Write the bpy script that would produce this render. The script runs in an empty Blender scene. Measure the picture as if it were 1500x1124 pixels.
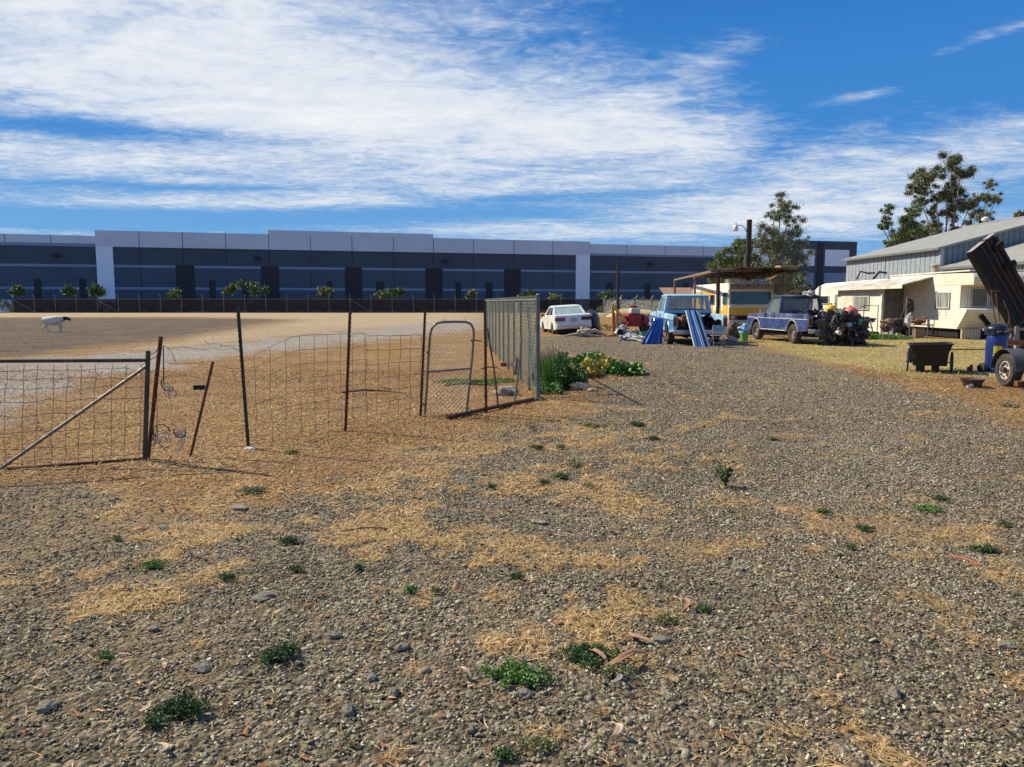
import bpy, bmesh, math, random
import numpy as np
from mathutils import Vector, Matrix, Euler
R = math.radians
random.seed(7)
rng = np.random.default_rng(11)
sc = bpy.context.scene
col = sc.collection

# ------------------------------------------------------------------ camera, sky, sun
FPX, CX, CY = 1128.0, 750.0, 562.0
EYE = 1.6
PITCH = math.atan(120.0 / FPX)
cam_d = bpy.data.cameras.new('camera')
cam_d.sensor_width = 36; cam_d.lens = FPX / 1500 * 36
cam_d.clip_start = 0.05; cam_d.clip_end = 9000
cam = bpy.data.objects.new('camera', cam_d); col.objects.link(cam)
cam.location = (0, 0, EYE); cam.rotation_euler = (R(90) - PITCH, 0, 0)
sc.camera = cam

def ray(px, py):
    u = (px - CX) / FPX; v = (CY - py) / FPX
    c, s = math.cos(PITCH), math.sin(PITCH)
    return Vector((u, c + v * s, -s + v * c))
def G(px, py, z=0.0):
    """pixel of the photograph -> point on the ground"""
    d = ray(px, py); t = (z - EYE) / d.z
    return Vector((d.x * t, d.y * t, z))
def P(px, py, Y):
    d = ray(px, py); t = Y / d.y
    return Vector((d.x * t, Y, EYE + d.z * t))
def XatX(px, py, X):
    d = ray(px, py); t = X / d.x
    return Vector((X, d.y * t, EYE + d.z * t))

SUN_AZ, SUN_EL = math.atan2(-0.90, 0.43), R(43)
SUNDIR = Vector((math.sin(SUN_AZ) * math.cos(SUN_EL), math.cos(SUN_AZ) * math.cos(SUN_EL), math.sin(SUN_EL)))
sun_d = bpy.data.lights.new('sun', 'SUN'); sun_d.energy = 5.0; sun_d.angle = R(0.5); sun_d.color = (1.0, 0.91, 0.72)
sun = bpy.data.objects.new('sun', sun_d); col.objects.link(sun)
sun.rotation_euler = SUNDIR.to_track_quat('Z', 'Y').to_euler()
sc.view_settings.view_transform = 'Standard'; sc.view_settings.look = 'None'
sc.view_settings.gamma = 1; sc.view_settings.exposure = 0.46

world = bpy.data.worlds.new('World'); sc.world = world; world.use_nodes = True
wt = world.node_tree; wt.nodes.clear()
def WN(t, **k):
    n = wt.nodes.new(t)
    for a, b in k.items(): setattr(n, a, b)
    return n
def wmath(op, a, b=None, c=None):
    n = WN('ShaderNodeMath', operation=op)
    for i, v in enumerate((a, b, c)):
        if v is None: continue
        if isinstance(v, (int, float)): n.inputs[i].default_value = v
        else: wt.links.new(v, n.inputs[i])
    return n.outputs[0]
def wmix(f, a, b):
    n = WN('ShaderNodeMix', data_type='RGBA')
    for i, v in ((0, f), (6, a), (7, b)):
        if hasattr(v, 'is_output'): wt.links.new(v, n.inputs[i])
        else: n.inputs[i].default_value = v
    return n.outputs[2]
sky = WN('ShaderNodeTexSky', sky_type='NISHITA', sun_disc=False, sun_elevation=SUN_EL, sun_rotation=SUN_AZ,
         altitude=0, air_density=1.0, dust_density=0.3, ozone_density=2.0)
tc = WN('ShaderNodeTexCoord'); sp = WN('ShaderNodeSeparateXYZ'); wt.links.new(tc.outputs['Generated'], sp.inputs[0])
az = wmath('ARCTAN2', sp.outputs[0], sp.outputs[1]); el = wmath('ARCSINE', sp.outputs[2])
# the clear blue of a dry afternoon, laid over the Nishita sky by elevation
er = WN('ShaderNodeValToRGB'); wt.links.new(wmath('MULTIPLY', el, 1.2), er.inputs[0]); er.color_ramp.interpolation = 'EASE'
ee = er.color_ramp.elements; ee[0].position = 0.0; ee[0].color = (.24, .51, .84, 1); ee[1].position = .55; ee[1].color = (.016, .165, .58, 1)
for p_, c_ in ((.09, (.14, .41, .82, 1)), (.25, (.05, .27, .72, 1))): k_ = ee.new(p_); k_.color = c_
sc_ = WN('ShaderNodeVectorMath', operation='SCALE'); wt.links.new(er.outputs[0], sc_.inputs[0]); sc_.inputs['Scale'].default_value = 8.6
hs = WN('ShaderNodeMix', data_type='RGBA'); hs.inputs[0].default_value = .94; wt.links.new(sky.outputs[0], hs.inputs[6]); wt.links.new(sc_.outputs[0], hs.inputs[7])
inv = wmath('DIVIDE', 1.0, wmath('ADD', wmath('MAXIMUM', sp.outputs[2], 0.0), 0.09))
cmb = WN('ShaderNodeCombineXYZ')
wt.links.new(wmath('MULTIPLY', sp.outputs[0], inv), cmb.inputs[0]); wt.links.new(wmath('MULTIPLY', sp.outputs[1], inv), cmb.inputs[1])
def cnoise(scale, sx, sy, rot, detail, rough, dist=0.0, off=0.0):
    mp = WN('ShaderNodeMapping'); mp.inputs['Rotation'].default_value = (0, 0, R(rot)); mp.inputs['Scale'].default_value = (sx, sy, 1); mp.inputs['Location'].default_value = (off, off * .7, 0)
    wt.links.new(cmb.outputs[0], mp.inputs[0])
    n = WN('ShaderNodeTexNoise'); n.inputs['Scale'].default_value = scale; n.inputs['Detail'].default_value = detail
    n.inputs['Roughness'].default_value = rough; n.inputs['Distortion'].default_value = dist
    wt.links.new(mp.outputs[0], n.inputs[0]); return n.outputs[0]
n_big = cnoise(1.0, 0.45, 1.25, -8, 7, 0.62, 0.5, 3.1)
n_mid = cnoise(3.4, 0.65, 1.15, -14, 8, 0.66, 0.6, 1.7)
n_fin = cnoise(15.0, 0.8, 1.1, 20, 4, 0.6, 0.9, 0.4)
def azel(px, py):
    d = ray(px, py).normalized(); return math.atan2(d.x, d.y), math.asin(d.z)
def blob(px, py, sx, sy, tilt, w):
    a0, e0 = azel(px, py); sa, se = sx / FPX, sy / FPX
    da = wmath('SUBTRACT', az, a0); de = wmath('SUBTRACT', el, e0)
    c, s = math.cos(R(tilt)), math.sin(R(tilt))
    xr = wmath('DIVIDE', wmath('ADD', wmath('MULTIPLY', da, c), wmath('MULTIPLY', de, s)), sa)
    yr = wmath('DIVIDE', wmath('SUBTRACT', wmath('MULTIPLY', de, c), wmath('MULTIPLY', da, s)), se)
    r2 = wmath('ADD', wmath('MULTIPLY', xr, xr), wmath('MULTIPLY', yr, yr))
    return wmath('MULTIPLY', wmath('EXPONENT', wmath('MULTIPLY', r2, -1.0)), w)
cov = None
for b in [(260, 60, 560, 130, -8, .62), (700, 180, 480, 62, -7, .52), (60, 235, 420, 32, 2, .50), (1000, 185, 200, 50, -12, .30),
          (150, 130, 330, 60, 0, .30), (560, 292, 300, 12, 3, .34), (150, 297, 190, 9, 3, .34), (700, 335, 240, 14, 0, .34), (60, 341, 110, 5, 0, .34),
          (1250, 265, 330, 60, 10, .40), (1450, 215, 170, 36, 4, .25), (1050, 320, 320, 26, 0, .30), (1400, 330, 260, 26, 0, .25),
          (1050, 78, 65, 22, 14, .46), (1430, 60, 75, 9, 12, .52), (1268, 138, 50, 8, 8, .50),(1360, 268, 22, 6, 8, .2),
          (120, 188, 170, 12, 2, -.62), (300, 140, 80, 20, 0, -.16), (1150, 60, 330, 95, -22, -.30), (1400, 120, 250, 60, 0, -.22),
          (200, 272, 200, 6, 2, -.40), (380, 318, 420, 12, 1, -.42), (800, 288, 190, 8, 1, -.42), (860,235,120,7,0,-.2), (1140, 215, 80, 26, 20, -.34), (1480, 290, 60, 22, 0, -.18)]:
    v = blob(*b); cov = v if cov is None else wmath('ADD', cov, v)
nz = wmath('ADD', wmath('ADD', wmath('MULTIPLY', wmath('SUBTRACT', n_big, .5), 1.15), wmath('MULTIPLY', wmath('SUBTRACT', n_mid, .5), 1.0)), wmath('MULTIPLY', wmath('SUBTRACT', n_fin, .5), .72))
ov = WN('ShaderNodeMapRange', interpolation_type='SMOOTHSTEP'); ov.inputs[1].default_value = .42; ov.inputs[2].default_value = .75; wt.links.new(el, ov.inputs[0])
bk = WN('ShaderNodeMapRange', interpolation_type='SMOOTHSTEP'); bk.inputs[1].default_value = .15; bk.inputs[2].default_value = -.35; wt.links.new(sp.outputs[1], bk.inputs[0])
cov = wmath('ADD', cov, wmath('MULTIPLY', wmath('MAXIMUM', ov.outputs[0], bk.outputs[0]), .22))
tot = wmath('ADD', wmath('ADD', cov, nz), 0.22)
mr = WN('ShaderNodeMapRange', interpolation_type='SMOOTHSTEP'); mr.inputs[1].default_value = 0.12; mr.inputs[2].default_value = 1.08
wt.links.new(tot, mr.inputs[0])
mask = wmath('MULTIPLY', mr.outputs[0], .96)
# clouds: thicker parts brighter, thin parts blue grey
ms = WN('ShaderNodeMapRange'); ms.inputs[1].default_value = .35; ms.inputs[2].default_value = 1.55
wt.links.new(wmath('ADD', tot, wmath('MULTIPLY', wmath('SUBTRACT', n_mid, .5), .9)), ms.inputs[0])
ccol = wmix(ms.outputs[0], (5.0, 6.2, 7.7, 1), (8.9, 8.9, 9.1, 1))
fin = wmix(mask, hs.outputs[2], ccol)
bg = WN('ShaderNodeBackground'); bg.inputs['Strength'].default_value = 0.076
wt.links.new(fin, bg.inputs[0]); wo = WN('ShaderNodeOutputWorld'); wt.links.new(bg.outputs[0], wo.inputs[0])

# ------------------------------------------------------------------ numpy noise
def vnoise(x, y, seed=0):
    xi = np.floor(x); yi = np.floor(y); fx = x - xi; fy = y - yi
    def h(i, j):
        v = np.sin(i * 127.1 + j * 311.7 + seed * 74.7) * 43758.5453
        return v - np.floor(v)
    fx = fx * fx * (3 - 2 * fx); fy = fy * fy * (3 - 2 * fy)
    a = h(xi, yi); b = h(xi + 1, yi); c = h(xi, yi + 1); d = h(xi + 1, yi + 1)
    return (a * (1 - fx) + b * fx) * (1 - fy) + (c * (1 - fx) + d * fx) * fy
def fbm(x, y, seed=0, o=4):
    s = 0; a = .5; t = 0
    for k in range(o):
        s = s + a * vnoise(x * 2 ** k + 13.1 * k, y * 2 ** k - 7.7 * k, seed + k); t += a; a *= .55
    return s / t
def sstep(a, b, x):
    t = np.clip((x - a) / (b - a), 0, 1); return t * t * (3 - 2 * t)
def Hn(x, y):
    r = np.sqrt(x * x + y * y)
    near = 1 - sstep(22, 45, r)
    return (0.10 * (fbm(x * .22 + 5, y * .22, 3, 3) - .5) + 0.035 * (fbm(x * 1.6, y * 1.6, 9, 3) - .5)) * near
def H(x, y): return float(Hn(np.array([float(x)]), np.array([float(y)]))[0])
def GH(px, py):
    p = G(px, py); p.z = H(p.x, p.y); return p

# ------------------------------------------------------------------ materials
MATS = {}
def M(name, c, rough=.7, metal=0.0, c2=None, var=.18, scale=4.0, bump=0.0, bscale=60.0, tint=None, spec=.4, stretch=(1, 1, 1), lo=.4, hi=.65, alpha=1.0, detail=6):
    if name in MATS: return MATS[name]
    m = bpy.data.materials.new(name); m.use_nodes = True; t = m.node_tree; N = t.nodes; L = t.links
    b = N['Principled BSDF']; b.inputs['Roughness'].default_value = rough; b.inputs['Metallic'].default_value = metal
    b.inputs['Specular IOR Level'].default_value = spec
    tcn = N.new('ShaderNodeTexCoord'); mp = N.new('ShaderNodeMapping'); mp.inputs['Scale'].default_value = stretch; L.new(tcn.outputs['Object'], mp.inputs[0])
    n = N.new('ShaderNodeTexNoise'); n.inputs['Scale'].default_value = scale; n.inputs['Detail'].default_value = detail; n.inputs['Roughness'].default_value = .65
    L.new(mp.outputs[0], n.inputs[0])
    rmp = N.new('ShaderNodeMapRange'); rmp.inputs[1].default_value = lo; rmp.inputs[2].default_value = hi; L.new(n.outputs[0], rmp.inputs[0])
    mx = N.new('ShaderNodeMix'); mx.data_type = 'RGBA'; L.new(rmp.outputs[0], mx.inputs[0])
    if c2 is None:
        a_ = [max(0, v * (1 - var)) for v in c]; b_ = [min(1, v * (1 + var)) for v in c]
    else: a_, b_ = c, c2
    mx.inputs[6].default_value = (*a_, 1); mx.inputs[7].default_value = (*b_, 1)
    out = mx.outputs[2]
    if tint:
        at = N.new('ShaderNodeAttribute'); at.attribute_name = 'tint'
        cr = N.new('ShaderNodeValToRGB'); L.new(at.outputs['Fac'], cr.inputs[0])
        e = cr.color_ramp.elements
        while len(e) < len(tint): e.new(.5)
        for i, cc in enumerate(tint): e[i].position = i / (len(tint) - 1); e[i].color = (*cc, 1)
        m2 = N.new('ShaderNodeMix'); m2.data_type = 'RGBA'; m2.blend_type = 'MULTIPLY'; m2.inputs[0].default_value = .35
        L.new(cr.outputs[0], m2.inputs[6]); L.new(out, m2.inputs[7]); out = m2.outputs[2]
        if c2 is None and c == (1, 1, 1): out = cr.outputs[0]
    L.new(out, b.inputs['Base Color'])
    if bump:
        n2 = N.new('ShaderNodeTexNoise'); n2.inputs['Scale'].default_value = bscale; n2.inputs['Detail'].default_value = 4; L.new(mp.outputs[0], n2.inputs[0])
        bp = N.new('ShaderNodeBump'); bp.inputs['Strength'].default_value = min(1, bump); bp.inputs['Distance'].default_value = .02; L.new(n2.outputs[0], bp.inputs['Height']); L.new(bp.outputs[0], b.inputs['Normal'])
    if alpha < 1: b.inputs['Alpha'].default_value = alpha
    MATS[name] = m; return m
def stripes(name, ca, cb, axis, freq, duty=.5, rough=.5, metal=0.0, bumpd=0.02, noise=.15):
    """two colours in parallel stripes along one local axis, with a groove profile"""
    if name in MATS: return MATS[name]
    m = bpy.data.materials.new(name); m.use_nodes = True; t = m.node_tree; N = t.nodes; L = t.links; b = N['Principled BSDF']
    b.inputs['Roughness'].default_value = rough; b.inputs['Metallic'].default_value = metal
    tcn = N.new('ShaderNodeTexCoord'); s = N.new('ShaderNodeSeparateXYZ'); L.new(tcn.outputs['Object'], s.inputs[0])
    f = N.new('ShaderNodeMath'); f.operation = 'MULTIPLY'; L.new(s.outputs[axis], f.inputs[0]); f.inputs[1].default_value = freq
    g = N.new('ShaderNodeMath'); g.operation = 'FRACT'; L.new(f.outputs[0], g.inputs[0])
    h = N.new('ShaderNodeMath'); h.operation = 'LESS_THAN'; L.new(g.outputs[0], h.inputs[0]); h.inputs[1].default_value = duty
    n = N.new('ShaderNodeTexNoise'); n.inputs['Scale'].default_value = 2.5; n.inputs['Detail'].default_value = 8; L.new(tcn.outputs['Object'], n.inputs[0])
    mx = N.new('ShaderNodeMix'); mx.data_type = 'RGBA'; L.new(h.outputs[0], mx.inputs[0]); mx.inputs[6].default_value = (*ca, 1); mx.inputs[7].default_value = (*cb, 1)
    mr_ = N.new('ShaderNodeMapRange'); L.new(n.outputs[0], mr_.inputs[0]); mr_.inputs[1].default_value = .3; mr_.inputs[2].default_value = .7; mr_.inputs[3].default_value = 1 - noise; mr_.inputs[4].default_value = 1 + noise
    m3 = N.new('ShaderNodeVectorMath'); m3.operation = 'SCALE'; L.new(mx.outputs[2], m3.inputs[0]); L.new(mr_.outputs[0], m3.inputs['Scale'])
    L.new(m3.outputs[0], b.inputs['Base Color'])
    bp = N.new('ShaderNodeBump'); bp.inputs['Distance'].default_value = bumpd; bp.invert = True; L.new(h.outputs[0], bp.inputs['Height']); L.new(bp.outputs[0], b.inputs['Normal'])
    MATS[name] = m; return m

# ------------------------------------------------------------------ mesh helpers
class MB:
    def __init__(s): s.v = []; s.f = []
    def add(s, vs, fs, mtx=None):
        o = len(s.v)
        s.v += [tuple(mtx @ Vector(v)) if mtx else tuple(v) for v in vs]
        s.f += [tuple(i + o for i in f) for f in fs]; return s
    def box(s, x0, x1, y0, y1, z0, z1, mtx=None):
        v = [(x, y, z) for x in (x0, x1) for y in (y0, y1) for z in (z0, z1)]
        return s.add(v, [(0, 1, 3, 2), (4, 6, 7, 5), (0, 4, 5, 1), (2, 3, 7, 6), (0, 2, 6, 4), (1, 5, 7, 3)], mtx)
    def cbox(s, c, d, rot=(0, 0, 0)):
        m = Matrix.Translation(c) @ Euler(rot).to_matrix().to_4x4()
        return s.box(-d[0] / 2, d[0] / 2, -d[1] / 2, d[1] / 2, -d[2] / 2, d[2] / 2, m)
    def bar(s, p, q, w, h=None, roll=0.0):
        p, q = Vector(p), Vector(q); d = q - p; L = d.length
        m = Matrix.Translation(p) @ d.to_track_quat('Z', 'Y').to_matrix().to_4x4() @ Matrix.Rotation(roll, 4, 'Z'); h = h or w
        return s.box(-w / 2, w / 2, -h / 2, h / 2, 0, L, m)
    def tube(s, pts, r, n=8, cap=True):
        pts = [Vector(p) for p in pts]; k = len(pts); rr = r if isinstance(r, (list, tuple)) else [r] * k
        o = len(s.v); up = None
        for i, p in enumerate(pts):
            t = (pts[min(i + 1, k - 1)] - pts[max(i - 1, 0)]).normalized()
            if up is None:
                up = t.orthogonal().normalized()
            a = (up - t * up.dot(t)); a = a.normalized() if a.length > 1e-6 else t.orthogonal().normalized(); up = a
            b = t.cross(a)
            for j in range(n):
                an = 2 * math.pi * j / n
                s.v.append(tuple(p + (a * math.cos(an) + b * math.sin(an)) * rr[i]))
        for i in range(k - 1):
            for j in range(n):
                s.f.append((o + i * n + j, o + i * n + (j + 1) % n, o + (i + 1) * n + (j + 1) % n, o + (i + 1) * n + j))
        if cap and n > 2:
            s.f.append(tuple(o + j for j in reversed(range(n)))); s.f.append(tuple(o + (k - 1) * n + j for j in range(n)))
        return s
    def prism(s, poly, axis, a0, a1, mtx=None):
        """polygon in the two other axes, extruded along axis (0,1,2)"""
        k = len(poly)
        def mk(p, a):
            return (a, p[0], p[1]) if axis == 0 else (p[0], a, p[1]) if axis == 1 else (p[0], p[1], a)
        vs = [mk(p, a0) for p in poly] + [mk(p, a1) for p in poly]
        fs = [tuple(range(k))[::-1], tuple(range(k, 2 * k))] + [(i, (i + 1) % k, (i + 1) % k + k, i + k) for i in range(k)]
        return s.add(vs, fs, mtx)
    def lathe(s, prof, n=24, mtx=None, closed=False):
        """profile [(r,z)] spun round z"""
        vs = []; fs = []; k = len(prof)
        for i, (r, z) in enumerate(prof):
            for j in range(n):
                a = 2 * math.pi * j / n; vs.append((r * math.cos(a), r * math.sin(a), z))
        for i in range(k - (0 if closed else 1)):
            i2 = (i + 1) % k
            for j in range(n): fs.append((i * n + j, i * n + (j + 1) % n, i2 * n + (j + 1) % n, i2 * n + j))
        if not closed: fs += [tuple(range(n))[::-1], tuple((k - 1) * n + j for j in range(n))]
        return s.add(vs, fs, mtx)
    def loft(s, rings, cap=True, mtx=None):
        n = len(rings[0]); vs = [p for r in rings for p in r]; fs = []
        for i in range(len(rings) - 1):
            for j in range(n): fs.append((i * n + j, i * n + (j + 1) % n, (i + 1) * n + (j + 1) % n, (i + 1) * n + j))
        if cap: fs += [tuple(range(n))[::-1], tuple((len(rings) - 1) * n + j for j in range(n))]
        return s.add(vs, fs, mtx)
    def quad(s, a, b, c, d): return s.add([a, b, c, d], [(0, 1, 2, 3)])
    def slab(s, q, t):
        """a quad given thickness t along its normal"""
        q = [Vector(p) for p in q]; n = (q[1] - q[0]).cross(q[3] - q[0]).normalized() * t
        return s.add(q + [p + n for p in q], [(3, 2, 1, 0), (4, 5, 6, 7), (0, 1, 5, 4), (1, 2, 6, 5), (2, 3, 7, 6), (3, 0, 4, 7)])
    def frame(s, q, t, l, r, b, u):
        """ring of thickness t round an opening in quad q (bl,br,tr,tl); margins as fractions"""
        q = [Vector(p) for p in q]; n = (q[1] - q[0]).cross(q[3] - q[0]).normalized() * t
        def at(x, y): return (q[0] * (1 - x) + q[1] * x) * (1 - y) + (q[3] * (1 - x) + q[2] * x) * y
        inn = [at(l, b), at(1 - r, b), at(1 - r, 1 - u), at(l, 1 - u)]
        vs = q + inn + [p + n for p in q] + [p + n for p in inn]; fs = []
        for i in range(4):
            j = (i + 1) % 4
            fs += [(i, i + 4, j + 4, j), (i + 8, j + 8, j + 12, i + 12), (i, j, j + 8, i + 8), (i + 4, i + 12, j + 12, j + 4)]
        s.add(vs, fs); s.inner = [tuple(p + n * .5) for p in inn]; return s
    def lump(s, c, d, amp=.25, seed=0, sub=2, rotz=0.0, freq=1.6):
        bm = bmesh.new(); bmesh.ops.create_icosphere(bm, subdivisions=sub, radius=1)
        rr = random.Random(seed); ph = [rr.uniform(0, 6.28) for _ in range(9)]
        cz, sz = math.cos(rotz), math.sin(rotz); vs = []
        for v in bm.verts:
            p = v.co; k = 1 + amp * (math.sin(p.x * freq * 2 + ph[0]) * math.sin(p.y * freq * 2.3 + ph[1]) + .6 * math.sin(p.z * freq * 4 + p.x * 3 + ph[2]) + .4 * math.sin(p.y * freq * 7 + ph[3]) * math.sin(p.x * 6 * freq + ph[4])) + rr.uniform(-amp, amp) * .3
            x, y, z = p.x * k * d[0], p.y * k * d[1], p.z * k * d[2]
            vs.append((c[0] + x * cz - y * sz, c[1] + x * sz + y * cz, c[2] + z))
        fs = [tuple(w.index for w in f.verts) for f in bm.faces]; bm.free()
        return s.add(vs, fs)
    def build(s, name, mat, parent=None, smooth=False, bevel=0.0, seg=2, world=False, fixn=True):
        me = bpy.data.meshes.new(name)
        vs = s.v
        if world and parent is not None:
            l = parent.location; vs = [(v[0] - l[0], v[1] - l[1], v[2] - l[2]) for v in vs]
        me.from_pydata(vs, [], s.f)
        if fixn:
            bm = bmesh.new(); bm.from_mesh(me); bmesh.ops.recalc_face_normals(bm, faces=bm.faces); bm.to_mesh(me); bm.free()
        o = bpy.data.objects.new(name, me); col.objects.link(o); me.materials.append(mat)
        if smooth:
            me.shade_smooth()
            try: me.set_sharp_from_angle(angle=R(38))
            except Exception: pass
        if bevel:
            bv = o.modifiers.new('bevel', 'BEVEL'); bv.width = bevel; bv.segments = seg; bv.limit_method = 'ANGLE'; bv.angle_limit = R(35)
            if not smooth: me.shade_smooth()
            wn = o.modifiers.new('wn', 'WEIGHTED_NORMAL'); wn.keep_sharp = True
        if parent is not None: o.parent = parent
        return o
def npmesh(name, V, F, mat, tint=None, smooth=False, parent=None):
    """F: (n,k) int array of faces with k corners"""
    me = bpy.data.meshes.new(name); nv = len(V); nf, k = F.shape
    me.vertices.add(nv); me.vertices.foreach_set('co', np.ascontiguousarray(V, dtype=np.float32).ravel())
    me.loops.add(nf * k); me.loops.foreach_set('vertex_index', np.ascontiguousarray(F, dtype=np.int32).ravel())
    me.polygons.add(nf); me.polygons.foreach_set('loop_start', np.arange(0, nf * k, k, dtype=np.int32))
    if smooth: me.polygons.foreach_set('use_smooth', np.ones(nf, dtype=bool))
    me.update(calc_edges=True)
    if tint is not None:
        a = me.attributes.new('tint', 'FLOAT', 'POINT'); a.data.foreach_set('value', np.ascontiguousarray(tint, dtype=np.float32))
    me.materials.append(mat)
    o = bpy.data.objects.new(name, me); col.objects.link(o)
    if parent is not None: o.parent = parent
    return o
def tag(o, label=None, cat=None, group=None, kind=None):
    if label: o['label'] = label
    if cat: o['category'] = cat
    if group: o['group'] = group
    if kind: o['kind'] = kind
    return o
def thing(name, label, cat, loc=(0, 0, 0), rot=(0, 0, 0), group=None):
    o = bpy.data.objects.new(name, None); col.objects.link(o); o.empty_display_size = .2
    o.location = loc; o.rotation_euler = rot if isinstance(rot, tuple) else (0, 0, rot)
    return tag(o, label, cat, group)
def leaves(n, pts, size, droop=.0, wid=.35, seed=0, spread=1.0):
    """leaf blades (folded diamonds) at points; returns V, F, tint"""
    r = np.random.default_rng(seed); m = len(pts)
    d = r.normal(size=(m, 3)); d[:, 2] = d[:, 2] * spread - droop; d /= np.linalg.norm(d, axis=1)[:, None] + 1e-9
    w = np.cross(d, r.normal(size=(m, 3))); w /= np.linalg.norm(w, axis=1)[:, None] + 1e-9
    s = size * r.uniform(.6, 1.3, m)[:, None]
    a = pts; c = pts + d * s; b = pts + d * s * .45 + w * s * wid; e = pts + d * s * .45 - w * s * wid
    V = np.stack([a, b, c, e], 1).reshape(-1, 3); F = np.arange(m * 4).reshape(m, 4)
    t = np.repeat(np.clip(r.normal(.5, .22, m), 0, 1), 4)
    return V, F, t
# ------------------------------------------------------------------ ground zones, in metres on the ground
def gpoly(pts): return np.array([[G(x, y).x, G(x, y).y] for x, y in pts])
def sdf(X, Y, poly):
    """signed distance to polygon, negative inside"""
    d = np.full(X.shape, 1e9); ins = np.zeros(X.shape, bool); n = len(poly)
    for i in range(n):
        ax, ay = poly[i]; bx, by = poly[(i + 1) % n]
        ex, ey = bx - ax, by - ay; wx, wy = X - ax, Y - ay
        t = np.clip((wx * ex + wy * ey) / (ex * ex + ey * ey + 1e-12), 0, 1)
        d = np.minimum(d, (wx - ex * t) ** 2 + (wy - ey * t) ** 2)
        c = (ay > Y) != (by > Y)
        with np.errstate(divide='ignore', invalid='ignore'):
            xx = (bx - ax) * (Y - ay) / (by - ay + 1e-12) + ax
        ins ^= c & (X < xx)
    d = np.sqrt(d); return np.where(ins, -d, d)
PALE = gpoly([(-900, 620), (-200, 545), (0, 530), (200, 515), (330, 503), (480, 488), (620, 474), (700, 470), (705, 482), (620, 492), (480, 506), (330, 524), (220, 538), (120, 560), (60, 590), (0, 622), (-400, 720), (-900, 760)])
DARKF = gpoly([(-700, 466), (250, 466), (420, 468), (340, 480), (230, 499), (100, 513), (0, 524), (-300, 545), (-900, 600)])
TANF = gpoly([(-900, 455), (700, 457), (700, 470), (480, 487), (330, 503), (200, 512), (300, 490), (440, 470), (300, 464), (-900, 466)])
DRIVE = gpoly([(-900, 900), (-200, 740), (0, 705), (150, 718), (260, 745), (400, 722), (520, 690), (640, 668), (780, 640), (870, 600), (900, 560), (860, 520), (800, 510), (770, 497), (850, 490), (960, 494), (1070, 498), (1110, 512), (1200, 535), (1330, 572), (1420, 598), (1500, 628), (1800, 720)])
DRIVE = np.vstack([DRIVE, [[14, -3], [14, -30], [-14, -30], [-14, 1]]])
GRASS = gpoly([(1075, 496), (1300, 496), (1560, 500), (1600, 560), (1500, 565), (1420, 548), (1330, 555), (1200, 530)])
DIRTP = [(950, 800, 130, 14), (1000, 812, 70, 8), (1290, 775, 120, 22), (1360, 790, 60, 14), (1170, 745, 45, 10), (1350, 730, 30, 8), (1340, 640, 35, 5), (880, 835, 60, 16), (620, 985, 40, 8), (590, 640, 120, 14), (1450, 745, 30, 6)]
STRAWP = [(790, 1070, 45, 26), (880, 1060, 22, 12), (850, 985, 60, 20), (800, 1030, 30, 8), (560, 700, 160, 16), (250, 715, 160, 14), (520, 790, 60, 12), (590, 770, 50, 9), (360, 775, 45, 8), (330, 820, 40, 10),
          (190, 885, 60, 10), (160, 895, 40, 10), (870, 825, 55, 22), (720, 800, 110, 13), (830, 690, 90, 12), (720, 780, 50, 10), (700, 650, 90, 12), (860, 640, 60, 10), (300, 745, 40, 8), (500, 800, 20, 8),
          (920, 905, 35, 6), (930, 940, 16, 6), (1040, 965, 40, 8), (330, 1020, 22, 8), (310, 1060, 40, 8), (440, 1080, 40, 8), (930, 1035, 18, 8), (910, 745, 40, 6), (1045, 700, 14, 5), (980, 690, 40, 5), (380, 1090, 50, 9), (130, 1000, 30, 6), (1010, 585, 20, 3), (1150, 640, 20, 3), (600, 830, 22, 5), (640, 745, 60, 8), (450, 740, 60, 8), (150, 640, 120, 14)]
def pdens(X, Y, lst):
    s = np.zeros(X.shape)
    for px, py, sx, sy in lst:
        c = G(px, py); l = (G(px + sx, py) - c).length; dd = abs(G(px, py - sy).y - c.y)
        s = np.maximum(s, np.exp(-((X - c.x) / l) ** 2 - ((Y - c.y) / dd) ** 2))
    return s
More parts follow.
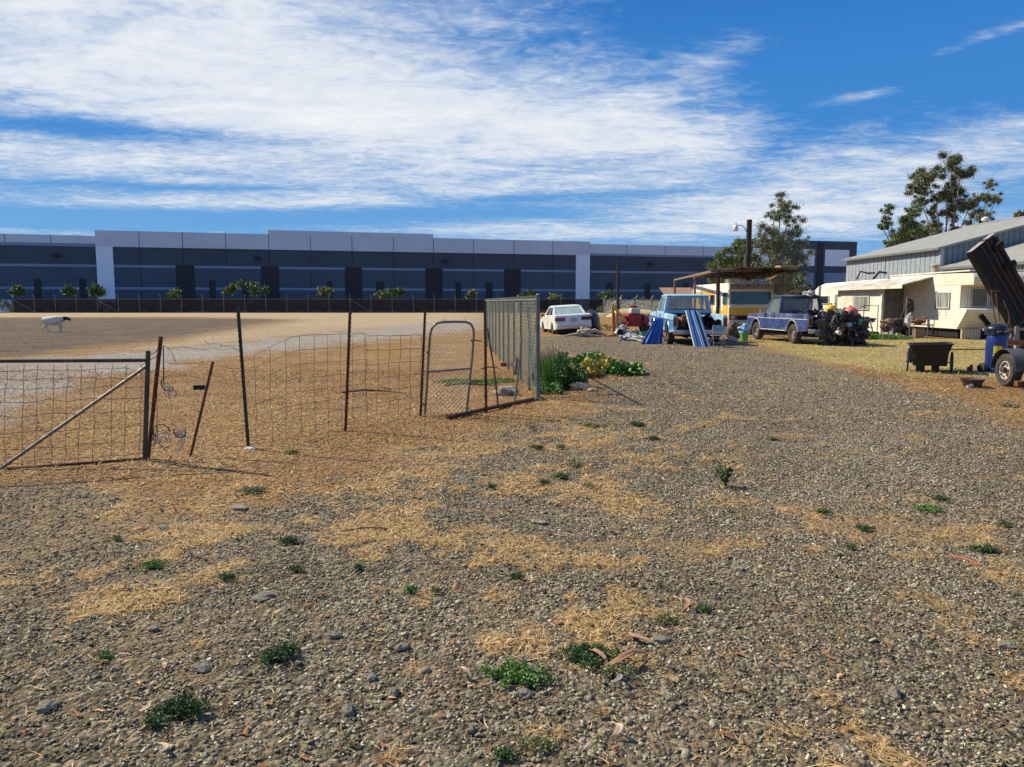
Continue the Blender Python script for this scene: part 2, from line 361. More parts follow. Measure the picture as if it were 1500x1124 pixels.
def zones(X, Y):
    n1 = fbm(X * 1.1, Y * 1.1, 21, 5) - .5; n2 = fbm(X * 5, Y * 5, 31, 4) - .5; n3 = fbm(X * .35, Y * .35, 41, 3) - .5
    r = np.sqrt(X * X + Y * Y); k = np.clip(r / 12, .5, 6)
    dist = sdf(X, Y, DRIVE) + (n1 * 1.5 + n2 * .7 + n3 * .8)
    drive = 1 - sstep(-.30, .45, dist)
    pale = 1 - sstep(-.5 , .5 , sdf(X, Y, PALE) / k + n1 * 1.6 + n2 * .8)
    dark = 1 - sstep(-.4, .5, sdf(X, Y, DARKF) / k + n1 * 1.2 + n2 * .5)
    tan = 1 - sstep(-.4, .6, sdf(X, Y, TANF) / k + n1 * 1.2)
    sp_ = pdens(X, Y, STRAWP); dp = pdens(X, Y, DIRTP)
    strawn = fbm(X * 2.3 + 40, Y * 2.3, 51, 5)
    # a band along the fence and across the middle of the drive carries more straw
    mid = pdens(X, Y, [(560, 735, 430, 95), (860, 660, 170, 60), (820, 1010, 170, 90), (180, 860, 160, 60), (700, 820, 260, 60)])
    strawf = fbm(X * 9 + 4, Y * 9, 57, 4)
    straw_in = sstep(.40, .70, sp_ * .42 + (strawn - .5) * 2.2 + (strawf - .5) * 1.3 + .06 + mid * .42)
    dirt_in = sstep(.40, .60, dp * .8 + n2 * .9 + n1 * .6)
    grass = 1 - sstep(-.5, .5, sdf(X, Y, GRASS) + n1 * 2.5 + n2)
    dusty = pdens(X, Y, [(60, 780, 230, 110), (120, 960, 240, 70), (1250, 900, 120, 40)]) * sstep(.35, .6, fbm(X * 2.2, Y * 2.2, 93, 4))
    gravel = drive * (1 - .80 * straw_in) * (1 - .93 * dirt_in) * (1 - .55 * dusty)
    out_straw = .7 * sstep(.42, .74, fbm(X * 1.7 + 9, Y * 1.7, 61, 5) + .07)
    straw = np.maximum(drive * straw_in, (1 - drive) * out_straw * (1 - grass))
    return gravel, straw, grass * (1 - drive), pale * (1 - drive), dark * (1 - drive), tan * (1 - drive), drive

# ground sheet: rings round the viewer's foot, fine where the photograph looks
ratio = 1.0085
rad = [0.8]
while rad[-1] < 3600: rad.append(rad[-1] * ratio)
rad = np.array(rad)
an = np.concatenate([np.linspace(-50, 50, 500, endpoint=False), np.linspace(50, 310, 66, endpoint=False)]) * math.pi / 180
A, RR = np.meshgrid(an, rad)
X = (np.sin(A) * RR).ravel(); Y = (np.cos(A) * RR).ravel()
zg = zones(X, Y)
Z = Hn(X, Y) + np.where(zg[6] > .5, 0.006, 0.0) * (vnoise(X * 28, Y * 28, 5) - .5) * 2
nr, na = len(rad), len(an)
idx = np.arange(nr * na).reshape(nr, na)
F = np.stack([idx[:-1], idx[1:], np.roll(idx[1:], -1, 1), np.roll(idx[:-1], -1, 1)], -1).reshape(-1, 4)
V = np.stack([X, Y, Z], 1)
# close the small disc under the camera
V = np.vstack([V, [[0, 0, H(0, 0)]]]); ctr = len(V) - 1
def ground_mat():
    m = bpy.data.materials.new('ground_surface'); m.use_nodes = True; t = m.node_tree; N = t.nodes; L = t.links; b = N['Principled BSDF']
    b.inputs['Roughness'].default_value = .95; b.inputs['Specular IOR Level'].default_value = .12
    tcn = N.new('ShaderNodeTexCoord'); ob = tcn.outputs['Object']
    def at(nm, ch):
        a = N.new('ShaderNodeAttribute'); a.attribute_name = nm; s = N.new('ShaderNodeSeparateXYZ'); L.new(a.outputs['Vector'], s.inputs[0]); return s.outputs[ch]
    def noise(scale, d=5, rg=.6):
        n = N.new('ShaderNodeTexNoise'); n.inputs['Scale'].default_value = scale; n.inputs['Detail'].default_value = d; n.inputs['Roughness'].default_value = rg; L.new(ob, n.inputs[0]); return n.outputs[0]
    def mp(v, a, c, x=0., y=1.):
        n = N.new('ShaderNodeMapRange'); L.new(v, n.inputs[0]); n.inputs[1].default_value = a; n.inputs[2].default_value = c; n.inputs[3].default_value = x; n.inputs[4].default_value = y; return n.outputs[0]
    def mix(f, a, c, bt='MIX'):
        n = N.new('ShaderNodeMix'); n.data_type = 'RGBA'; n.blend_type = bt
        for i, v in ((0, f), (6, a), (7, c)):
            if hasattr(v, 'is_output'): L.new(v, n.inputs[i])
            else: n.inputs[i].default_value = v if isinstance(v, float) else (*v, 1)
        return n.outputs[2]
    def ramp(v, cs):
        n = N.new('ShaderNodeValToRGB'); L.new(v, n.inputs[0]); e = n.color_ramp.elements
        while len(e) < len(cs): e.new(.5)
        for i, (p, c) in enumerate(cs): e[i].position = p; e[i].color = (*c, 1)
        return n.outputs[0]
    vo = N.new('ShaderNodeTexVoronoi'); vo.inputs['Scale'].default_value = 42; L.new(ob, vo.inputs[0])
    vs = N.new('ShaderNodeSeparateXYZ'); L.new(vo.outputs['Color'], vs.inputs[0])
    vo2 = N.new('ShaderNodeTexVoronoi'); vo2.inputs['Scale'].default_value = 17; L.new(ob, vo2.inputs[0])
    vs2 = N.new('ShaderNodeSeparateXYZ'); L.new(vo2.outputs['Color'], vs2.inputs[0])
    big = noise(.5, 4); med = noise(6, 6, .65); fine = noise(70, 4, .7)
    # gravel: stones of several greys
    g1 = ramp(vs.outputs[0], [(0, (.04, .034, .023)), (.35, (.14, .12, .082)), (.7, (.27, .23, .158)), (1, (.56, .48, .34))])
    g2 = ramp(vs2.outputs[0], [(0, (.05, .042, .03)), (.5, (.18, .155, .106)), (1, (.37, .32, .225))])
    grav = mix(.35, g1, g2)
    grav = mix(mp(med, .35, .7), grav, mix(.6, grav, (.22, .14, .075))); grav = mix(mp(noise(1.6, 6, .7), .50, .68, 0., .7), grav, (.27, .18, .10))
    dirt = mix(mp(med, .3, .7), (.38, .20, .070), (.54, .32, .12))
    dirt = mix(mp(vs.outputs[1], .5, .9), dirt, (.07, .045, .03))
    dirt = mix(mp(big, .35, .65), dirt, mix(.6, dirt, (.25, .15, .09)))
    stw = mix(mp(fine, .3, .7), (.38, .22, .085), (.66, .45, .20))
    stw = mix(mp(vs.outputs[1], .55, .9), stw, (.13, .08, .04))
    drv = at('zone_b', 2)
    bare = mix(drv, dirt, mix(mp(fine, .3, .7), (.25, .165, .09), (.40, .275, .155)))
    c = mix(at('zone_a', 1), bare, stw)
    gr = mix(mp(med, .35, .65), (.50, .37, .10), (.40, .36, .08)); gr = mix(mp(fine, .35, .7), gr, (.56, .43, .20)); gr = mix(mp(med, .5, .66), gr, (.20, .215, .065)); gr = mix(mp(noise(1.1, 6, .7), .46, .60), gr, (.40, .28, .15))
    c = mix(at('zone_a', 2), c, gr)
    c = mix(at('zone_c', 0), c, mix(mp(med, .3, .7), (.42, .31, .18), (.54, .42, .27)))
    dk = mix(mp(vs2.outputs[1], .2, .9), (.105, .08, .062), (.19, .15, .118)); dk = mix(mp(big, .4, .7), dk, (.20, .145, .10))
    c = mix(at('zone_b', 1), c, dk)
    pl = mix(mp(vs.outputs[0], 0, 1), (.17, .15, .13), (.66, .60, .52)); pl = mix(mp(big, .45, .7), pl, (.32, .25, .18))
    c = mix(at('zone_b', 0), c, pl)
    c = mix(at('zone_a', 0), c, grav)
    vm = N.new('ShaderNodeVectorMath'); vm.operation = 'SCALE'; L.new(c, vm.inputs[0]); L.new(mp(big, .3, .7, .88, 1.12), vm.inputs['Scale'])
    L.new(vm.outputs[0], b.inputs['Base Color'])
    ad = N.new('ShaderNodeMath'); ad.operation = 'MULTIPLY_ADD'; L.new(vo.outputs['Distance'], ad.inputs[0]); ad.inputs[1].default_value = -1.2; L.new(fine, ad.inputs[2])
    ad2 = N.new('ShaderNodeMath'); ad2.operation = 'MULTIPLY_ADD'; L.new(vo2.outputs['Distance'], ad2.inputs[0]); ad2.inputs[1].default_value = -1.6; L.new(ad.outputs[0], ad2.inputs[2])
    bp = N.new('ShaderNodeBump'); bp.inputs['Strength'].default_value = 1; bp.inputs['Distance'].default_value = .03; L.new(ad2.outputs[0], bp.inputs['Height']); L.new(bp.outputs[0], b.inputs['Normal'])
    return m
g_ob = npmesh('ground', V, F, ground_mat(), smooth=True)
tag(g_ob, kind='structure')
bmg = bmesh.new(); bmg.from_mesh(g_ob.data); bmg.verts.ensure_lookup_table()
for j in range(na): bmg.faces.new((bmg.verts[j], bmg.verts[(j + 1) % na], bmg.verts[ctr])).smooth = True
bmesh.ops.recalc_face_normals(bmg, faces=bmg.faces[:1]); bmg.normal_update()
if bmg.faces[0].normal.z < 0: bmesh.ops.reverse_faces(bmg, faces=bmg.faces)
bmg.to_mesh(g_ob.data); bmg.free()
def vecattr(o, nm, a, b, c):
    at = o.data.attributes.new(nm, 'FLOAT_VECTOR', 'POINT')
    q = np.stack([np.append(a, a[0]), np.append(b, b[0]), np.append(c, c[0])], 1).astype(np.float32); at.data.foreach_set('vector', q.ravel())
vecattr(g_ob, 'zone_a', zg[0], zg[1], zg[2]); vecattr(g_ob, 'zone_b', zg[3], zg[4], zg[6]); vecattr(g_ob, 'zone_c', zg[5], zg[5], zg[5])

# ------------------------------------------------------------------ loose gravel, straw
def fan(n, y0, y1, k=.70, margin=1.0):
    y = np.sqrt(rng.uniform(y0 * y0, y1 * y1, n)); x = rng.uniform(-1, 1, n) * (k * y + margin); return x, y
def rot_mats(n, flat=1.0):
    a = rng.uniform(0, 2 * math.pi, n); b = rng.normal(0, .35 * flat, n); c = rng.normal(0, .35 * flat, n)
    ca, sa, cb, sb, cc, sc_ = np.cos(a), np.sin(a), np.cos(b), np.sin(b), np.cos(c), np.sin(c)
    Rz = np.zeros((n, 3, 3)); Rz[:, 0, 0] = ca; Rz[:, 0, 1] = -sa; Rz[:, 1, 0] = sa; Rz[:, 1, 1] = ca; Rz[:, 2, 2] = 1
    Rx = np.zeros((n, 3, 3)); Rx[:, 0, 0] = 1; Rx[:, 1, 1] = cb; Rx[:, 1, 2] = -sb; Rx[:, 2, 1] = sb; Rx[:, 2, 2] = cb
    Ry = np.zeros((n, 3, 3)); Ry[:, 1, 1] = 1; Ry[:, 0, 0] = cc; Ry[:, 0, 2] = sc_; Ry[:, 2, 0] = -sc_; Ry[:, 2, 2] = cc
    return Rz @ Rx @ Ry
tv = np.array([(-.8, -.6, -.5), (.7, -.8, -.5), (.9, .6, -.5), (-.6, .8, -.5), (-.6, -.55, .45), (.5, -.5, .6), (.6, .45, .4), (-.5, .5, .6)])
tf = np.array([(0, 3, 2, 1), (4, 5, 6, 7), (0, 1, 5, 4), (1, 2, 6, 5), (2, 3, 7, 6), (3, 0, 4, 7)])
Vs, Fs, Ts = [], [], []; base = 0
def stones(x, y, size, tone):
    global base
    n = len(x)
    v = tv[None] * (1 + rng.normal(0, .22, (n, 8, 3)))
    v *= (size[:, None] * np.stack([rng.uniform(.7, 1.25, n), rng.uniform(.5, .95, n), rng.uniform(.35, .75, n)], 1))[:, None, :] * .5
    v = np.einsum('nij,nkj->nki', rot_mats(n), v)
    z = Hn(x, y) + size * .10
    v += np.stack([x, y, z], 1)[:, None, :]
    Vs.append(v.reshape(-1, 3)); Fs.append((tf[None] + (np.arange(n) * 8 + base)[:, None, None]).reshape(-1, 4)); Ts.append(np.repeat(tone, 8)); base += n * 8
for (n, y0, y1, s0, s1, ex) in [(170000, 2.0, 5.2, .007, .027, 2.6), (170000, 5.2, 9.5, .010, .030, 2.0), (150000, 9.5, 18, .016, .040, 1.8), (45000, 18, 32, .03, .055, 1.5)]:
    x, y = fan(n, y0, y1)
    z_ = zones(x, y)
    clump = .30 + .95 * fbm(x * 1.6, y * 1.6, 77, 5)
    keep = rng.uniform(0, 1, n) < np.maximum(z_[0] * clump, .07 * z_[6] + .02)
    x, y = x[keep], y[keep]; m = len(x)
    size = s0 + (s1 - s0) * rng.uniform(0, 1, m) ** (ex + .6)
    big_ = rng.uniform(0, 1, m) < .022; size[big_] *= rng.uniform(1.3, 2.2, big_.sum())
    stones(x, y, size, np.clip(rng.beta(2.0, 2.3, m) + (fbm(x * .8, y * .8, 88, 3) - .5) * .25, 0, 1))
GT = [(.026, .022, .015), (.085, .074, .052), (.20, .172, .120), (.33, .285, .198), (.46, .40, .285), (.68, .60, .44)]
gm = M('crushed_rock', (1, 1, 1), rough=.92, tint=GT, spec=.2, bump=.5, bscale=140)
gs = npmesh('gravel_stones', np.concatenate(Vs), np.concatenate(Fs), gm, np.concatenate(Ts))
tag(gs, 'loose grey crushed rock spread over the driveway', 'gravel', kind='stuff')

def blades(name, x, y, ln, w, lift, mat, label, cat):
    n = len(x); a = rng.uniform(0, 2 * math.pi, n); bend = rng.normal(0, .5, n)
    z = Hn(x, y) + .012
    up = np.abs(rng.normal(0, lift, n))
    p0 = np.stack([x, y, z], 1); d1 = np.stack([np.cos(a), np.sin(a), up], 1); d2 = np.stack([np.cos(a + bend), np.sin(a + bend), up * .3], 1)
    p1 = p0 + d1 * ln[:, None] * .5; p2 = p1 + d2 * ln[:, None] * .5
    s = np.stack([-np.sin(a), np.cos(a), np.zeros(n)], 1) * (w[:, None])
    V = np.stack([p0 - s, p0 + s, p1 + s * .8, p1 - s * .8, p2 + s * .2, p2 - s * .2], 1).reshape(-1, 3)
    F = np.array([(0, 1, 2, 3), (3, 2, 4, 5)])[None] + (np.arange(n) * 6)[:, None, None]
    t = np.repeat(np.clip(rng.normal(.5, .25, n), 0, 1), 6)
    o = npmesh(name, V, F.reshape(-1, 4), mat, t); return tag(o, label, cat, kind='stuff')
strm = M('dry_straw', (1, 1, 1), rough=.8, tint=[(.15, .08, .03), (.38, .22, .08), (.62, .42, .18), (.85, .68, .38)], spec=.3)
xs, ys, ls, ws = [], [], [], []
for (n, y0, y1, l0, l1, w) in [(110000, 2.0, 5.5, .015, .085, .0012), (150000, 5.5, 12, .025, .11, .0020), (60000, 12, 24, .05, .16, .004)]:
    x, y = fan(n, y0, y1); z_ = zones(x, y)
    keep = rng.uniform(0, 1, n) < (z_[1] * (.26 + .6 * z_[6]) * (1 - z_[3]) + .04)
    x, y = x[keep], y[keep]; xs.append(x); ys.append(y); ls.append(rng.uniform(l0, l1, len(x))); ws.append(np.full(len(x), w) * rng.uniform(.6, 1.6, len(x)))
blades('straw', np.concatenate(xs), np.concatenate(ys), np.concatenate(ls), np.concatenate(ws), .22, strm, 'dry golden straw lying in patches on the gravel and dirt', 'straw')
# dark leaf litter and twigs on the dirt
litm = M('leaf_litter', (1, 1, 1), rough=.85, tint=[(.04, .022, .012), (.12, .055, .025), (.34, .15, .055), (.60, .36, .20)], spec=.3)
x, y = fan(80000, 2.2, 18); x2, y2 = fan(70000, 15, 48, .85); x = np.append(x, x2); y = np.append(y, y2); z_ = zones(x, y)
keep = rng.uniform(0, 1, len(x)) < (.75 * (1 - z_[6]) + .12 * z_[6] + .3 * z_[1]); x, y = x[keep], y[keep]
blades('leaf_litter', x, y, np.where(y > 15, 1.7, 1) * rng.uniform(.015, .07, len(x)), rng.uniform(.003, .009, len(x)), .3, litm, 'brown fallen leaves and bark flakes scattered on the dirt', 'leaf litter')
# yellowing lawn on the right
x, y = fan(150000, 13, 42, .75); z_ = zones(x, y)
keep = rng.uniform(0, 1, len(x)) < z_[2] * sstep(.38, .62, fbm(x * .9, y * .9, 123, 4)); x, y = x[keep], y[keep]
grm = M('dry_grass', (1, 1, 1), rough=.8, tint=[(.14, .14, .035), (.32, .28, .085), (.50, .38, .14), (.68, .54, .28)], spec=.3)
blades('dry_grass', x, y, rng.uniform(.03, .08, len(x)), rng.uniform(.004, .008, len(x)), .7, grm, 'short yellow-green grass beside the parked trucks and cart', 'grass')
# ------------------------------------------------------------------ warehouse
W1 = P(170, 442, 135); W2 = P(845, 442, 159)
fdir = Vector((W2.x - W1.x, W2.y - W1.y, 0)).normalized(); fang = math.atan2(fdir.y, fdir.x)
W0 = Vector((W1.x, W1.y, 0)) - fdir * 30
def wall_s(px):
    d = ray(px, 442); # intersect with facade line
    a = (W0.y * d.x - W0.x * d.y) / (fdir.x * d.y - fdir.y * d.x); return a
def wz(px, py):
    s = wall_s(px); Yp = W0.y + fdir.y * s; return P(px, py, Yp).z
wh = thing('warehouse', 'long grey and navy concrete warehouse stretching across the far background', 'warehouse', tuple(W0), fang)
mL = M('light_concrete', (.50, .62, .76), rough=.85, var=.05, scale=.15); mL2 = M('pillar_paint', (.64, .80, .97), rough=.85, var=.04, scale=.15)
mD = M('navy_concrete', (.054, .082, .118), rough=.85, var=.07, scale=.12); mD2 = M('navy_concrete_lower', (.060, .096, .150), rough=.85, var=.07, scale=.12)
mDD = M('dark_door_paint', (.014, .020, .032), rough=.6, var=.05); mS = M('stripe_paint', (.18, .27, .42), rough=.85, var=.05); mJ = M('panel_joint', (.10, .11, .14), rough=.9, var=.05)
zA = wz(170, 362); zs1 = wz(215, 390.5); zs2 = wz(215, 422.8); zP = wz(170, 338.3)
SL, SR = wall_s(-260), wall_s(1249)
def wbox(name, a, b, z0, z1, d0, d1, mat):
    """d: distance in front (negative y) of the wall plane"""
    return MB().box(a, b, -d1, -d0, z0, z1).build(name, mat, wh)
a145, a862, a170, a842 = wall_s(145.5), wall_s(862), wall_s(170), wall_s(842)
# main walls
wbox('wall', SL, a145 - .01, 0, zA, -40, 0, mD); wbox('wall', a145, a862, 0, zA - .01, -40, .3, mD); wbox('wall', a862 + .01, SR, 0, zA, -40, 0, mD)
# lower bluish courses
for a, b, d in ((SL, a145, 0), (a170, a842, .3), (a862, wall_s(1085), 0)):
    wbox('lower_wall', a + .02, b - .02, .02, zs2 - .18, d + .002, d + .03, mD2)
    wbox('lower_wall', a + .02, b - .02, zs2 + .18, zs1 - .18, d + .002, d + .02, mD2)
# parapets
wbox('parapet', SL, a145 - .01, zA + .0, wz(100, 344.6), -40, .02, mL)
wbox('parapet', a145, a862, zA, zP, -40, .55, mL)
wbox('parapet', wall_s(396), wall_s(635), zP + .01, wz(396, 337.5), -39, .56, mL)
wbox('parapet', a862 + .01, wall_s(1085), zA + .0, wz(900, 358.3), -40, .02, mL)
wbox('parapet_band', SL, a145 - .02, zA - .02, zA + .5, .03, .08, mS); wbox('parapet_band', a862 + .02, wall_s(1085), zA - .02, zA + .4, .03, .08, mS)
wbox('pillar', a145, a170, 0, zA - .005, .31, .556, mL2); wbox('pillar', a842, a862, 0, zA - .005, .31, .556, mL2)
for i, s in enumerate((209, 272, 334, 396.5, 457, 517, 577, 635, 693, 752, 808)):
    wbox('panel_joint', wall_s(s) - .05, wall_s(s) + .05, zA + .02, zP - .02, .551, .575, mJ); wbox('panel_joint', wall_s(s) - .04, wall_s(s) + .04, .1, zA - .05, .332, .345, MATS['dark_door_paint'])
for s in (-60, 13, 80, 917, 973, 1028):
    wbox('panel_joint', wall_s(s) - .05, wall_s(s) + .05, zA + .52, wz(100, 344.6) - .02 if s < 100 else wz(900, 358.3) - .02, .021, .04, mJ)
docks = [(260, 287), (384, 410), (506, 531), (623, 648), (738, 762)]
edges = [170] + [e for d in docks for e in d] + [842]
for k in range(0, len(edges), 2):
    for z in (zs1, zs2): wbox('stripe', wall_s(edges[k]) + .01, wall_s(edges[k + 1]) - .01, z - .22, z + .22, .333, .37, mS)
for e in ((SL, a145), (a862, wall_s(1162))):
    for z in (zs1, zs2): wbox('stripe', e[0] + .01, e[1] - .02, z - .22, z + .22, .033, .07, mS)
for a, b in docks: wbox('dock_door', wall_s(a), wall_s(b), .05, zs1 + .25, .34, .40, mDD)
for a, b in ((308, 317), (356, 366), (480, 487), (551, 562), (667, 675), (711, 721)):
    wbox('door', wall_s(a), wall_s(b), .05, zs2 + 1.5, .375, .42, mDD)
for a, b in ((52, 62), (118, 128), (-40, -30), (888, 897), (944, 952), (1000, 1008)):
    wbox('door', wall_s(a), wall_s(b), .05, zs2 + 1.6, .075, .12, mDD)
for px in (87, 380, 652, 950):
    s = wall_s(px); d = .55 if 145 < px < 862 else .1
    m = MB().box(s - .5, s + .5, -d - .9, -d + .25, zA - 1.75, zA - 1.4).tube([(s, -d + .3, zA - 1.2), (s, -d - .3, zA - 1.45)], .08); m.build('wall_lamp', mDD, wh)
# tower at the right end
tz = wz(1240, 354.5); sa = wall_s(1078)
wbox('tower', sa, SR, 0, tz, -1.5, .6, mD)
for x0, x1 in ((1098, 1122), (1163, 1188), (1203, 1238)):
    for y0, y1 in ((366, 390), (400, 421)):
        zt, zb = wz(1200, y0), wz(1200, y1); wbox('wall_panel', wall_s(x0), wall_s(x1), zb, zt, .605, .65, mL2 if y0 < 390 else mS)
    wbox('wall_panel', wall_s(x0), wall_s(x1), .1, wz(1200, 424.5), .605, .64, mD2)
wbox('tower_strip', wall_s(1192), wall_s(1200), .05, tz - .3, .603, .75, mDD)

# ------------------------------------------------------------------ distant fence with dark screen
FY = 110.0
fx0, fx1 = P(19, 442, FY).x, P(883, 442, FY).x
scr = bpy.data.materials.new('fence_screen'); scr.use_nodes = True; t_ = scr.node_tree; b_ = t_.nodes['Principled BSDF']; b_.inputs['Base Color'].default_value = (.030, .022, .020, 1); b_.inputs['Roughness'].default_value = .9; b_.inputs['Alpha'].default_value = .68
sf = thing('screened_fence', 'chain link fence covered in dark mesh screen along the far side of the field', 'fence', (fx0, FY, 0))
MB().slab([(0, .03, .06), (fx1 - fx0, .03, .06), (fx1 - fx0, .03, 1.98), (0, .03, 1.98)], .02).build('screen', scr, sf)
galv = M('galvanised', (.30, .31, .32), rough=.5, metal=.6, var=.2, scale=6); galvd = M('dull_post', (.20, .20, .19), rough=.7, metal=.2, var=.2)
n = 29
for k in range(n):
    x = (fx1 - fx0) * k / (n - 1)
    MB().tube([(x, 0, 0), (x, 0, 2.25), (x, -.25, 2.55)], .045, 6).build('post', galvd, sf)
MB().tube([(0, 0, 1.95), (fx1 - fx0, 0, 1.95)], .03, 5).build('top_rail', galvd, sf)
for k in (0, 4, 16): 
    x = (fx1 - fx0) * k / (n - 1); MB().bar((x + .1, -.04, 1.8), (x + 3.0, -.04, .2), .05).build('brace', galvd, sf)
# concrete yard kerb in front of the warehouse, darker soil strip behind the screen
tag(MB().box(-140, 70, FY + 1.5, FY + 16, -.3, .05).build('planting_strip', M('mulch', (.07, .045, .035), rough=.95, var=.3, scale=1.5)), kind='structure')
# shrubs behind the screen
shm = M('shrub_leaves', (1, 1, 1), rough=.7, tint=[(.035, .03, .018), (.10, .08, .045), (.18, .13, .08)])
def shrub_mesh(seed, w, h, nn, size, mat, nm='shrub', flat=.0):
    r = np.random.default_rng(seed); d = r.normal(size=(nn, 3)); d /= np.linalg.norm(d, axis=1)[:, None]
    rr = r.uniform(.5, 1, nn)[:, None] ** .4 * (1 + .12 * np.sin(d[:, :1] * 5 + seed))
    p = d * rr * np.array([w, w, h]) ; p[:, 2] = np.abs(p[:, 2])
    V, F, t = leaves(nn, p, size, seed=seed)
    return npmesh(nm, V, F, mat, t)
proto = None
for k in range(22):
    px = 52 + k * 26 + random.uniform(-7, 7) + (0 if k < 9 else k * 4)
    if proto is None: proto = o = shrub_mesh(3, 1.25, 1.5, 420, .30, shm)
    else: o = proto.copy(); col.objects.link(o)
    c = P(px, 455, FY + 2.6); o.location = (c.x, FY + 2.6 + random.uniform(-.4, .8), .05); s_ = random.uniform(.8, 1.15) * (.75 if k > 9 else 1); o.scale = (s_, s_, s_ * random.uniform(.8, 1)); o.rotation_euler.z = random.uniform(0, 6)
    tag(o, 'low rounded brown shrub showing dimly through the dark fence screen', 'shrub', 'shrubs behind the fence screen')
o = shrub_mesh(77, 2.0, 1.7, 700, .3, M('olive_leaves', (1, 1, 1), rough=.7, tint=[(.05, .06, .02), (.13, .14, .05), (.25, .25, .10)])); o.location = tuple(P(2, 455, 112).xy) + (0,)
tag(o, 'olive green bush at the far left end of the dark fence', 'bush')
# pale wall segment by it
tag(MB().box(P(-60, 440, 128).x, P(14, 440, 124).x, 124, 124.4, 0, 1.9).build('low_wall', mL2), 'low pale wall beyond the far left end of the dark fence', 'wall')

# ------------------------------------------------------------------ young street trees in front of the warehouse
bark = M('young_bark', (.16, .12, .08), rough=.9, var=.3, scale=8)
def crown_np(seed, centers, nn, size, droop=.2, wid=.35):
    """leaves in clumps; centers: list of (x,y,z,r)"""
    r = np.random.default_rng(seed); cs = np.array(centers); w = cs[:, 3] ** 2; w /= w.sum()
    ci = r.choice(len(cs), nn, p=w); d = r.normal(size=(nn, 3)); d /= np.linalg.norm(d, axis=1)[:, None]
    rr = np.abs(r.normal(0, .62, nn))[:, None]
    p = cs[ci, :3] + d * rr * cs[ci, 3:4] * np.array([1, 1, .8])
    return leaves(nn, p, size, droop=droop, wid=wid, seed=seed + 1)
gA = M('young_leaves', (1, 1, 1), rough=.6, tint=[(.03, .055, .012), (.09, .15, .03), (.20, .30, .07)])
gB = M('yellow_leaves', (1, 1, 1), rough=.6, tint=[(.07, .08, .015), (.20, .22, .05), (.36, .34, .10)])
yt = [(28, 412, 12, 'A', 'leftmost slim green young tree behind the dark fence'), (103, 414, 9, 'A', 'small rounded young tree just left of the white pillar'), (143, 415, 12, 'A', 'spreading young tree at the foot of the left white pillar'),
      (255, 419, 8, 'B', 'small sparse young tree left of the first tall dock door'), (335, 410, 9, 'B', 'thin young tree just left of the fullest young tree'), (369, 408, 15, 'A', 'fullest dark green young tree before the warehouse wall'),
      (477, 418, 9, 'B', 'yellowish young tree between the second and third dock doors'), (560, 419, 8, 'B', 'yellow-green young tree touching its darker neighbour on the right'), (579, 419, 10, 'A', 'dark green young tree touching its yellow-green neighbour on the left'),
      (690, 422, 6, 'B', 'thinnest young tree, beside the near chain link fence top'), (772, 424, 9, 'A', 'young tree showing over the corner of the near fence'), (816, 430, 10, 'B', 'yellow young tree above the roof of the white sedan'), (889, 424, 10, 'A', 'dark young tree right of the right white pillar')]
for i, (px, pyt, hw, kd, lab) in enumerate(yt):
    Yt = 119; c = P(px, 440, Yt); top = P(px, pyt, Yt).z; rw = hw / FPX * Yt * 1.05
    t = thing('young_tree', lab, 'tree', (c.x, Yt, 0), 0, 'young trees in front of the warehouse')
    r = random.Random(i * 5 + 1)
    MB().tube([(0, 0, 0), (r.uniform(-.1, .1), 0, top * .4), (r.uniform(-.15, .15), .1, top * .75)], [.09, .07, .03], 6).build('trunk', bark, t)
    cs = [(r.gauss(0, .45) * rw, r.gauss(0, .4) * rw, top * .78 + r.uniform(-.30, .12) * top * .6, rw * r.uniform(.35, .6)) for _ in range(9)]
    V, F, ti = crown_np(i + 50, cs, int(900 + hw * 110), .24, .1, .42); npmesh('crown', V, F, gA if kd == 'A' else gB, ti, parent=t)

# ------------------------------------------------------------------ unscreened wire fence right of it, dry mounds
Yw = 88.0
wf = thing('wire_fence', 'bare chain link fence with bent-over post tops beyond the red tractor', 'fence', (P(884, 442, Yw).x, Yw, 0))
L_ = P(1000, 442, Yw).x - P(884, 442, Yw).x
def chain(mb, org, ux, uz, L, Hh, step=.06, r=.0022, n=3, wob=0):
    """two families of diagonal wires over a rectangle"""
    org, ux, uz = Vector(org), Vector(ux), Vector(uz)
    k = -Hh
    while k < L:
        for sgn in (0, 1):
            x0, z0 = k, 0.0; x1, z1 = k + Hh, Hh
            if x0 < 0: z0 = -x0; x0 = 0
            if x1 > L: z1 = Hh - (x1 - L); x1 = L
            if x1 - x0 > .01:
                if sgn: a, b = (L - x0, z0), (L - x1, z1)
                else: a, b = (x0, z0), (x1, z1)
                mb.tube([org + ux * a[0] + uz * a[1], org + ux * b[0] + uz * b[1]], r, n, cap=False)
        k += step
    return mb
for k in range(6):
    x = L_ * k / 5; rr_ = random.uniform(-.1, .1)
    MB().tube([(x, 0, 0), (x + rr_, 0, 1.9), (x + rr_ + .25, -.1, 2.3)], .05, 6).build('post', galv, wf)
MB().tube([(0, 0, 1.85), (L_, 0, 1.8)], .03, 5).build('top_rail', galv, wf)
chain(MB(), (0, 0, .05), (1, 0, 0), (0, 0, 1), L_, 1.8, .22, .012).build('wire_mesh', galv, wf, fixn=False)
hay = M('dry_mound_earth', (.40, .29, .15), rough=.95, c2=(.52, .40, .24), scale=2, bump=.8, bscale=6)
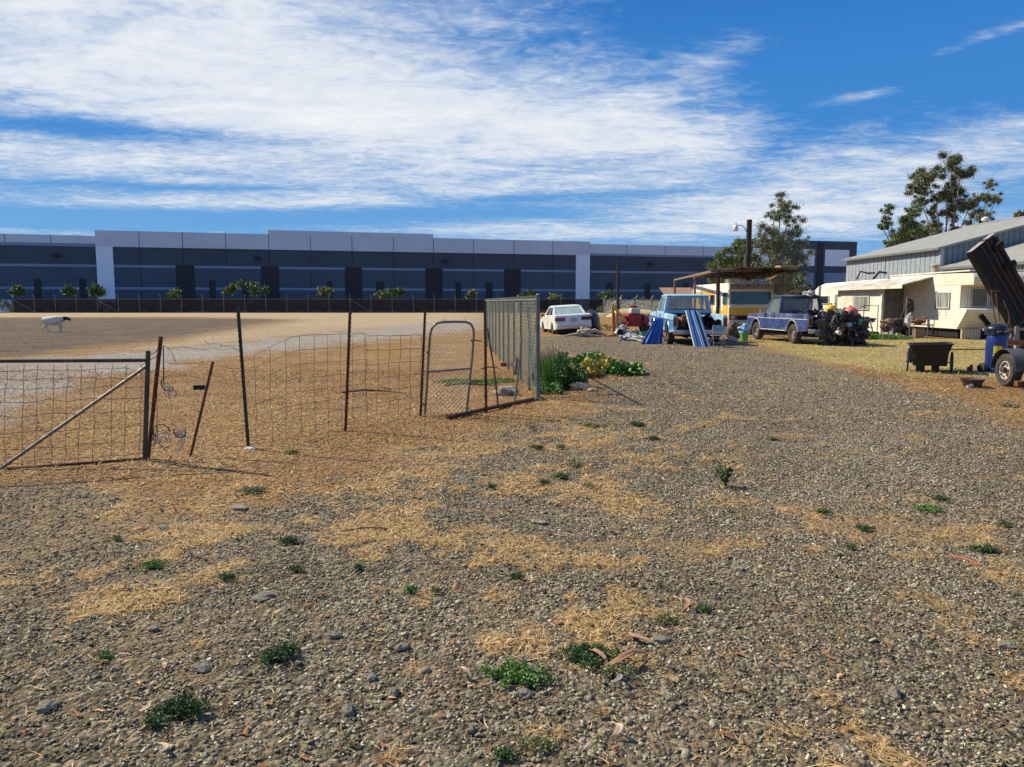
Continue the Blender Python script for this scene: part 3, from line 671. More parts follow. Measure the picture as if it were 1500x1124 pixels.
for (px, py, w, h, Yc) in ((938, 458, 3.6, .95, 82), (985, 460, 3.4, .8, 84), (860, 462, 4, .5, 86)):
    c = P(px, py, Yc); o = MB().lump((0, 0, 0), (w, 2.0, h), .12, px, 3).build('earth_mound', hay, smooth=True); o.location = (c.x, Yc, -.1)
    tag(o, {938: 'tall dry grass mound behind the red tractor', 985: 'dry grass mound left of the light blue truck cab', 860: 'low dry mound behind the white sedan'}[px], 'mound')
scr2 = M('background_scrub', (1, 1, 1), rough=.8, tint=[(.06, .08, .03), (.14, .15, .07), (.28, .26, .14)])
for i, (px, w, h, lab) in enumerate(((905, 2.6, 1.9, 'grey-green bush behind the bare wire fence beside the pole'), (948, 3.5, 1.9, 'grey-green bush behind the tall dry mound'), (1000, 3.4, 2.4, 'olive bush left of the small tan shed'))):
    o = shrub_mesh(90 + i, w, h, 1300, .28, scr2); o.location = (P(px, 450, 92).x, 93, 0); tag(o, lab, 'bush')

# ------------------------------------------------------------------ sheep
def skinned(name, chains, mat, parent=None, sub=2):
    """chains: {key:(x,y,z,r)}, edges"""
    pts, edges, root = chains
    keys = list(pts); me = bpy.data.meshes.new(name + '_skel'); me.from_pydata([pts[k][:3] for k in keys], [(keys.index(a), keys.index(b)) for a, b in edges], [])
    o = bpy.data.objects.new(name + '_tmp', me); col.objects.link(o)
    sk = o.modifiers.new('s', 'SKIN'); sk.use_smooth_shade = True; sb_ = o.modifiers.new('d', 'SUBSURF'); sb_.levels = sub; sb_.render_levels = sub
    for i, k in enumerate(keys):
        r = pts[k][3]; me.skin_vertices[0].data[i].radius = (r, r) if not isinstance(r, tuple) else r; me.skin_vertices[0].data[i].use_root = (k == root)
    dg = bpy.context.evaluated_depsgraph_get(); dg.update(); m2 = bpy.data.meshes.new_from_object(o.evaluated_get(dg))
    bpy.data.objects.remove(o); m2.name = name; m2.materials.clear(); m2.materials.append(mat); m2.shade_smooth()
    q = bpy.data.objects.new(name, m2); col.objects.link(q)
    if parent is not None: q.parent = parent
    return q
pts = {'rump': (-.56, 0, .66, .12), 'pel': (-.42, 0, .66, .19), 'mid': (-.08, 0, .58, .26), 'chest': (.26, 0, .60, .235), 'neck': (.46, 0, .70, .125), 'poll': (.62, 0, .76, .095), 'muz': (.80, 0, .66, .075), 'nose': (.88, 0, .60, .045),
       'earL': (.58, .16, .73, .035), 'earR': (.58, -.16, .73, .035), 'tail': (-.68, 0, .58, .05),
       'h1a': (-.48, .11, .50, .10), 'h1b': (-.50, .12, .36, .065), 'h1c': (-.62, .12, .24, .04), 'h1d': (-.72, .12, .04, .035), 'h1e': (-.68, .12, .02, .03),
       'h2a': (-.40, -.11, .50, .10), 'h2b': (-.30, -.12, .36, .065), 'h2c': (-.34, -.12, .22, .04), 'h2d': (-.22, -.12, .04, .035), 'h2e': (-.18, -.12, .02, .03),
       'f1a': (.24, .10, .48, .075), 'f1b': (.22, .10, .26, .04), 'f1c': (.24, .10, .04, .035), 'f1d': (.28, .10, .02, .03),
       'f2a': (.32, -.10, .48, .075), 'f2b': (.50, -.10, .30, .04), 'f2c': (.40, -.10, .12, .03), 'f2d': (.33, -.10, .08, .03)}
ed = [('rump', 'pel'), ('pel', 'mid'), ('mid', 'chest'), ('chest', 'neck'), ('neck', 'poll'), ('poll', 'muz'), ('muz', 'nose'), ('poll', 'earL'), ('poll', 'earR'), ('rump', 'tail'),
      ('pel', 'h1a'), ('h1a', 'h1b'), ('h1b', 'h1c'), ('h1c', 'h1d'), ('h1d', 'h1e'), ('pel', 'h2a'), ('h2a', 'h2b'), ('h2b', 'h2c'), ('h2c', 'h2d'), ('h2d', 'h2e'),
      ('chest', 'f1a'), ('f1a', 'f1b'), ('f1b', 'f1c'), ('f1c', 'f1d'), ('chest', 'f2a'), ('f2a', 'f2b'), ('f2b', 'f2c'), ('f2c', 'f2d')]
wool = bpy.data.materials.new('fleece'); wool.use_nodes = True; t_ = wool.node_tree; b_ = t_.nodes['Principled BSDF']; b_.inputs['Roughness'].default_value = .95
q1 = t_.nodes.new('ShaderNodeTexCoord'); q2 = t_.nodes.new('ShaderNodeSeparateXYZ'); t_.links.new(q1.outputs['Object'], q2.inputs[0]); q3 = t_.nodes.new('ShaderNodeMapRange'); q3.inputs[1].default_value = .53; q3.inputs[2].default_value = .57
t_.links.new(q2.outputs[0], q3.inputs[0]); q4 = t_.nodes.new('ShaderNodeMix'); q4.data_type = 'RGBA'; t_.links.new(q3.outputs[0], q4.inputs[0]); q4.inputs[6].default_value = (.62, .56, .47, 1); q4.inputs[7].default_value = (.012, .010, .009, 1); t_.links.new(q4.outputs[2], b_.inputs['Base Color'])
shp = skinned('sheep', (pts, ed, 'pel'), wool)
c = G(80, 486.5); shp.location = (c.x, c.y, 0); shp.scale = (1.02,) * 3
tag(shp, 'white sheep with a black head walking right across the field', 'sheep')

# ------------------------------------------------------------------ near gate, posts, wire
rust = M('rusty_steel', (.085, .040, .022), rough=.85, metal=.1, c2=(.19, .075, .03), scale=14, bump=.4, bscale=90)
grn = M('weathered_green_steel', (.045, .050, .042), rough=.6, metal=.3, c2=(.12, .09, .06), scale=10, bump=.2)
wire = M('old_wire', (.10, .085, .07), rough=.7, metal=.4, var=.4, scale=3)
wireg = M('grey_wire', (.20, .19, .17), rough=.5, metal=.6, var=.35, scale=3)
pipe = M('galvanised_pipe', (.20, .18, .155), rough=.45, metal=.55, c2=(.16, .10, .06), scale=9, lo=.5, hi=.75)
D0 = GH(215, 675); DY = D0.y
def pt(px, py, Y=None): return P(px, py, Y if Y else DY)
g = thing('farm_gate', 'large tubular field gate with diagonal brace and wire infill at left', 'gate', tuple(D0))
lo = GH(0, 688); lo.y -= .0
gl = Vector((lo.x, lo.y, lo.z)); gdir = (gl - D0); gdir.z = 0; gdir.normalize()
def gp(px, py):
    """point on the vertical plane of the gate seen at a pixel"""
    d = ray(px, py); nrm = gdir.cross(Vector((0, 0, 1))); t = (D0 - Vector((0, 0, EYE))).dot(nrm) / d.dot(nrm); return Vector((0, 0, EYE)) + d * t
tl, tr_, bl_, br_ = gp(-420, 531), gp(213, 528), gp(-420, 722), gp(213, 672)
MB().tube([gp(217, 514), gp(212, 676)], .024, 10).build('end_post', grn, g, smooth=True, world=True)
MB().tube([tl, tr_], .019, 8).build('top_rail', grn, g, smooth=True, world=True)
MB().tube([gp(-420, 718), gp(0, 688), br_], .017, 8).build('bottom_rail', rust, g, smooth=True, world=True)
MB().tube([gp(2, 686), gp(214, 537)], .016, 8).build('brace', pipe, g, smooth=True, world=True)
m = MB(); r = random.Random(3)
def wobble(p, q, k, amp, rr):
    o = []
    for i in range(k + 1):
        v = Vector(p).lerp(Vector(q), i / k)
        if 0 < i < k: v += Vector((rr.uniform(-1, 1), rr.uniform(-1, 1), rr.uniform(-1, 1))) * amp
        o.append(v)
    return o
x = 208
while x > -400:
    m.tube(wobble(gp(x, 534), gp(x - 4, 676 + (208 - x) * .07), 7, .012, r), .0027, 3, False); x -= r.uniform(19, 27)
for py in (541, 553, 566, 583, 602, 624, 646, 664):
    m.tube(wobble(gp(212, py), gp(-400, py + (py - 530) * .35), 34, .014, r), .0028, 3, False)
m.build('wire_mesh', wire, g, world=True, fixn=False)

def tpost(a, b, Yb, lab, mat, r=.018, group='steel fence posts along the dirt edge', nm='fence_post', studs=True, ytop=None, cat='post'):
    """a top pixel, b base pixel"""
    B = GH(*b); B.z -= .05
    T = P(a[0], a[1], ytop if ytop else B.y)
    t = thing(nm, lab, cat, (B.x, B.y, B.z), 0, group)
    d = T - B; m = MB(); q = d.to_track_quat('Z', 'Y').to_matrix().to_4x4(); M4 = Matrix.Translation(B) @ q
    m.box(-r, r, -r * .18, r * .18, 0, d.length, M4); m.box(-r * .18, r * .18, r * .18, r * 1.5, 0, d.length, M4)
    o = m.build('shaft', mat, t, world=True)
    if studs:
        s = MB(); k = .12
        while k < d.length - .04: s.box(-r * .5, r * .5, -r * .75, -r * .18, k, k + .012, M4); k += .055
        s.build('stud_row', mat, t, world=True)
    return t, B, T
tpost((347, 446), (363, 656), 0, 'tallest leaning green steel post with a concrete footing', grn)
B = GH(367, 657); tag(MB().lump((0, 0, 0), (.085, .05, .022), .15, 4, 2).build('concrete_footing', M('concrete', (.50, .46, .40), rough=.95, var=.2, scale=20), smooth=True), 'pale concrete blob at the foot of the tallest post', 'footing').location = B
tpost((514, 455), (507, 632), 0, 'dark steel post between the two wire panels', rust)
tpost((624, 452), (617, 613), 0, 'red-brown steel post at the hinge side of the arched gate', rust)
tpost((709, 441), (711, 606), 0, 'red-brown steel post right of the arched gate', rust, .021)
tpost((236, 493), (216, 672), 0, 'rusty steel post tied to the end of the field gate', rust, .02, ytop=DY - .05)
B = GH(277, 668); T = P(312, 530, B.y + .1); t = thing('leaning_stake', 'loose dark stake leaning right in the opening by the field gate', 'stake', tuple(B))
MB().tube([B - Vector((0, 0, .05)), T], .016, 7).build('shaft', rust, t, world=True, smooth=True)

# welded wire panels
def panel(name, lab, pl, pr, cols, rows, bentl=False, seed=1, mat=wireg, jag=.01):
    """pl,pr: (base px, top px) at left and right; wires on the vertical plane through the bases"""
    A, B = GH(*pl[0]), GH(*pr[0]); nrm = (B - A).cross(Vector((0, 0, 1))).normalized(); e = Vector((0, 0, EYE))
    def on(px, py): d = ray(px, py); return e + d * ((A - e).dot(nrm) / d.dot(nrm))
    rr = random.Random(seed); t = thing(name, lab, 'wire fence', tuple(A)); m = MB()
    TL, TR = on(*pl[1]), on(*pr[1])
    def pp(u, v):
        lo_ = A.lerp(B, u); hi = TL.lerp(TR, u); return lo_.lerp(hi, v)
    for c_ in range(cols + 1):
        u = c_ / cols; vmax = 1.0
        if bentl and u < .32: vmax = .84 + u * .5
        m.tube([pp(u, vmax * k / 6) + Vector((rr.uniform(-jag, jag), rr.uniform(-jag, jag), 0)) for k in range(7)], .0034, 3, False)
    for r_ in range(rows + 1):
        v = (r_ / rows) ** 1.15
        pts_ = []
        for k in range(cols * 2 + 1):
            u = k / (cols * 2); vv = v
            if bentl and u < .32: vv = v * (.84 + u * .5)
            pts_.append(pp(u, vv) + Vector((rr.uniform(-jag, jag), rr.uniform(-jag, jag), rr.uniform(-jag, jag) * .6)))
        m.tube(pts_, .0034, 3, False)
    m.build('wire_grid', mat, t, world=True, fixn=False); return t
panel('welded_wire_fence', 'welded wire panel with its top corner bent over, left of the middle post', ((376, 651), (372, 495)), ((536, 624), (535, 488)), 8, 8, True, 2)
panel('welded_wire_fence', 'lower faint wire panel between the middle post and the arched gate', ((537, 626), (536, 492)), ((614, 612), (618, 491)), 5, 7, False, 5, wire, .014)
lw = thing('loose_wire', 'loose rusty wire strung from the tied post to the tallest post', 'wire', tuple(D0))
rr = random.Random(8)
for (a, b) in (((238, 507), (350, 514)), ((240, 529), (352, 540)), ((238, 548), (352, 560)), ((232, 597), (353, 590)), ((300, 500), (350, 512))):
    m = MB().tube(wobble(pt(*a, DY + .05), pt(*b, DY + .7), 12, .02, rr), .0022, 4, False); m.build('strand', wire, lw, world=True, fixn=False)
MB().tube([pt(237, 505), pt(246, 510), pt(254, 520), pt(257, 531)], .0025, 4).build('strand', wire, lw, world=True)
MB().tube([pt(239, 508), pt(240, 564)], .006, 5).build('strand', wire, lw, world=True)
MB().tube([pt(234, 500), pt(230, 560), pt(230, 620), pt(226, 655), pt(218, 664)], .003, 4).build('strand', wire, lw, world=True)
MB().tube([pt(219, 520), pt(228, 516), pt(233, 508)], .004, 5).build('strand', wire, lw, world=True); MB().tube([pt(219, 527), pt(228, 524), pt(234, 514)], .004, 5).build('strand', wire, lw, world=True)
MB().tube([pt(214, 646), pt(226, 655), pt(231, 640), pt(231, 625)], .004, 5).build('strand', wire, lw, world=True)
twm = M('blue_twine', (.10, .24, .36), rough=.9, var=.3, scale=30); blk = M('black_rubber', (.014, .013, .013), rough=.75, var=.2)
for i, (px, py, w, lab) in enumerate(((246, 566, 12, 'frayed blue twine knotted at the end of a hanging wire'), (236, 638, 14, 'tangle of blue twine and black cord low beside the tied post'), (263, 636, 10, 'loop of black cord with blue twine hanging right of the tangle'))):
    C_ = pt(px, py, DY + .1); t = thing('twine', lab, 'twine', tuple(C_), 0, 'blue twine scraps by the field gate'); m = MB(); k_ = MB(); rr = random.Random(i)
    s = w / FPX * DY
    for _ in range(13):
        p = C_ + Vector((rr.gauss(0, .4), 0, rr.gauss(0, .35))) * s; m.tube([p, p + Vector((rr.uniform(-1, 1), rr.uniform(-.3, .3), rr.uniform(-1.2, .3))) * s * .8, p + Vector((rr.uniform(-1, 1), 0, rr.uniform(-1.6, .2))) * s], .0035, 4, False)
    m.build('twine_fibres', twm, t, world=True, fixn=False)
    a0 = rr.uniform(0, 3)
    k_.tube([C_ + Vector((math.cos(a0 + q * .55) * s * .9, .01, math.sin(a0 + q * .55) * s * .9 + s * .3)) for q in range(8)], .006, 5)
    k_.build('cord', blk, t, world=True)
# wire ties near it
bk = GH(292, 573); tag(MB().cbox((0, 0, .04), (.20, .08, .09)).build('dark_block', blk, bevel=.01), 'small dark block lying on dirt behind the leaning stake', 'block').location = bk

# arched chain link gate
A, B = GH(622, 611), GH(683, 609); B = Vector((B.x, A.y + .12, A.z)); nrm = (B - A).cross(Vector((0, 0, 1))).normalized(); e_ = Vector((0, 0, EYE))
def on(px, py): d = ray(px, py); return e_ + d * ((A - e_).dot(nrm) / d.dot(nrm))
ag = thing('arched_gate', 'small galvanised chain link gate with rounded top corners', 'gate', tuple(A))
fr = [on(*p) for p in ((622, 612), (625, 570), (628, 515), (630, 490), (633, 480), (639, 474), (648, 472), (665, 471.5), (683, 472), (690, 475), (693.5, 482), (694, 492), (692, 520), (688, 560), (683, 607))]
MB().tube(fr, .017, 10).build('frame', pipe, ag, smooth=True, world=True)
MB().tube([on(625, 545), on(688, 540)], .013, 8).build('crossbar', pipe, ag, smooth=True, world=True)
MB().tube([on(622, 611), on(683, 605)], .011, 8).build('bottom_bar', rust, ag, smooth=True, world=True)
m = MB(); ux = (on(691, 500) - on(629, 500)); Lg = ux.length
chain(m, on(627, 607), ux.normalized(), (on(630, 474) - on(627, 607)).normalized(), Lg * .95, (on(630, 474) - on(627, 607)).length, .062, .0023)
m.build('wire_mesh', wireg, ag, world=True, fixn=False)
m = MB(); rr = random.Random(4)
for _ in range(9):
    x_ = rr.uniform(646, 682); p = on(x_, 471); m.tube([p, p + Vector((rr.uniform(-.02, .02), 0, .025)), p + Vector((rr.uniform(-.05, .05), 0, .035))], .0035, 4)
m.build('wire_tie', M('white_tie', (.75, .72, .66), rough=.7, var=.1), ag, world=True)
for (px, py) in ((627, 516), (692, 499), (689, 560), (622, 592)): MB().cbox(on(px, py), (.05, .05, .035)).build('clamp', pipe, ag, world=True, bevel=.006)
MB().tube([on(690, 498), on(706, 500)], .009, 6).build('latch', rust, ag, world=True)

# receding chain link fence
C0 = GH(788, 585); C1 = Vector((P(711, 442, 29).x, 29, 0)); C1.z = H(C1.x, C1.y)
cf = thing('chain_link_fence', 'tall galvanised chain link fence receding from the corner post', 'fence', tuple(C0))
ud = (C1 - C0); Lc = ud.length; ud.normalize(); HF = 1.64
green_g = M('aged_galvanised', (.17, .20, .18), rough=.55, metal=.4, c2=(.09, .115, .10), scale=7)
def fat(s, z): return C0 + ud * s + Vector((0, 0, z))
MB().tube([C0 - Vector((0, 0, .05)), C0 + Vector((-.01, 0, HF + .05))], .036, 12).build('corner_post', green_g, cf, smooth=True, world=True)
MB().lathe([(.038, 0), (.038, .015), (.02, .035), (.003, .04)], 12, Matrix.Translation(C0 + Vector((0, 0, HF + .04)))).build('post_cap', green_g, cf, smooth=True, world=True)
ss = [1.3 + 2.45 * .62 * k + (k * .02) for k in range(10)] + [Lc]
for k, s in enumerate(ss):
    MB().tube([fat(s, -.05), fat(s, HF - .02)], .026, 8).build('post', green_g, cf, smooth=True, world=True)
MB().tube([fat(0, HF - .02), fat(Lc, HF - .02)], .018, 8).build('top_rail', green_g, cf, smooth=True, world=True)
meshm = M('chain_wire', (.055, .075, .055), rough=.6, metal=.1, c2=(.03, .04, .03), scale=2)
chain(MB(), fat(0, .03), ud, Vector((0, 0, 1)), Lc, HF + .02, .12, .0022).build('wire_mesh', meshm, cf, world=True, fixn=False)
# a second layer of mesh doubles the near bay
chain(MB(), fat(.02, .25) + Vector((-.05, 0, 0)), ud, Vector((0, 0, 1)), 1.9, HF - .28, .115, .0020).build('wire_mesh', meshm, cf, world=True, fixn=False)
MB().bar(fat(.15, .3) + Vector((-.06, 0, 0)), fat(1.4, HF * .98) + Vector((-.04, 0, 0)), .035).build('brace', green_g, cf, world=True)
tag(MB().cbox(P(756.5, 452, 18.2), (.05, .02, .30)).build('white_tag', M('white_plastic', (.8, .8, .78), rough=.5, var=.05)), 'narrow white tag wired high on the chain link fence', 'tag')
# short run turning across by the gate
bkn = GH(786, 590)
lg = GH(655, 617); le = GH(781, 589); tag(MB().tube([lg + Vector((0, 0, .03)), lg.lerp(le, .5) + Vector((0, 0, .035)), le + Vector((0, 0, .03))], .030, 9).build('ground_pipe', rust, smooth=True), 'rusty pipe lying on the ground from the gate to the corner post', 'pipe')
for (a, b, r_, lab) in (((714, 481), (730, 598), .014, 'thin dark rod leaning left beside the red-brown post'), ((764, 494), (753, 593), .017, 'grey pipe end standing crooked inside the fence corner'), ((785, 466), (772, 565), .016, 'galvanised pipe leaning against the chain link corner')):
    Bq = GH(*b); Tq = P(a[0], a[1], Bq.y + .2); kk = .5
    tag(MB().tube([Bq - Vector((0, 0, .03)) - Bq, Bq.lerp(Tq, .45) + Vector((.012, 0, 0)) - Bq, Tq - Bq], r_, 7).build('leaning_pipe', rust if r_ < .015 else pipe, smooth=True), lab, 'pipe', 'pipes leaning near the fence corner').location = Bq
C_ = P(757, 535, 12.9); tag(MB().lump((0, 0, 0), (.05, .05, .13), .3, 6, 2).build('rag', M('rust_rag', (.25, .17, .14), rough=.95, var=.4, scale=20), smooth=True), 'brown rag bundled round the crooked pipe', 'rag').location = C_
rk = M('field_rock', (.26, .21, .16), rough=.95, c2=(.42, .36, .28), scale=9, bump=.6, bscale=40)
C_ = GH(741, 579); o = MB().lump((0, 0, 0), (.20, .14, .11), .25, 12, 3).build('rock', rk, smooth=True); o.location = (C_.x, C_.y, C_.z + .05); tag(o, 'rounded brown rock inside the fence corner', 'rock')
C_ = GH(742, 536); o = MB().cbox((0, 0, .05), (.34, .16, .10)).build('brick', M('brick_red', (.22, .09, .06), rough=.9, var=.3, scale=15), bevel=.012); o.location = C_; o.rotation_euler.z = .3; tag(o, 'reddish brick lying at the foot of the chain link fence', 'brick')
for i, (px, py, l, lab) in enumerate(((548, 580, .55, 'fallen bare branch lying behind the middle wire panel'), (720, 541, .25, 'short dark stick behind the rods near the fence'), (690, 568, .5, 'thin pale stick lying across the dirt behind the arched gate'))):
    C_ = GH(px, py); rr = random.Random(i); o = MB().tube([(-l, 0, .03), (-l * .3, .05, .07), (l * .4, .02, .05), (l, -.04, .02)], [.022, .02, .014, .006], 6).tube([(0, .03, .05), (l * .2, .12, .10), (l * .5, .2, .06)], .008, 5).build('branch', litm if False else M('dead_wood', (.13, .09, .06), rough=.9, var=.4, scale=10), smooth=True); o.location = C_; tag(o, lab, 'branch')
# footing with dark rag at the corner post
C_ = GH(790, 588); o = MB().lump((0, 0, 0), (.13, .08, .05), .3, 5, 2).build('dark_rag', blk, smooth=True); o.location = C_; tag(o, 'dark rag crumpled at the base of the fence corner post', 'rag')
# ------------------------------------------------------------------ vehicles
glass = bpy.data.materials.new('window_glass'); glass.use_nodes = True; b_ = glass.node_tree.nodes['Principled BSDF']
b_.inputs['Base Color'].default_value = (.25, .32, .32, 1); b_.inputs['Roughness'].default_value = .05; b_.inputs['Alpha'].default_value = .42
glassd = M('dark_glass', (.02, .028, .03), rough=.06, var=.1, spec=.8)
chrome = M('dull_chrome', (.45, .46, .48), rough=.3, metal=.85, c2=(.25, .2, .16), scale=6, lo=.55, hi=.8)
tyre = M('tyre_rubber', (.035, .032, .030), rough=.9, c2=(.075, .066, .055), scale=12)
dk = M('under_black', (.010, .010, .011), rough=.8, var=.2)
redl = M('tail_light_red', (.16, .012, .015), rough=.2, var=.1, spec=.8)
hubm = M('steel_rim', (.30, .28, .25), rough=.5, metal=.5, c2=(.14, .10, .08), scale=8)
def wheel(par, x, y, r=.37, w=.22, side=1, hub=None, spoke=True):
    """wheel with axis along x; outer face towards side"""
    Mx = Matrix.Translation((x, y, r)) @ Matrix.Rotation(R(90) * side, 4, 'Y')
    t = MB().lathe([(r * .58, -w / 2), (r * .9, -w / 2), (r * .98, -w * .36), (r, -w * .2), (r, w * .2), (r * .98, w * .36), (r * .9, w / 2), (r * .60, w / 2), (r * .56, w * .3), (r * .56, -w * .3)], 28, Mx, True).build('wheel', tyre, par, smooth=True)
    m = MB().lathe([(r * .575, -w * .3), (r * .575, w * .40), (r * .5, w * .42), (r * .46, w * .2), (r * .30, w * .16), (r * .24, w * .3), (r * .1, w * .32), (.005, w * .32)], 20, Mx)
    m.build('rim', hub or hubm, t, smooth=True)
    return t
def rust_paint(name, c, c2, sc_=1.6, lo=.5, hi=.72, rough=.45):
    return M(name, c, rough=rough, c2=c2, scale=sc_, lo=lo, hi=hi, detail=10, stretch=(1, 1, .6))
def arch(cy, r, z0, n=9, rev=False):
    o = [(cy + r * math.cos(math.pi * k / n), z0 + r * math.sin(math.pi * k / n)) for k in range(n + 1)]
    return o if not rev else o[::-1]
def pickup(name, lab, loc, yaw, paint, roofp, lowp, trim, lift=(0, 0), taildown=False, bed_mat=None, wheels=(1, 1, 1, 1), ext=False, roll=0.0, bare_top=False):
    t = thing(name, lab, 'pickup truck', loc, (lift[0], roll, yaw))
    w = .97; L = 2.68; zb = .50; zr = 1.14; ya, yf = -1.45, 1.78   # wheel centres
    cab0 = -.55 if ext else -.30
    # bed sides
    for s in (-1, 1):
        prof = [(-L, .52)] + [(ya - .47, .46)] + arch(ya, .44, .46)[::-1] + [(cab0 - .03, .46), (cab0 - .03, zr), (-L, zr)]
        MB().prism(prof, 0, s * w, s * (w - .14)).build('bed_side', paint, t, bevel=.025)
    MB().box(-w + .15, w - .15, -L + .05, cab0 - .06, .60, .66).build('bed_floor', dk, t)
    MB().box(-w + .15, w - .15, cab0 - .10, cab0 - .05, .66, zr).build('bed_front', dk, t)
    # cab and nose, full width
    prof = [(cab0, .44), (yf - .47, .44)] + arch(yf, .44, .44)[::-1] + [(yf + .48, .44), (L - .08, .50), (L - .03, .62), (L - .03, 1.02), (L - .25, 1.08), (1.02, 1.16), (cab0, 1.16)]
    MB().prism(prof, 0, -w, w).build('body', paint, t, bevel=.035, seg=3)
    # lower panels of the second colour and bright strips, standing proud
    for s in (-1, 1):
        x = s * (w + .002)
        if lowp is not None:
            pr = [(-L + .06, .62), (ya - .47, .58)] + arch(ya, .50, .46)[::-1][1:-1] + [(yf - .52, .56)] + arch(yf, .50, .44)[::-1][1:-1] + [(L - .12, .62), (L - .12, .92), (-L + .06, .92)]
            MB().prism(pr, 0, x, x + s * .008).build('side_panel', lowp, t)
        MB().box(x, x + s * .014, -L + .04, L - .1, .935, .955).build('side_trim', trim, t)
        MB().box(x, x + s * .014, ya + .52, yf - .52, .475, .50).build('side_trim', trim, t)
        for cy in (ya, yf):
            MB().tube([(x, cy + .455 * math.cos(a), .45 + .455 * math.sin(a)) for a in [math.pi * k / 12 for k in range(13)]], .014, 6).build('arch_trim', trim, t, smooth=True)
    # greenhouse
    zt = 1.80; rb = cab0 + .02; rt = cab0 + .12; fb, ft = 1.12, .62
    B_ = w - .04; T_ = w - .17
    q_rear = [(-B_, rb, 1.16), (B_, rb, 1.16), (T_, rt, zt), (-T_, rt, zt)]
    m = MB().frame(q_rear, -.05, .075, .075, .14, .12); m.build('cab_frame', roofp, t); MB().quad(*m.inner).build('rear_window', glass, t)
    if ext:
        a_, b_, c__, d_ = [Vector(v) for v in m.inner]
        for u in (.38, .62): MB().bar(a_.lerp(b_, u), d_.lerp(c__, u), .02).build('window_divider', chrome, t)
    q_fr = [(B_, fb, 1.16), (-B_, fb, 1.16), (-T_, ft, zt), (T_, ft, zt)]
    m = MB().frame(q_fr, -.05, .05, .05, .06, .10); m.build('cab_frame', roofp, t); MB().quad(*m.inner).build('windscreen', glass, t)
    for s in (-1, 1):
        q = [(s * B_, fb, 1.16), (s * B_, rb, 1.16), (s * T_, rt, zt), (s * T_, ft, zt)]
        if s > 0: q = [q[1], q[0], q[3], q[2]]
        m = MB().frame(q, -.05, .07, .12, .04, .12); m.build('cab_frame', roofp, t); MB().quad(*m.inner).build('side_window', glass, t)
        inn = [Vector(v) for v in m.inner]
        u = .42 if ext else .16
        if ext and s < 0: u = .58
        if not ext: u = (.22 if s < 0 else .78)
        MB().bar(inn[0].lerp(inn[1], u), inn[3].lerp(inn[2], u), .05 if ext else .02).build('window_divider', roofp, t)
        MB().box(s * (w + .001), s * (w + .012), -.02, -.008, .60, 1.14).build('door_seam', dk, t)
        MB().box(s * (w + .003), s * (w + .03), .08, .2, 1.02, 1.05).build('door_handle', chrome, t)
        m = MB().tube([(s * (w - .02), .95, 1.15), (s * (w + .16), .98, 1.18)], .012, 6); m.cbox((s * (w + .17), .97, 1.24), (.04, .12, .2)); m.build('mirror', chrome, t)
    MB().loft([[(-T_ - .03, rt - .03, zt - .02), (T_ + .03, rt - .03, zt - .02), (T_ + .03, ft + .06, zt - .02), (-T_ - .03, ft + .06, zt - .02)],
               [(-T_ - .04, rt - .05, zt + .01), (T_ + .04, rt - .05, zt + .01), (T_ + .04, ft + .08, zt + .01), (-T_ - .04, ft + .08, zt + .01)],
               [(-T_ + .12, rt + .08, zt + .07), (T_ - .12, rt + .08, zt + .07), (T_ - .12, ft - .10, zt + .065), (-T_ + .12, ft - .10, zt + .065)]]).build('roof', roofp, t, bevel=.02)
    MB().box(-w + .12, w - .12, .2, .5, .7, 1.28).build('seat', M('seat_cloth', (.05, .045, .04), rough=.9), t, bevel=.05)
    sw = MB().tube([(-.42 + .18 * math.cos(a), .78 + .05 * math.sin(a), 1.25 + .18 * math.sin(a)) for a in [6.283 * k / 16 for k in range(17)]], .014, 6); sw.build('steering_wheel', dk, t, smooth=True)
    # nose
    MB().box(-w + .1, w - .1, L - .03, L + .02, .62, .98).build('grille', chrome, t, bevel=.01)
    for s in (-1, 1):
        MB().lathe([(.10, 0), (.10, .03), (.085, .05), (.01, .05)], 18, Matrix.Translation((s * .72, L + .02, .80)) @ Matrix.Rotation(R(-90), 4, 'X')).build('headlight', M('lamp_lens', (.6, .6, .58), rough=.15, var=.05), t, smooth=True)
        MB().box(s * (w - .14), s * (w - .005), -L - .035, -L + .02, .74, 1.02).build('tail_light', redl, t, bevel=.012)
        m = MB().frame([(s * (w - .07) - .085, -L - .006, .70), (s * (w - .07) + .085, -L - .006, .70), (s * (w - .07) + .085, -L - .006, 1.06), (s * (w - .07) - .085, -L - .006, 1.06)], .04, .1, .1, .06, .06); m.build('light_surround', chrome, t)
    MB().box(-w - .02, w + .02, L + .02, L + .16, .46, .62).build('bumper', chrome, t, bevel=.03)
    MB().box(-w - .01, w + .01, -L - .20, -L - .03, .44, .60).build('bumper', chrome, t, bevel=.025)
    MB().box(-w + .15, w - .15, -L + .02, L - .1, .36, .44).box(-.5, -.4, -L, L - .2, .30, .36).box(.4, .5, -L, L - .2, .30, .36).build('chassis', dk, t)
    MB().tube([(-w + .15, ya, .37), (w - .15, ya, .37)], .06, 8).build('axle', dk, t); MB().lump((0, ya, .37), (.17, .17, .15), .05, 1, 2).build('differential', dk, t, smooth=True)
    MB().cbox((0, L - .5, .62), (1.0, .8, .3)).build('engine', dk, t)
    for i, (x, y) in enumerate(((-w + .13, ya), (w - .13, ya), (-w + .13, yf), (w - .13, yf))):
        if wheels[i]: wheel(t, x, y, .375, .23, -1 if x < 0 else 1)
    return t
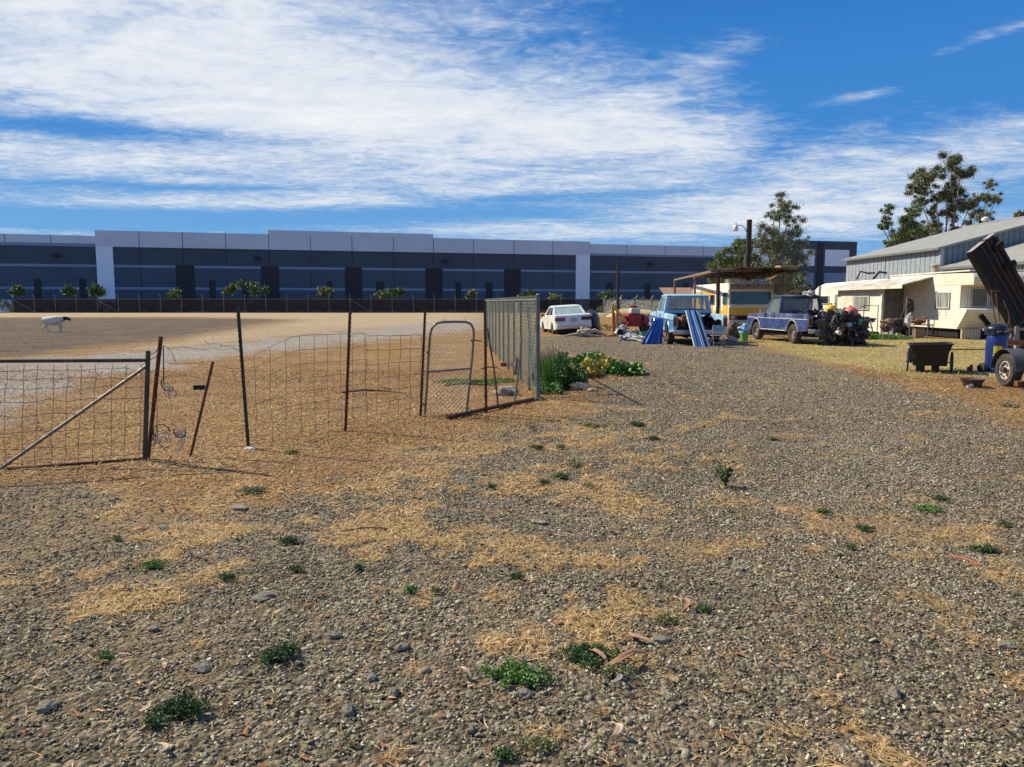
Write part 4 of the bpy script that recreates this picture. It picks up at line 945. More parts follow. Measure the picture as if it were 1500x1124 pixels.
# light blue truck
lb = rust_paint('pale_blue_paint', (.24, .43, .58), (.52, .60, .64), 1.4, .46, .66); lb2 = rust_paint('mid_blue_paint', (.05, .19, .46), (.30, .50, .68), 2.2, .55, .85)
ctr_ = P(1022, 500, 28.0)
bt = pickup('pickup_truck', 'light blue pickup with striped panels leaning on its open rear', (ctr_.x + .12, 28.0 + 2.7, .03), R(-1.0), lb, lb, lb2, chrome, lift=(R(1.1), 0), ext=True, wheels=(1, 1, 0, 1))
MB().loft([[(x * a, y * a, z) for x, y in ((.16, .16), (.16, -.16), (-.16, -.16), (-.16, .16))] for a, z in ((1, -.05), (.45, .35), (.45, .48))], mtx=Matrix.Translation((-.7, 1.5, 0))).build('jack_stand', dk, bt)
# navy truck
nb = rust_paint('faded_navy_paint', (.018, .034, .115), (.19, .22, .32), 1.8, .46, .72, .6); nb2 = rust_paint('navy_panel_paint', (.018, .040, .16), (.12, .16, .31), 2.5, .46, .8, .5); nbr = rust_paint('black_cab_paint', (.03, .035, .055), (.20, .21, .27), 1.5, .45, .75, .5)
rw = P(1157, 503, 29.4); hd = R(6.6)
fw = Vector((-math.sin(hd), math.cos(hd), 0)); rt_ = Vector((math.cos(hd), math.sin(hd), 0))
ctr2 = Vector((rw.x, rw.y, 0)) + fw * 1.45 + rt_ * 1.02
nt = pickup('pickup_truck', 'faded navy pickup piled with dark scrap at its tail', (ctr2.x, ctr2.y, .0), hd, nb, nbr, nb2, M('white_strip', (.62, .64, .68), rough=.5, var=.2), wheels=(1, 1, 1, 1))

# white sedan
def sedan():
    wp = M('white_paint', (.74, .73, .70), rough=.3, c2=(.62, .60, .56), scale=2, spec=.6)
    cc = P(832, 490, 37.3)
    t = thing('sedan', 'white four-door sedan parked askew behind the green plants, seen from the rear', 'car', (cc.x, 37.3 + 2.35, .0), (0, R(-3.2), R(7)))
    w = .88; L = 2.42; ya, yf = -1.35, 1.45
    prof = [(-L + .02, .30), (ya - .38, .24)] + arch(ya, .36, .26)[::-1] + [(yf - .38, .22)] + arch(yf, .36, .26)[::-1][1:] + [(L - .1, .26), (L, .40), (L - .02, .58), (L - .25, .70), (.95, .90), (-1.30, .98), (-L + .28, 1.0), (-L + .10, .96), (-L + .06, .74), (-L, .62), (-L - .01, .44)]
    MB().prism(prof, 0, -w, w).build('body', wp, t, bevel=.07, seg=4)
    zt = 1.38; B_, T_ = w - .06, w - .20; rb, rt2, ft2, fb2 = -1.60, -.98, .30, 1.15
    m = MB().frame([(-B_, rb, .96), (B_, rb, .96), (T_, rt2, zt), (-T_, rt2, zt)], -.04, .06, .06, .05, .08); m.build('cabin_frame', wp, t); MB().quad(*m.inner).build('rear_window', M('bright_glass', (.38, .46, .44), rough=.12, var=.15, spec=.9), t)
    m = MB().frame([(B_, fb2, .90), (-B_, fb2, .90), (-T_, ft2, zt), (T_, ft2, zt)], -.04, .05, .05, .05, .06); m.build('cabin_frame', wp, t); MB().quad(*m.inner).build('windscreen', glassd, t)
    for s in (-1, 1):
        q = [(s * B_, fb2, .90), (s * B_, rb, .96), (s * T_, rt2, zt), (s * T_, ft2, zt)]
        if s > 0: q = [q[1], q[0], q[3], q[2]]
        m = MB().frame(q, -.04, .12, .12, .05, .10); m.build('cabin_frame', wp, t); MB().quad(*m.inner).build('side_window', glassd, t)
        inn = [Vector(v) for v in m.inner]; MB().bar(inn[0].lerp(inn[1], .5), inn[3].lerp(inn[2], .5), .06).build('door_pillar', wp, t)
        MB().cbox((s * (w + .09), .75, .95), (.16, .10, .12)).build('mirror', wp if False else glassd, t, bevel=.02)
        MB().box(s * (w + .001), s * (w + .01), -.15, -.14, .35, .92).build('door_seam', dk, t)
        MB().box(s * (w - .48), s * (w + .005), -L - .02, -L + .2, .70, .86).build('tail_light', redl if s < 0 else M('tail_light_dark', (.035, .008, .012), rough=.2, var=.1), t, bevel=.02)
    MB().loft([[(-T_ - .02, rt2 - .03, zt - .015), (T_ + .02, rt2 - .03, zt - .015), (T_ + .02, ft2 + .05, zt - .015), (-T_ - .02, ft2 + .05, zt - .015)], [(-T_ + .10, rt2 + .15, zt + .045), (T_ - .10, rt2 + .15, zt + .045), (T_ - .10, ft2 - .1, zt + .045), (-T_ + .10, ft2 - .1, zt + .045)]]).build('roof', wp, t, bevel=.02)
    MB().box(-w + .02, w - .02, -L - .09, -L + .05, .34, .56).build('bumper', wp, t, bevel=.05, seg=3)
    MB().box(-w + .15, w - .15, -L - .1, -L - .088, .435, .45).build('bumper_groove', dk, t)
    pl_ = MB().box(-.17, .17, -L - .03, -L + .05, .68, .83).build('licence_plate', M('plate', (.50, .58, .60), rough=.4, c2=(.15, .22, .28), scale=14, lo=.45, hi=.6), t)
    MB().lathe([(.035, 0), (.035, .012), (.004, .014)], 12, Matrix.Translation((0, -L + .065, .89)) @ Matrix.Rotation(R(90), 4, 'X')).build('badge', chrome, t)
    MB().box(-w + .1, w - .1, -L + .1, L - .2, .14, .24).build('underbody', dk, t)
    for x, y in ((-w + .1, ya), (w - .1, ya), (-w + .1, yf), (w - .1, yf)): wheel(t, x, y, .31, .2, -1 if x < 0 else 1)
    return t
sedan()

# motorhome
def motorhome():
    wp = M('motorhome_white', (.76, .73, .66), rough=.55, c2=(.42, .38, .32), scale=1.2, lo=.5, hi=.75); yl = M('motorhome_yellow', (.72, .42, .03), rough=.5, c2=(.60, .34, .05), scale=1.5); og = M('motorhome_orange', (.34, .13, .03), rough=.6, c2=(.16, .08, .04), scale=3); gy = M('motorhome_grey', (.30, .25, .19), rough=.7, c2=(.17, .14, .11), scale=2)
    cr = M('motorhome_cream', (.72, .62, .40), rough=.5, var=.1)
    fl = P(1066, 490, 38.0); yaw = R(1.5)
    t = thing('motorhome', 'old white and yellow motorhome facing right under the brush shade', 'motorhome', (fl.x + 1.1, 38.0, 0), yaw)
    W = 1.12; Lm = 6.8
    # y=0 is the front
    prof = [(.0, .42), (Lm, .42), (Lm, 2.52), (.02, 2.52), (-.02, 2.42), (-.02, 2.18), (.12, 2.13), (.05, 1.42), (-.06, 1.35), (-.06, .55)]
    MB().prism(prof, 0, -W, W).build('body', wp, t, bevel=.03)
    MB().box(-W - .012, -W - .002, .95, Lm - .1, .60, 1.15).box(-W - .012, -W - .002, 2.6, Lm - .6, 1.15, 2.15).build('side_stripe', yl, t)
    MB().box(-W - .012, -W - .002, .08, .92, .62, 1.40).build('side_stripe', yl, t)
    MB().box(W + .002, W + .012, .1, Lm - .1, .60, 1.5).build('side_stripe', yl, t)
    # front
    MB().box(-W + .03, W - .03, -.045 - .03, -.021, 2.2, 2.46).build('visor', gy, t, bevel=.01)
    for k in range(4): MB().box(-.75 + k * .5, -.63 + k * .5, -.10, -.075, 2.36, 2.40).build('marker_lamp', dk, t)
    m = MB().frame([(-W + .03, .06, 1.43), (W - .03, .06, 1.43), (W - .03, .13, 2.12), (-W + .03, .13, 2.12)], .05, .035, .035, .05, .04); m.build('windscreen_frame', cr, t)
    MB().quad(*m.inner).build('windscreen', M('teal_glass', (.035, .085, .08), rough=.10, c2=(.06, .13, .12), scale=1.5, spec=.8), t)
    MB().box(-W + .05, W - .05, -.085, -.062, 1.30, 1.40).build('front_band', cr, t)
    MB().box(-W + .05, W - .05, -.08, -.062, .95, 1.29).build('front_panel', yl, t)
    MB().box(-W + .05, W - .05, -.08, -.062, .70, .945).build('front_panel', og, t); MB().box(-.7, .7, -.10, -.082, .72, .90).build('grille', dk, t)
    for s in (-1, 1): MB().lathe([(.10, 0), (.10, .03), (.07, .06), (.01, .06)], 16, Matrix.Translation((s * .9, -.08, .84)) @ Matrix.Rotation(R(90), 4, 'X')).build('headlight', chrome, t, smooth=True)
    MB().box(-W - .02, W + .02, -.28, -.12, .50, .64).build('bumper', chrome, t, bevel=.02)
    # side windows and door
    for (y0, y1, z0, z1) in ((.15, .85, 1.45, 2.05), (2.3, 3.1, 1.45, 1.95), (4.3, 5.2, 1.45, 1.95)):
        m = MB().frame([(-W - .014, y1, z0), (-W - .014, y0, z0), (-W - .014, y0, z1), (-W - .014, y1, z1)], .03, .06, .06, .06, .06); f_ = m.build('window', chrome, t); MB().quad(*m.inner).build('pane', glassd if y0 > .2 else MATS['teal_glass'], f_)
    MB().box(-W - .04, -W - .005, 1.25, 1.95, .50, 2.15).build('door', wp, t, bevel=.01)
    MB().box(-.4, .4, 2.2, 3.2, 2.53, 2.80).build('roof_unit', cr, t, bevel=.05); MB().box(-.3, .3, .8, 1.3, 2.53, 2.64).build('roof_vent', wp, t, bevel=.02)
    for x, y in ((-W + .16, 1.1), (W - .16, 1.1), (-W + .16, 5.2), (W - .16, 5.2)): wheel(t, x, y, .38, .22, -1 if x < 0 else 1)
motorhome()

# ------------------------------------------------------------------ mobile homes
cream = stripes('cream_siding', (.76, .71, .59), (.54, .49, .39), 2, 8.2, .12, .6, 0, .008, .10)
creamp = M('cream_paint', (.76, .69, .53), rough=.6, c2=(.64, .56, .40), scale=1.5); whp = M('trailer_white', (.72, .68, .58), rough=.6, c2=(.55, .50, .40), scale=1.5)
curt = M('pale_curtain', (.10, .10, .095), rough=.35, c2=(.42, .42, .40), scale=2.2, stretch=(1, 7, .25), lo=.42, hi=.58, spec=.6)
XW = 19.1
def th(px, py): return XatX(px, py, XW)
th1 = thing('mobile_home', 'cream mobile home with a stepped end wall and wide end windows', 'mobile home', (XW, 33.0, 0))
# profile (y,z) relative to 33.0
prof = [(.15, .42), (-.30, .95), (-.50, 1.22), (-.45, 1.30), (-.02, 1.32), (-.02, 2.28), (-.80, 2.30), (-.92, 2.42), (-.92, 2.62), (-.80, 2.78), (6.2, 2.92), (6.2, .42)]
MB().prism(prof, 0, 0, 2.45).build('wall', cream, th1, bevel=.02)
MB().box(-.03, 2.5, -.6, 6.25, 2.86, 2.92).build('roof', whp, th1)
pp_ = [(-.93, 2.28), (-.93, 2.62), (-.80, 2.79), (2.5, 2.83), (2.5, 2.30), (-.80, 2.28)]
MB().prism([(-.905, 2.30), (-.905, 2.62), (-.80, 2.77), (1.8, 2.80), (1.8, 2.30)], 0, -.012, -.003).build('eave_panel', creamp, th1)
MB().box(-.02, -.004, -.02, .03, 1.32, 2.28).build('corner_trim', creamp, th1)
def sidewin(par, y0, y1, z0, z1, x=0, nm='window', louv=False, split=1):
    q = [(x - .03, y1, z0), (x - .03, y0, z0), (x - .03, y0, z1), (x - .03, y1, z1)]
    m = MB().frame(q, .028, .05, .05, .06, .06); f = m.build(nm, M('window_frame_metal', (.55, .53, .48), rough=.5, var=.1), par); MB().quad(*m.inner).build('pane', curt if not louv else glassd, f)
    for k in range(split):
        u = (k + 1) / (split + 1); yy = y0 + (y1 - y0) * u; MB().box(x - .04, x - .012, yy - .02, yy + .02, z0 + .03, z1 - .03).build('mullion', MATS['window_frame_metal'], f)
    return f
w_ = sidewin(th1, .75, 1.75, 1.30, 2.02, 0, split=2); MB().box(-.045, -.008, 1.76, 1.90, 1.26, 2.05).build('shutter', M('brown_shutter', (.18, .13, .09), rough=.7, var=.2), th1)
for y in (.95, 1.5): MB().bar((-.01, y + .1, 1.22), (-.02, y, 1.02), .03, .02).build('bracket', creamp, th1)
for (x0, x1) in ((.42, 1.12), (1.18, 2.0)):
    q = [(x0, -.05, 1.36), (x1, -.05, 1.36), (x1, -.05, 2.18), (x0, -.05, 2.18)]; m = MB().frame(q, .028, .05, .05, .04, .04); f = m.build('window', MATS['window_frame_metal'], th1); MB().quad(*m.inner).build('pane', M('end_glass', (.10, .095, .08), rough=.15, var=.2, scale=2, spec=.6), f)
MB().box(.30, .35, -.06, -.03, 1.32, 2.25).build('trim', creamp, th1)
MB().box(-.02, -.004, .6, 1.2, 2.48, 2.62).build('vent_panel', whp, th1)
MB().box(.15, 2.35, .3, 5.9, .05, .40).build('undercarriage', dk, th1)
MB().box(.1, .9, -.1, .0, .02, .42).build('skirting', stripes('skirt_boards', (.50, .40, .24), (.25, .20, .13), 0, 7, .15), th1)
MB().lathe([(.16, 0), (.16, .30), (.20, .32), (.20, .40), (.12, .46), (.01, .47)], 16, Matrix.Translation((.5, 3.0, 2.88))).build('roof_vent', M('rusty_vent', (.42, .36, .28), rough=.7, c2=(.18, .10, .06), scale=8), th1, smooth=True)
wheel(th1, .2, 3.4, .35, .2, -1); wheel(th1, .2, 4.2, .35, .2, -1)
# rear home with rounded end
th2 = thing('mobile_home', 'white mobile home with a rounded far end behind the navy pickup', 'mobile home', (XW, 39.6, 0))
Le = 9.6
prof = [(0, .45), (Le - .3, .45), (Le, .8), (Le, 1.9), (Le - .25, 2.3), (Le - .8, 2.55), (Le - 1.8, 2.70), (0, 2.76)]
MB().prism(prof, 0, 0, 2.4).build('wall', stripes('white_siding', (.76, .73, .64), (.60, .56, .47), 2, 6.0, .12, .6, 0, .006, .22), th2, bevel=.05, smooth=False)
sidewin(th2, 7.0, 8.3, 1.45, 1.95, 0, louv=True); sidewin(th2, 5.3, 6.1, 1.1, 2.05, 0, split=0)
MB().box(.2, 2.2, .3, Le - .6, .05, .44).build('undercarriage', dk, th2)
# enclosed addition with a sloping roof and open porch
ad = thing('porch_addition', 'cream lean-to room and open porch built along the mobile homes', 'porch', (XW, 35.6, 0))
X1 = -1.05
def ax(px, py): v = XatX(px, py, XW + X1); return v
yA = ax(1291, 460).y - 35.6; yB = ax(1226, 460).y - 35.6
MB().box(X1, X1 + .08, yA, yB, .12, 2.32).build('wall', cream, ad)
sidewin(ad, ax(1274, 440).y - 35.6, ax(1251, 440).y - 35.6, 1.18, 1.88, X1, split=3)
MB().box(X1 - .05, X1 - .012, ax(1251, 440).y - 35.58, ax(1233, 440).y - 35.6, 1.12, 1.90).build('shutter', whp, ad, bevel=.008)
MB().box(X1 + .08, 0, yA, yA + .06, .12, 2.35).build('porch_wall', M('grey_door', (.16, .155, .13), rough=.7, var=.2), ad)
for k in range(3): MB().box(X1 + .12 + k * .32, X1 + .15 + k * .32, yA - .02, yA - .001, .2, 2.2).build('door_rail', M('door_rail', (.30, .28, .22), rough=.7), ad)
MB().slab([(X1 - .3, -.35, 2.34), (0.08, -.35, 2.70), (.08, yB + .6, 2.66), (X1 - .3, yB + .6, 2.30)], .05).build('roof', M('patched_roof', (.66, .62, .54), rough=.6, c2=(.34, .28, .21), scale=1.8, lo=.42, hi=.62), ad)
MB().box(X1 - .33, X1 - .305, -.35, yB + .6, 2.20, 2.36).build('fascia', whp, ad)
MB().box(X1 - .08, X1 + .04, yA - .15, yA - .03, 0, 2.15).build('post', M('white_post', (.70, .66, .56), rough=.7, var=.2), ad, bevel=.01)
MB().box(X1 + .0, X1 + .05, -.2, -.15, 0, 2.2).build('post', M('brown_post', (.20, .13, .08), rough=.8, var=.3), ad)
MB().box(X1, X1 + .2, yA - 1.7, yA, -.02, .12).build('porch_floor', M('grey_boards', (.30, .27, .22), rough=.9, var=.2), ad)
# ------------------------------------------------------------------ metal barn
XB = 30.0
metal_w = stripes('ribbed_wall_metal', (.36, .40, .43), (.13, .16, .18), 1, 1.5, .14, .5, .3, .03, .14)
metal_shaded = stripes('ribbed_metal_shaded', (.16, .20, .235), (.08, .10, .12), 0, 2.6, .2, .5, .3, .03, .12)  # darker copy of the wall metal: the gable's shade is painted into its colour
roofm = M('weathered_roof_metal', (.27, .265, .235), rough=.6, metal=.15, c2=(.35, .34, .30), scale=.6, stretch=(1, 3, 1))
bn = thing('metal_barn', 'large ribbed metal barn with a grey sloping roof behind the mobile homes', 'barn', (XB, 54.5, 0))
yb1 = 69.8 - 54.5; e1 = 5.22; sl = .305; XR = 24
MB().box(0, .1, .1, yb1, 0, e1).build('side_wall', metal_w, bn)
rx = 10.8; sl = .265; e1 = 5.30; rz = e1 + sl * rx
MB().prism([(0.12, 0), (2 * rx, 0), (2 * rx, e1), (rx, rz + .05), (0.12, e1 + .05)], 1, 0, .1).build('gable_wall', metal_shaded, bn)
MB().slab([(-.35, -.25, e1 - .09), (rx, -.25, rz), (rx, yb1 + .3, rz), (-.35, yb1 + .3, e1 - .09)], .14).build('roof', roofm, bn)
MB().slab([(rx + .01, -.25, rz), (2 * rx + .3, -.25, e1 - .08), (2 * rx + .3, yb1 + .3, e1 - .08), (rx + .01, yb1 + .3, rz)], .14).build('roof', roofm, bn)
MB().box(rx - .25, rx + .25, -.27, yb1 + .32, rz + .10, rz + .18).build('ridge_cap', roofm, bn)
MB().box(-.37, -.352, -.25, yb1 + .3, e1 - .12, e1 + .06).build('gutter', M('gutter_dark', (.14, .16, .17), rough=.6, var=.1), bn)
MB().box(-.06, .16, -.06, .14, 0, e1 - .02).build('corner_trim', M('corner_metal', (.40, .43, .46), rough=.5, metal=.3, var=.1), bn)
for (vx, vy) in ((10.8, 13.0),):
    MB().lathe([(.13, 0), (.13, .2), (.30, .28), (.30, .48), (.12, .6), (.01, .62)], 14, Matrix.Translation((vx, vy, rz + .1))).build('roof_vent', M('white_vent', (.62, .62, .60), rough=.5, var=.1), bn, smooth=True)
ln = thing('lean_to_shed', 'low metal lean-to shed in front of the barn gable at right', 'shed', (XB, 43.0, 0))
e2 = 3.86; yb2 = 11.3
MB().box(0, .1, 0, yb2, 0, e2).build('side_wall', metal_w, ln)
MB().slab([(-.25, -.2, e2 - .03), (16, -.2, e2 - .03 + .30 * 16.25), (16, yb2, e2 - .03 + .30 * 16.25), (-.25, yb2, e2 - .03)], .12).build('roof', roofm, ln)
MB().box(-.27, -.252, -.2, yb2, e2 - .10, e2 + .03).build('gutter', MATS['gutter_dark'], ln)
MB().prism([(.11, 0), (16, 0), (16, e2 + .3 * 16), (.11, e2)], 1, 0, .1).build('gable_wall', metal_shaded, ln)

# ------------------------------------------------------------------ brush shade, poles, little shed
pm = M('weathered_timber', (.16, .10, .065), rough=.9, c2=(.28, .20, .13), scale=6, stretch=(4, 4, .6)); pmd = M('dark_timber', (.035, .022, .016), rough=.9, c2=(.07, .045, .03), scale=6, stretch=(4, 4, .5))
cn = thing('pergola', 'sagging brush-covered shade frame on poles over the motorhome', 'shade', (9.4, 35.5, 0))
posts = [(P(1051, 442, 35.5), 3.05), (P(1017, 442, 43), 3.05), (P(988, 442, 48.5), 3.0), (P(1147, 442, 37.2), 3.15), (P(1128, 442, 47), 3.0), (P(1106, 442, 36.2), 3.1)]
for i, (p_, h_) in enumerate(posts):
    if i == 5: continue
    MB().tube([(p_.x, p_.y, 0), (p_.x + .03, p_.y, h_ * .5), (p_.x - .02, p_.y, h_)], .07 if i != 0 else .09, 7).build('post', pm if i else pmd, cn, world=True, smooth=True)
MB().bar((posts[0][0].x - .1, 35.5, 3.02), (posts[2][0].x, 48.5, 2.95), .10).bar((posts[0][0].x - .4, 35.5, 3.0), (posts[3][0].x + .5, 37.2, 3.1), .10).bar((posts[3][0].x, 37, 3.05), (posts[4][0].x, 47.2, 2.95), .10).build('beam', pm, cn, world=True)
r = np.random.default_rng(5); nn = 6500
u = r.uniform(0, 1, nn); v = r.uniform(0, 1, nn)
ax_ = posts[0][0].x + (posts[2][0].x - posts[0][0].x) * v + .75; bx_ = 13.1 + (posts[4][0].x - 13.1) * v
xx = ax_ + (bx_ - ax_) * u * (0.92); yy = 35.6 + 13.0 * v + .2 * np.sin(u * 9); zz = 3.08 + .05 * np.sin(v * 7 + u * 5) + r.normal(0, .018, nn)
d_ = r.normal(size=(nn, 3)); d_[:, 2] *= .05; d_ /= np.linalg.norm(d_, axis=1)[:, None]; L_b = r.uniform(.2, .7, nn)[:, None]
p0 = np.stack([xx, yy, zz], 1) - np.array(cn.location); s_ = np.cross(d_, np.array([0, 0, 1.0])) * r.uniform(.012, .05, nn)[:, None]; s_[:, 2] += .012
V = np.stack([p0 - s_, p0 + s_, p0 + d_ * L_b + s_ * .5, p0 + d_ * L_b - s_ * .5], 1).reshape(-1, 3)
npmesh('brush_roof', V, np.arange(nn * 4).reshape(nn, 4), M('dry_brush', (1, 1, 1), rough=.9, tint=[(.025, .015, .01), (.08, .05, .032), (.20, .13, .08)]), np.repeat(np.clip(r.normal(.4, .2, nn), 0, 1), 4), parent=cn)
for (px, w) in ((1138, .9),): MB().box(P(px, 442, 36.5).x, P(px, 442, 36.5).x + w, 36.2, 36.9, 3.18, 3.28).build('board', M('yellow_board', (.45, .28, .12), rough=.8, var=.2), cn, world=True)
c = P(1094, 442, 50); up_ = thing('utility_pole', 'thick dark wooden utility pole carrying a curved lamp arm', 'pole', (c.x, 50, 0)); ht = P(1094, 322, 50).z
MB().tube([(0, 0, 0), (.0, 0, ht)], [.20, .165], 12).build('pole_shaft', pmd, up_, smooth=True)
am = MB().tube([(-.15, 0, ht - .75), (-.30, 0, ht - .5), (-.55, 0, ht - .36), (-.85, 0, ht - .36)], .028, 8).build('lamp_arm', galv, up_, smooth=True)
MB().lathe([(.05, .22), (.06, .05), (.13, .0), (.17, -.12), (.16, -.26), (.10, -.32), (.01, -.33)][::-1], 16, Matrix.Translation((-.86, 0, ht - .40))).build('lamp_head', M('lamp_glass', (.66, .66, .62), rough=.3, var=.1), am, smooth=True)
MB().tube([(-.28, -.1, 0), (-.26, -.1, ht - 2.2)], .04, 6).build('conduit', galvd, up_)
c = P(905, 442, 54); hp = P(905, 385, 54).z; t = thing('light_pole', 'slender brown pole with a tiny lamp behind the yellow hoist', 'pole', (c.x, 54, 0))
MB().tube([(0, 0, 0), (0, 0, hp)], [.11, .085], 10).build('pole_shaft', pmd, t, smooth=True); MB().tube([(0, -.08, hp - .05), (.2, -.1, hp + .04), (.34, -.1, hp + .02)], .02, 6).lathe([(.09, 0), (.09, .08), (.03, .12)], 10, Matrix.Translation((.36, -.1, hp - .06))).build('lamp_head', dk, t, smooth=True)
c = P(994, 440, 62); t = thing('garden_shed', 'small tan shed with a rusty roof between the trucks and the warehouse', 'shed', (c.x, 62, 0))
MB().box(-.9, 1.3, 0, 2.2, 0, 2.05).build('wall', M('tan_wall', (.50, .37, .27), rough=.9, var=.15), t); MB().slab([(-1.1, -.25, 2.0), (1.5, -.25, 2.0), (1.5, 2.4, 2.7), (-1.1, 2.4, 2.7)], .06).build('roof', M('rust_roof', (.24, .12, .07), rough=.85, c2=(.36, .22, .15), scale=4), t)
MB().box(-.5, -.1, -.03, -.005, .2, 1.7).build('door', M('tan_door', (.38, .27, .19), rough=.9, var=.15), t)
# brown board fence and clutter behind the navy truck
t = thing('board_fence', 'low brown board fence with a pale top rail behind the navy pickup cab', 'fence', (P(1126, 440, 50).x, 50, 0)); Lb = P(1200, 440, 50).x - P(1126, 440, 50).x
MB().box(0, Lb, 0, .04, 0, 1.78).build('boards', stripes('brown_boards', (.11, .05, .032), (.04, .02, .015), 0, 6, .12, .9, 0, .01, .3), t); MB().box(-.05, Lb, -.05, -.01, 1.76, 1.84).build('top_rail', M('pale_rail', (.42, .32, .24), rough=.8, var=.2), t)

# ------------------------------------------------------------------ large trees
gumb = M('gum_bark', (.42, .36, .28), rough=.85, c2=(.22, .17, .13), scale=3, bump=.3, bscale=12)
gum = M('gum_leaves', (1, 1, 1), rough=.5, tint=[(.03, .045, .018), (.11, .135, .06), (.25, .275, .14), (.46, .47, .29)], spec=.5)
gum2 = M('gum_leaves_warm', (1, 1, 1), rough=.5, tint=[(.026, .034, .014), (.085, .10, .04), (.19, .20, .09), (.38, .37, .20)], spec=.5)
pep = M('pepper_leaves', (1, 1, 1), rough=.55, tint=[(.03, .05, .015), (.095, .14, .04), (.20, .26, .08), (.36, .40, .16)], spec=.4)
def bigtree(lab, px, Yt, base_px, blobs, nn, size, mat, seed, droop=.4, wid=.2, group=None, limbs=True, name='eucalyptus_tree'):
    """blobs: (px,py,rpx) seen positions; each gets its own distance"""
    c = P(base_px, 442, Yt); t = thing(name, lab, 'tree', (c.x, Yt, 0), 0, group); r = random.Random(seed)
    cs = []; m = MB(); fork = Vector((r.uniform(-.2, .2), 0, 0))
    zs = [P(b[0], b[1], Yt).z for b in blobs]; z0 = max(1.5, min(zs) * .55); fk = Vector((0, 0, z0))
    m.tube([(0, 0, 0), (r.uniform(-.15, .15), .05, z0 * .5), fk], [.30, .24, .2], 9)
    for b in blobs:
        q = P(b[0], b[1], Yt); rad_ = b[2] / FPX * Yt * 1.0; dy = r.uniform(-1, 1) * rad_ * 1.3
        p = Vector((q.x - c.x, dy, q.z)); 
        mid = fk.lerp(p, .5) + Vector((r.uniform(-.4, .4), r.uniform(-.3, .3), .4)); m.tube([fk, mid, p, p + (p - mid) * .25], [.10, .06, .035, .012], 6)
        for _ in range(13):
            dd = Vector((r.gauss(0, 1), r.gauss(0, 1), r.gauss(0, .9))).normalized() * rad_ * r.uniform(.3, 1.35); rr_ = rad_ * r.uniform(.22, .5)
            cs.append((p.x + dd.x, p.y + dd.y, p.z + dd.z, rr_)); m.tube([p, p + dd * .5 + Vector((0, 0, .05)), p + dd], [.022, .012, .006], 4)
        cs.append((p.x, p.y, p.z, rad_ * .45))
    m.build('trunk', gumb, t, smooth=True)
    V, F, ti = crown_np(seed, cs, nn, size, droop, wid)
    h_ = np.repeat(fbm(V[::4, 0] * .8, V[::4, 2] * .8 + V[::4, 1], seed, 3) - .5, 4); npmesh('crown', V, F, mat, np.clip(ti + h_ * .5, 0, 1), parent=t); return t
bigtree('tall gum tree with an open crown rising behind the motorhome and utility pole', 1130, 58, 1132, [(1146, 300, 14), (1158, 318, 15), (1135, 318, 13), (1128, 340, 20), (1158, 342, 20), (1112, 352, 12), (1170, 358, 12), (1135, 365, 24), (1160, 380, 18), (1110, 378, 16), (1125, 400, 26), (1152, 408, 22), (1095, 405, 18)], 70000, .115, gum, 21)
bigtree('lighter green drooping tree left of the utility pole', 1070, 60, 1072, [(1074, 365, 13), (1058, 382, 14), (1085, 378, 14), (1048, 392, 9), (1070, 398, 18), (1045, 404, 14), (1100, 390, 15), (1092, 396, 14), (1060, 408, 14)], 56000, .115, pep, 22, .5, .2, name='pepper_tree')
bigtree('dark bush-like tree low behind the right end of the brush shade', 1165, 63, 1160, [(1150, 415, 20), (1172, 410, 14), (1135, 420, 16), (1180, 422, 9), (1165, 430, 12), (1040, 412, 11)][:5], 20000, .15, gum, 23, .3, .25, name='dark_tree')
bigtree('tallest gum tree with a dense round crown above the barn roof', 1385, 84, 1386, [(1385, 243, 16), (1400, 255, 18), (1368, 258, 15), (1352, 262, 15), (1342, 275, 12), (1405, 280, 18), (1380, 285, 18), (1358, 290, 14), (1415, 300, 14), (1390, 312, 17), (1365, 312, 10), (1375, 335, 16), (1400, 335, 10), (1350, 340, 14)], 105000, .15, gum2, 24, .5, .22, 'trees behind the barn')
bigtree('slender leaning gum tree right of the densest crown', 1440, 86, 1428, [(1456, 268, 9), (1448, 290, 10), (1430, 290, 10), (1466, 292, 9), (1455, 312, 9), (1428, 312, 11), (1440, 328, 9), (1418, 330, 9)], 27000, .135, gum, 25, .5, .2, 'trees behind the barn')
bigtree('low bright green tree at the left end of the barn roof', 1310, 82, 1318, [(1296, 310, 8), (1299, 325, 9), (1293, 332, 7), (1330, 320, 10), (1322, 335, 15), (1305, 352, 12), (1332, 345, 14), (1340, 305, 9), (1345, 330, 12), (1300, 362, 9)], 52000, .14, pep, 26, .3, .25, 'trees behind the barn')
bigtree('treetop cut off by the right edge above the barn', 1500, 90, 1520, [(1505, 316, 9), (1520, 322, 12)], 6000, .3, gum2, 27, .3, .25, 'trees behind the barn')

